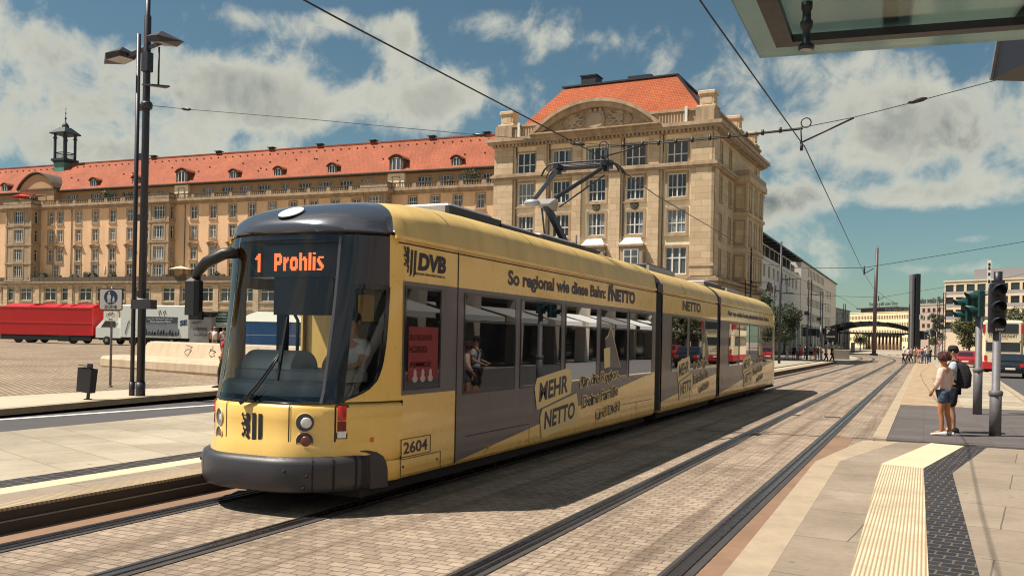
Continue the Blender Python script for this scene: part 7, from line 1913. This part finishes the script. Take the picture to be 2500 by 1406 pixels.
# ---- the couple waiting at the crossing
person('woman with bushy auburn curls in pale pink blouse and denim shorts at the crossing', (.38, 20.45, .022), PSI + R(40), 1.66, C_pink, C_denim, H_red, sleeves='long', hairlen=2, shorts=.55, skin=M_tan, fine=True, shoe=C_white, stride=.10, lean=.06,
       elbow_l=((-.23, .02, 1.18), (-.20, .16, .98)), elbow_r=((.23, -.02, 1.16), (.22, .10, .90)), wide=1.05)
person('man in dark cap and pale blue shirt with black backpack beside the woman', (.54, 21.3, .022), PSI + R(62), 1.80, C_lblue, C_black, H_dark, shorts=1.0, fine=True, bag=C_black, cap=C_black, shoe=C_black, elbow_l=((-.25, .02, 1.18), (-.16, .22, 1.10)), elbow_r=((.25, .02, 1.17), (.14, .24, 1.12)), wide=1.08)
# ---- crowd crossing behind the tram, and the group waiting on the median
CR = [(1895, 878, 'walker in a white shirt and grey shorts just behind the tram tail', 95, dict(top=C_white, bottom=C_grey, shorts=True, stride=.5, hair=H_grey)),
      (1921, 878, 'slim walker in white trousers and white top left of the crossing crowd', -80, dict(top=C_white, bottom=C_white, stride=.6, hair=H_dark)),
      (1937, 878, 'person with a dark backpack and black shorts in the crossing crowd', 10, dict(top=C_grey, bottom=C_black, shorts=True, bag=C_navy, hair=H_dark)),
      (1947, 879, 'person in a pale blue shirt beside the red skirt', 30, dict(top=C_lblue, bottom=C_grey, hair=H_grey)),
      (1953, 880, 'woman in a salmon top and long red skirt in the crossing crowd', 160, dict(top=C_salmon, bottom=C_red, skirt=True, sleeves='none', hair=H_brown, hairlen=.8)),
      (1966, 876, 'person in dark blue with a red cap behind the signal post', 0, dict(top=C_navy, bottom=C_black, cap=C_red)),
      (1980, 879, 'person in a teal top and black shorts seen from behind', 5, dict(top=C_teal, bottom=C_black, shorts=True, sleeves='none', hair=H_brown, hairlen=.6)),
      (1989, 878, 'person in bright red trousers among the crossing crowd', 20, dict(top=C_red, bottom=C_orange, hair=H_dark)),
      (1996, 877, 'person in a white shirt with a dark bag among the crossing crowd', -30, dict(top=C_white, bottom=C_navy, bag=C_black, hair=H_brown)),
      (2006, 878, 'stooping person in white near the parking sign', 60, dict(top=C_white, bottom=C_khaki, lean=.35, hair=H_grey)),
      (2016, 886, 'bare shouldered walker in dark trousers striding over the left track', -75, dict(top=C_orange, bottom=C_black, stride=.85, arm=.5, sleeves='none', hair=H_red)),
      (2031, 886, 'walker in a dark tee shirt and black trousers striding over the left track', -75, dict(top=C_navy, bottom=C_black, stride=.8, arm=.4, hair=H_blond)),
      (2206, 886, 'walker in a white top with black trousers at the left of the waiting group', 90, dict(top=C_white, bottom=C_black, stride=.4, hair=H_dark)),
      (2216, 886, 'walker with a white bag and dark trousers in the waiting group', 90, dict(top=C_white, bottom=C_navy, stride=.7, hair=H_brown, hairlen=.7)),
      (2224, 885, 'walker in a dark jacket behind the white bag', 80, dict(top=C_grey, bottom=C_black, stride=.5, hair=H_dark, sleeves='long')),
      (2233, 886, 'woman in a cream top and pale trousers in the waiting group', 40, dict(top=C_pink, bottom=C_khaki, hair=H_brown, hairlen=.8)),
      (2243, 886, 'woman in an orange pink top and pale shorts in the waiting group', -60, dict(top=C_salmon, bottom=C_khaki, shorts=True, hair=H_dark, hairlen=.7)),
      (2251, 887, 'small person in blue with a bicycle helmet in the waiting group', 20, dict(top=C_blue, bottom=C_grey, h=1.55, cap=C_white)),
      (2262, 888, 'tall man in a white shirt and blue jeans at the right of the waiting group', 0, dict(top=C_white, bottom=C_blue, h=1.82, hair=H_dark)),
      (2270, 884, 'person in a black top behind the man in jeans', 10, dict(top=C_black, bottom=C_navy, hair=H_blond)),
      (2238, 882, 'person in a khaki shirt in the middle of the waiting group', 0, dict(top=C_khaki, bottom=C_denim)),
      (2256, 882, 'person in a red shirt partly hidden in the waiting group', -20, dict(top=C_red, bottom=C_black, hair=H_dark))]
for k, (u, v, lab, az_, kw) in enumerate(CR):
    p = G(u, v, 0); y = p.y
    person(lab, (p.x, p.y, 0), PSI + R(az_), kw.pop('h', 1.68 + .05 * math.sin(k * 2.3)), group='people at the far crossing', **kw)
# ---- people on the square and in the cab
for u, D, lab, kw in ((524, 62, 'person in a coral jacket carrying a white bag by the green stall', dict(top=C_salmon, bottom=C_khaki, sleeves='long', hair=H_brown, cap=C_khaki, bag=C_white)), (545, 63, 'person in a white shirt beside the green stall', dict(top=C_white, bottom=C_grey, hair=H_brown)), (516, 64, 'person with brown hair behind the coral jacket', dict(top=C_grey, bottom=C_black, hair=H_brown))):
    p = at(u, 835, D); person(lab, (p.x, p.y, .40), PSI + R(20), 1.70, group='people at the market stalls', **kw)
p = G(549, 946, .12); person('person in a red top with a black bag passing behind the tram nose', (p.x, p.y, .117), PSI + R(80), 1.72, C_red, C_black, H_dark, stride=.4, bag=C_black)
dr = person('tram driver in a white short sleeved shirt with grey hair seated in the cab', (TX + .37, TY + 1.26, .36), R(180), 1.72, C_white, C_navy, H_dark, seated=True, sleeves='short', elbow_l=((-.24, .20, 1.18), (-.10, .42, 1.12)), elbow_r=((.24, .20, 1.18), (.10, .42, 1.12)))
for u, D, lab, kw in ((2352, 100, 'distant pedestrian in grey on the side pavement', dict(top=C_grey, bottom=C_black)), (2359, 104, 'distant pedestrian in white on the side pavement', dict(top=C_white, bottom=C_khaki)), (2330, 96, 'distant pedestrian in a dark blue shirt behind the man with the cap', dict(top=C_blue, bottom=C_black))):
    p = at(u, 868, D); person(lab, (p.x, p.y, 0), PSI, 1.7, group='pedestrians by the side road', **kw)
# ================================================================ OVERHEAD LINE
M_wire = mat('contact_wire', (.030, .030, .035), .5, .5); M_wire2 = mat('span_wire', (.04, .042, .046), .6, .4); M_ins = mat('insulator', (.025, .02, .02), .4)
mb = MB(); mb.tube([(-6.5, -20, 5.42), (-6.12, 8.4, 5.42), (-5.78, 16.95, 5.385), (-6.0, 21.2, 5.35), (-6.2, 28.5, 5.42), (-6.5, 48, 5.4), (-6.0, 75, 5.4), (-6.3, 105, 5.4), (-8.4, 140, 5.4)], .011, 6)
tag(mb.build('contact_wire', M_wire), 'black contact wire over the left track touching the raised pantograph', 'wire')
mb = MB(); mb.tube([(-2.5, -18, 5.45), (-2.2, 9.8, 5.4), (-2.06, 17.1, 5.4), (-2.85, 47.8, 5.35), (-3.1, 62, 5.4), (-2.4, 90, 5.4), (-4.0, 140, 5.4)], .011, 6)
tag(mb.build('contact_wire', M_wire), 'black contact wire over the right track rising to the top edge of the sky', 'wire')
YS_ = 17.44
def w(u, v, y=YS_): return pxy(u, v, y)
SW = thing('span_wire', 'span wire with insulators running from the double lamp post over both tracks', 'wire', w(365, 258))
mb = MB(); pts = [w(365, 258), w(455, 267), w(760, 292), w(1170, 330), w(1478, 354), w(1560, 350), w(1820, 328), w(1958, 312), w(2085, 287), w(2250, 245), w(2430, 197), w(2560, 160)]; pts.append(Vector((7.0, YS_, 7.3)))
mb.tube(pts, .008, 5); mb.build('wire', M_wire2, SW, world=True)
mb = MB(); mb.tube([w(1490, 358), w(1650, 347), w(1820, 331), w(1960, 315)], .015, 6); mb.build('messenger_tube', M_wire, SW, world=True)
mb = MB()
for u, v in ((455, 267), (1170, 330), (1410, 352), (2240, 246)):
    a = w(u, v); d = (w(u + 20, v + (2 if u < 1500 else -5)) - a).normalized(); mb.tube([a - d * .16, a - d * .08, a + d * .08, a + d * .16], [.015, .04, .04, .015], 8)
for u, v in ((1522, 355), (1568, 352), (1608, 349), (1650, 346), (1690, 342), (1733, 337), (1780, 332), (1822, 329), (1862, 324), (1905, 318)):
    a = w(u, v); mb.tube([a - Vector((0, 0, .05)), a + Vector((0, 0, .05))], .03, 6)
mb.build('insulator', M_ins, SW, world=True)
def hanger(cu, cv, loop, arm, drop):
    mb = MB()
    c = w(*loop); r = .09; pts = [c + Vector((r * math.cos(a * .5), 0, r * math.sin(a * .5))) for a in range(14)]; mb.tube(pts, .012, 5)
    mb.tube([w(*drop[0]), w(*drop[1])], .014, 6); mb.tube([w(*arm[0]), w(*arm[1])], .017, 6)
    a = w(*drop[1]); mb.tube([a, a - Vector((0, 0, .12))], .03, 6)
    mb.build('registration_arm', M_wire, SW, world=True)
hanger(1958, 312, (1968, 300), ((1953, 350), (2085, 288)), ((1955, 310), (1957, 352)))
hanger(1478, 354, (1473, 356), ((1468, 385), (1580, 352)), ((1484, 352), (1484, 388)))
tp = thing('span_pole', 'steel pole carrying the right end of the span wire', 'pole', (7.0, YS_, 0)); mb = MB(); mb.tube([(0, 0, 0), (0, 0, 8)], .1, 10); mb.build('shaft', M_lamp, tp)
def far_span(lab, D, pts):
    mb = MB(); P = [at(u, v, D) for u, v in pts]; mb.tube(P, .016, 5); o = mb.build('wire', M_wire2); c = P[len(P) // 2]
    o.name = 'span_wire'; tag(o, lab, 'wire', 'far span wires')
    return P
far_span('far span wire crossing the pale buildings below the tallest mast top', 52, [(1825, 640), (1950, 655), (2108, 654), (2195, 640), (2245, 632), (2460, 597), (2560, 580)])
far_span('second far span wire passing the twin pillar', 84, [(1880, 715), (2040, 723), (2150, 726), (2300, 702), (2430, 684), (2540, 660)])
far_span('lower far span wire in front of the cream office range', 125, [(1955, 772), (2050, 778), (2150, 776), (2240, 768), (2320, 752)])
for u, v, D, nm in ((2110, 660, 52, 0), (2145, 728, 84, 1)):
    t = thing('wire_clamp', ['clamp of the right contact wire on the far span wire', 'clamp of the right contact wire on the second far span wire'][nm], 'clamp', at(u, v, D)); mb = MB(); mb.tube([(0, 0, -.25), (0, 0, .25)], .05, 6); mb.tube([(0, 0, -.2), (.5, 0, .1)], .025, 5); mb.build('arm', M_wire, t)
# ================================================================ GLASS CANOPY over the camera's platform
def canopy_mat():
    m = bpy.data.materials.new('frosted_canopy_glass'); m.use_nodes = True; N = NT(m.node_tree); N.n.clear()
    tr = N.new('ShaderNodeBsdfTransparent'); tr.inputs[0].default_value = (.34, .47, .47, 1)
    tl = N.new('ShaderNodeBsdfTranslucent'); tl.inputs[0].default_value = (.30, .33, .27, 1)
    gl = N.new('ShaderNodeBsdfGlossy'); gl.inputs['Roughness'].default_value = .12
    g = N.new('ShaderNodeNewGeometry').outputs['Position']
    f = N.noise(N.mapping(g, rot=(0, 0, .5), sc=(1, .3, 1)), 2.2, 4)
    mx = N.new('ShaderNodeMixShader'); N.put(mx.inputs[0], N.smooth(f, .35, .65, .2, .5)); N.l.new(tr.outputs[0], mx.inputs[1]); N.l.new(tl.outputs[0], mx.inputs[2])
    fr = N.new('ShaderNodeFresnel'); fr.inputs[0].default_value = 1.5
    m2 = N.new('ShaderNodeMixShader'); N.put(m2.inputs[0], N.math('MULTIPLY', fr.outputs[0], .7, clamp=True)); N.l.new(mx.outputs[0], m2.inputs[1]); N.l.new(gl.outputs[0], m2.inputs[2])
    out = N.new('ShaderNodeOutputMaterial'); N.l.new(m2.outputs[0], out.inputs[0]); return m
CZ = 3.1
ca = at(1855, 143, 1) - Vector((0, 0, CAMZ)); ca = Vector((0, 0, CAMZ)) + ca * ((CZ - CAMZ) / ca.z)
cb_ = at(2345, 108, 1) - Vector((0, 0, CAMZ)); cb_ = Vector((0, 0, CAMZ)) + cb_ * ((CZ - CAMZ) / cb_.z)
cc = at(1803, 38, 1) - Vector((0, 0, CAMZ)); cc = Vector((0, 0, CAMZ)) + cc * ((CZ - CAMZ) / cc.z)
ex_ = (cb_ - ca); ex_.z = 0; ex_.normalize(); ey_ = (cc - ca); ey_.z = 0; ey_.normalize()
CN = thing('glass_canopy', 'greenish glass stop canopy on a dark steel frame in the upper right corner', 'canopy', (ca.x, ca.y, CZ))
mb = MB()
q = lambda a, b, z=0.0: ex_ * a + ey_ * b + Vector((0, 0, z))
mb.loft([[q(0, 0, 0), q(3.4, 0, 0), q(3.4, 4.2, 0), q(0, 4.2, 0)], [q(0, 0, .012), q(3.4, 0, .012), q(3.4, 4.2, .012), q(0, 4.2, .012)]], 0, False, True, True); mb.build('glass_pane', canopy_mat(), CN)
mb = MB()
def beam(a0, b0, a1, b1, a2, b2, a3, b3, z0, z1): mb.loft([[q(a0, b0, z0), q(a1, b1, z0), q(a2, b2, z0), q(a3, b3, z0)], [q(a0, b0, z1), q(a1, b1, z1), q(a2, b2, z1), q(a3, b3, z1)]], 0, False, True, True)
beam(.10, .24, 3.4, .24, 3.4, .30, .10, .30, -.035, -.004); beam(.10, .30, .17, .30, .17, 4.2, .10, 4.2, -.035, -.004); beam(.50, .22, .56, .22, .66, 4.2, .58, 4.2, .014, .09); beam(.95, .22, 1.2, .22, 1.7, 4.2, 1.4, 4.2, .02, .06)
mb.build('frame', M_steel_d, CN)
for a, b in ((2.6, .4), (2.6, 3.4)): 
    mb = MB(); p = q(a, b); mb.tube([p + Vector((0, 0, .0)), p - Vector((0, 0, CZ))], .05, 8); mb.build('post', M_steel_d, CN)
mb = MB(); P4 = [at(u, v, 4.3) - Vector(CN.location) for u, v in ((2452, 30), (2421, 197), (2530, 200), (2530, 30))]
mb.prism(P4, q(0, .0) + Vector((-math.sin(PSI), math.cos(PSI), 0)) * -.35, 0); fb = mb.build('bracket_fin', M_black_p, CN)
mb = MB(); P4 = [at(u, v, 4.285) - Vector(CN.location) for u, v in ((2446, 36), (2418, 193), (2424, 196), (2455, 36))]; mb.prism(P4, Vector((-math.sin(PSI), math.cos(PSI), 0)) * .012, 0); mb.build('edge_strip', M_galv, fb)
sp_ = at(1968, 122, 3.3)
SPT = thing('spotlight', 'small dark downlight hanging under the glass canopy', 'lamp', (sp_.x, sp_.y, CZ))
L_ = CZ - sp_.z
mb = MB(); mb.lathe((0, 0, -L_), [(.028, 0), (.030, .008), (.026, .018), (.015, .026), (.014, .07), (.021, .08), (.023, .10), (.016, .11), (.015, .14), (.02, .15), (.02, L_)], 18); mb.build('body', M_sigk, SPT)
mb = MB(); mb.lathe((0, 0, -L_), [(.024, -.001), (.022, -.004), (.003, -.005)], 16); mb.build('lens', M_lampgl, SPT)
# ================================================================ STREET FRONT to the right of the camera (seen mirrored in the tram windows)
RX0 = 15.0
AR = thing('arcade_block', 'pale shop block with white pillars and white awnings mirrored in the tram windows', 'building', (RX0, -4, 0), R(-90) )
# local x runs towards -y, so mirror it: front faces -x
AR.rotation_euler = (0, 0, R(90)); AR.location = (RX0, -6, 0)
mb = MB(); L = 125.0
mb.face([(0, 0, 4.4), (L, 0, 4.4), (L, 0, 13), (0, 0, 13)]); mb.face([(0, 0, 13), (L, 0, 13), (L, -10, 13), (0, -10, 13)]); mb.face([(0, -4, 0), (L, -4, 0), (L, -4, 4.4), (0, -4, 4.4)], 1); mb.face([(0, 0, 4.4), (L, 0, 4.4), (L, -4, 4.4), (0, -4, 4.4)])
for k in range(31):
    for z in (6.2, 9.6): mb.face([(1 + k * 4, .02, z), (3 + k * 4, .02, z), (3 + k * 4, .02, z + 1.9), (1 + k * 4, .02, z + 1.9)], 1)
M_arc = mat('arcade_stone', (.36, .32, .27), .85, var=.15, vscale=.5)
mb.build('wall', [M_arc, M_dkglass], AR)
for k in range(19):
    x = 2 + k * 6.6
    mb = MB(); mb.loft([[(x - .45, -.5, 0), (x + .45, -.5, 0), (x + .45, .4, 0), (x - .45, .4, 0)], [(x - .15, -.5, 4.4), (x + .75, -.5, 4.4), (x + .75, .4, 4.4), (x - .15, .4, 4.4)]], 0, False, True, True); mb.build('pillar', M_arc, AR)
    mb = MB(); mb.loft([[(x + .9, .0, 3.7), (x + 6.1, .0, 3.7), (x + 6.1, 2.6, 3.0), (x + .9, 2.6, 3.0)], [(x + .9, .0, 3.75), (x + 6.1, .0, 3.75), (x + 6.1, 2.6, 3.05), (x + .9, 2.6, 3.05)]], 0, False, True, True); mb.box(x + .9, x + 6.1, 2.58, 2.62, 2.75, 3.04); mb.build('awning', mat('awning_cloth', (.42, .42, .41), .8), AR)
for k, (x, y) in enumerate(((12.4, 82), (12.6, 91), (12.2, 100), (12.6, 110))):
    tree('plane_tree', ['street tree nearest the crossing before the arcade block', 'middle street tree before the arcade block', 'farther street tree before the arcade block', 'last street tree at the end of the arcade block'][k], (x, y, 0), 6.5, 2.7, 4.6, 1500, .22, 'trees before the arcade block', [M_leaf1, M_leaf3], seed=80 + k)
car('parked_car', 'red car parked before the arcade block', (10.5, 80, 0), R(0), M_cr, 'cars before the arcade block'); car('parked_car', 'silver car parked before the arcade block', (10.5, 96, 0), R(0), M_cs, 'cars before the arcade block')
# ---------------------------------------------------------------- done
for o in list(bpy.data.objects):
    if o.type == 'MESH' and o.users_collection == (): bpy.data.objects.remove(o)
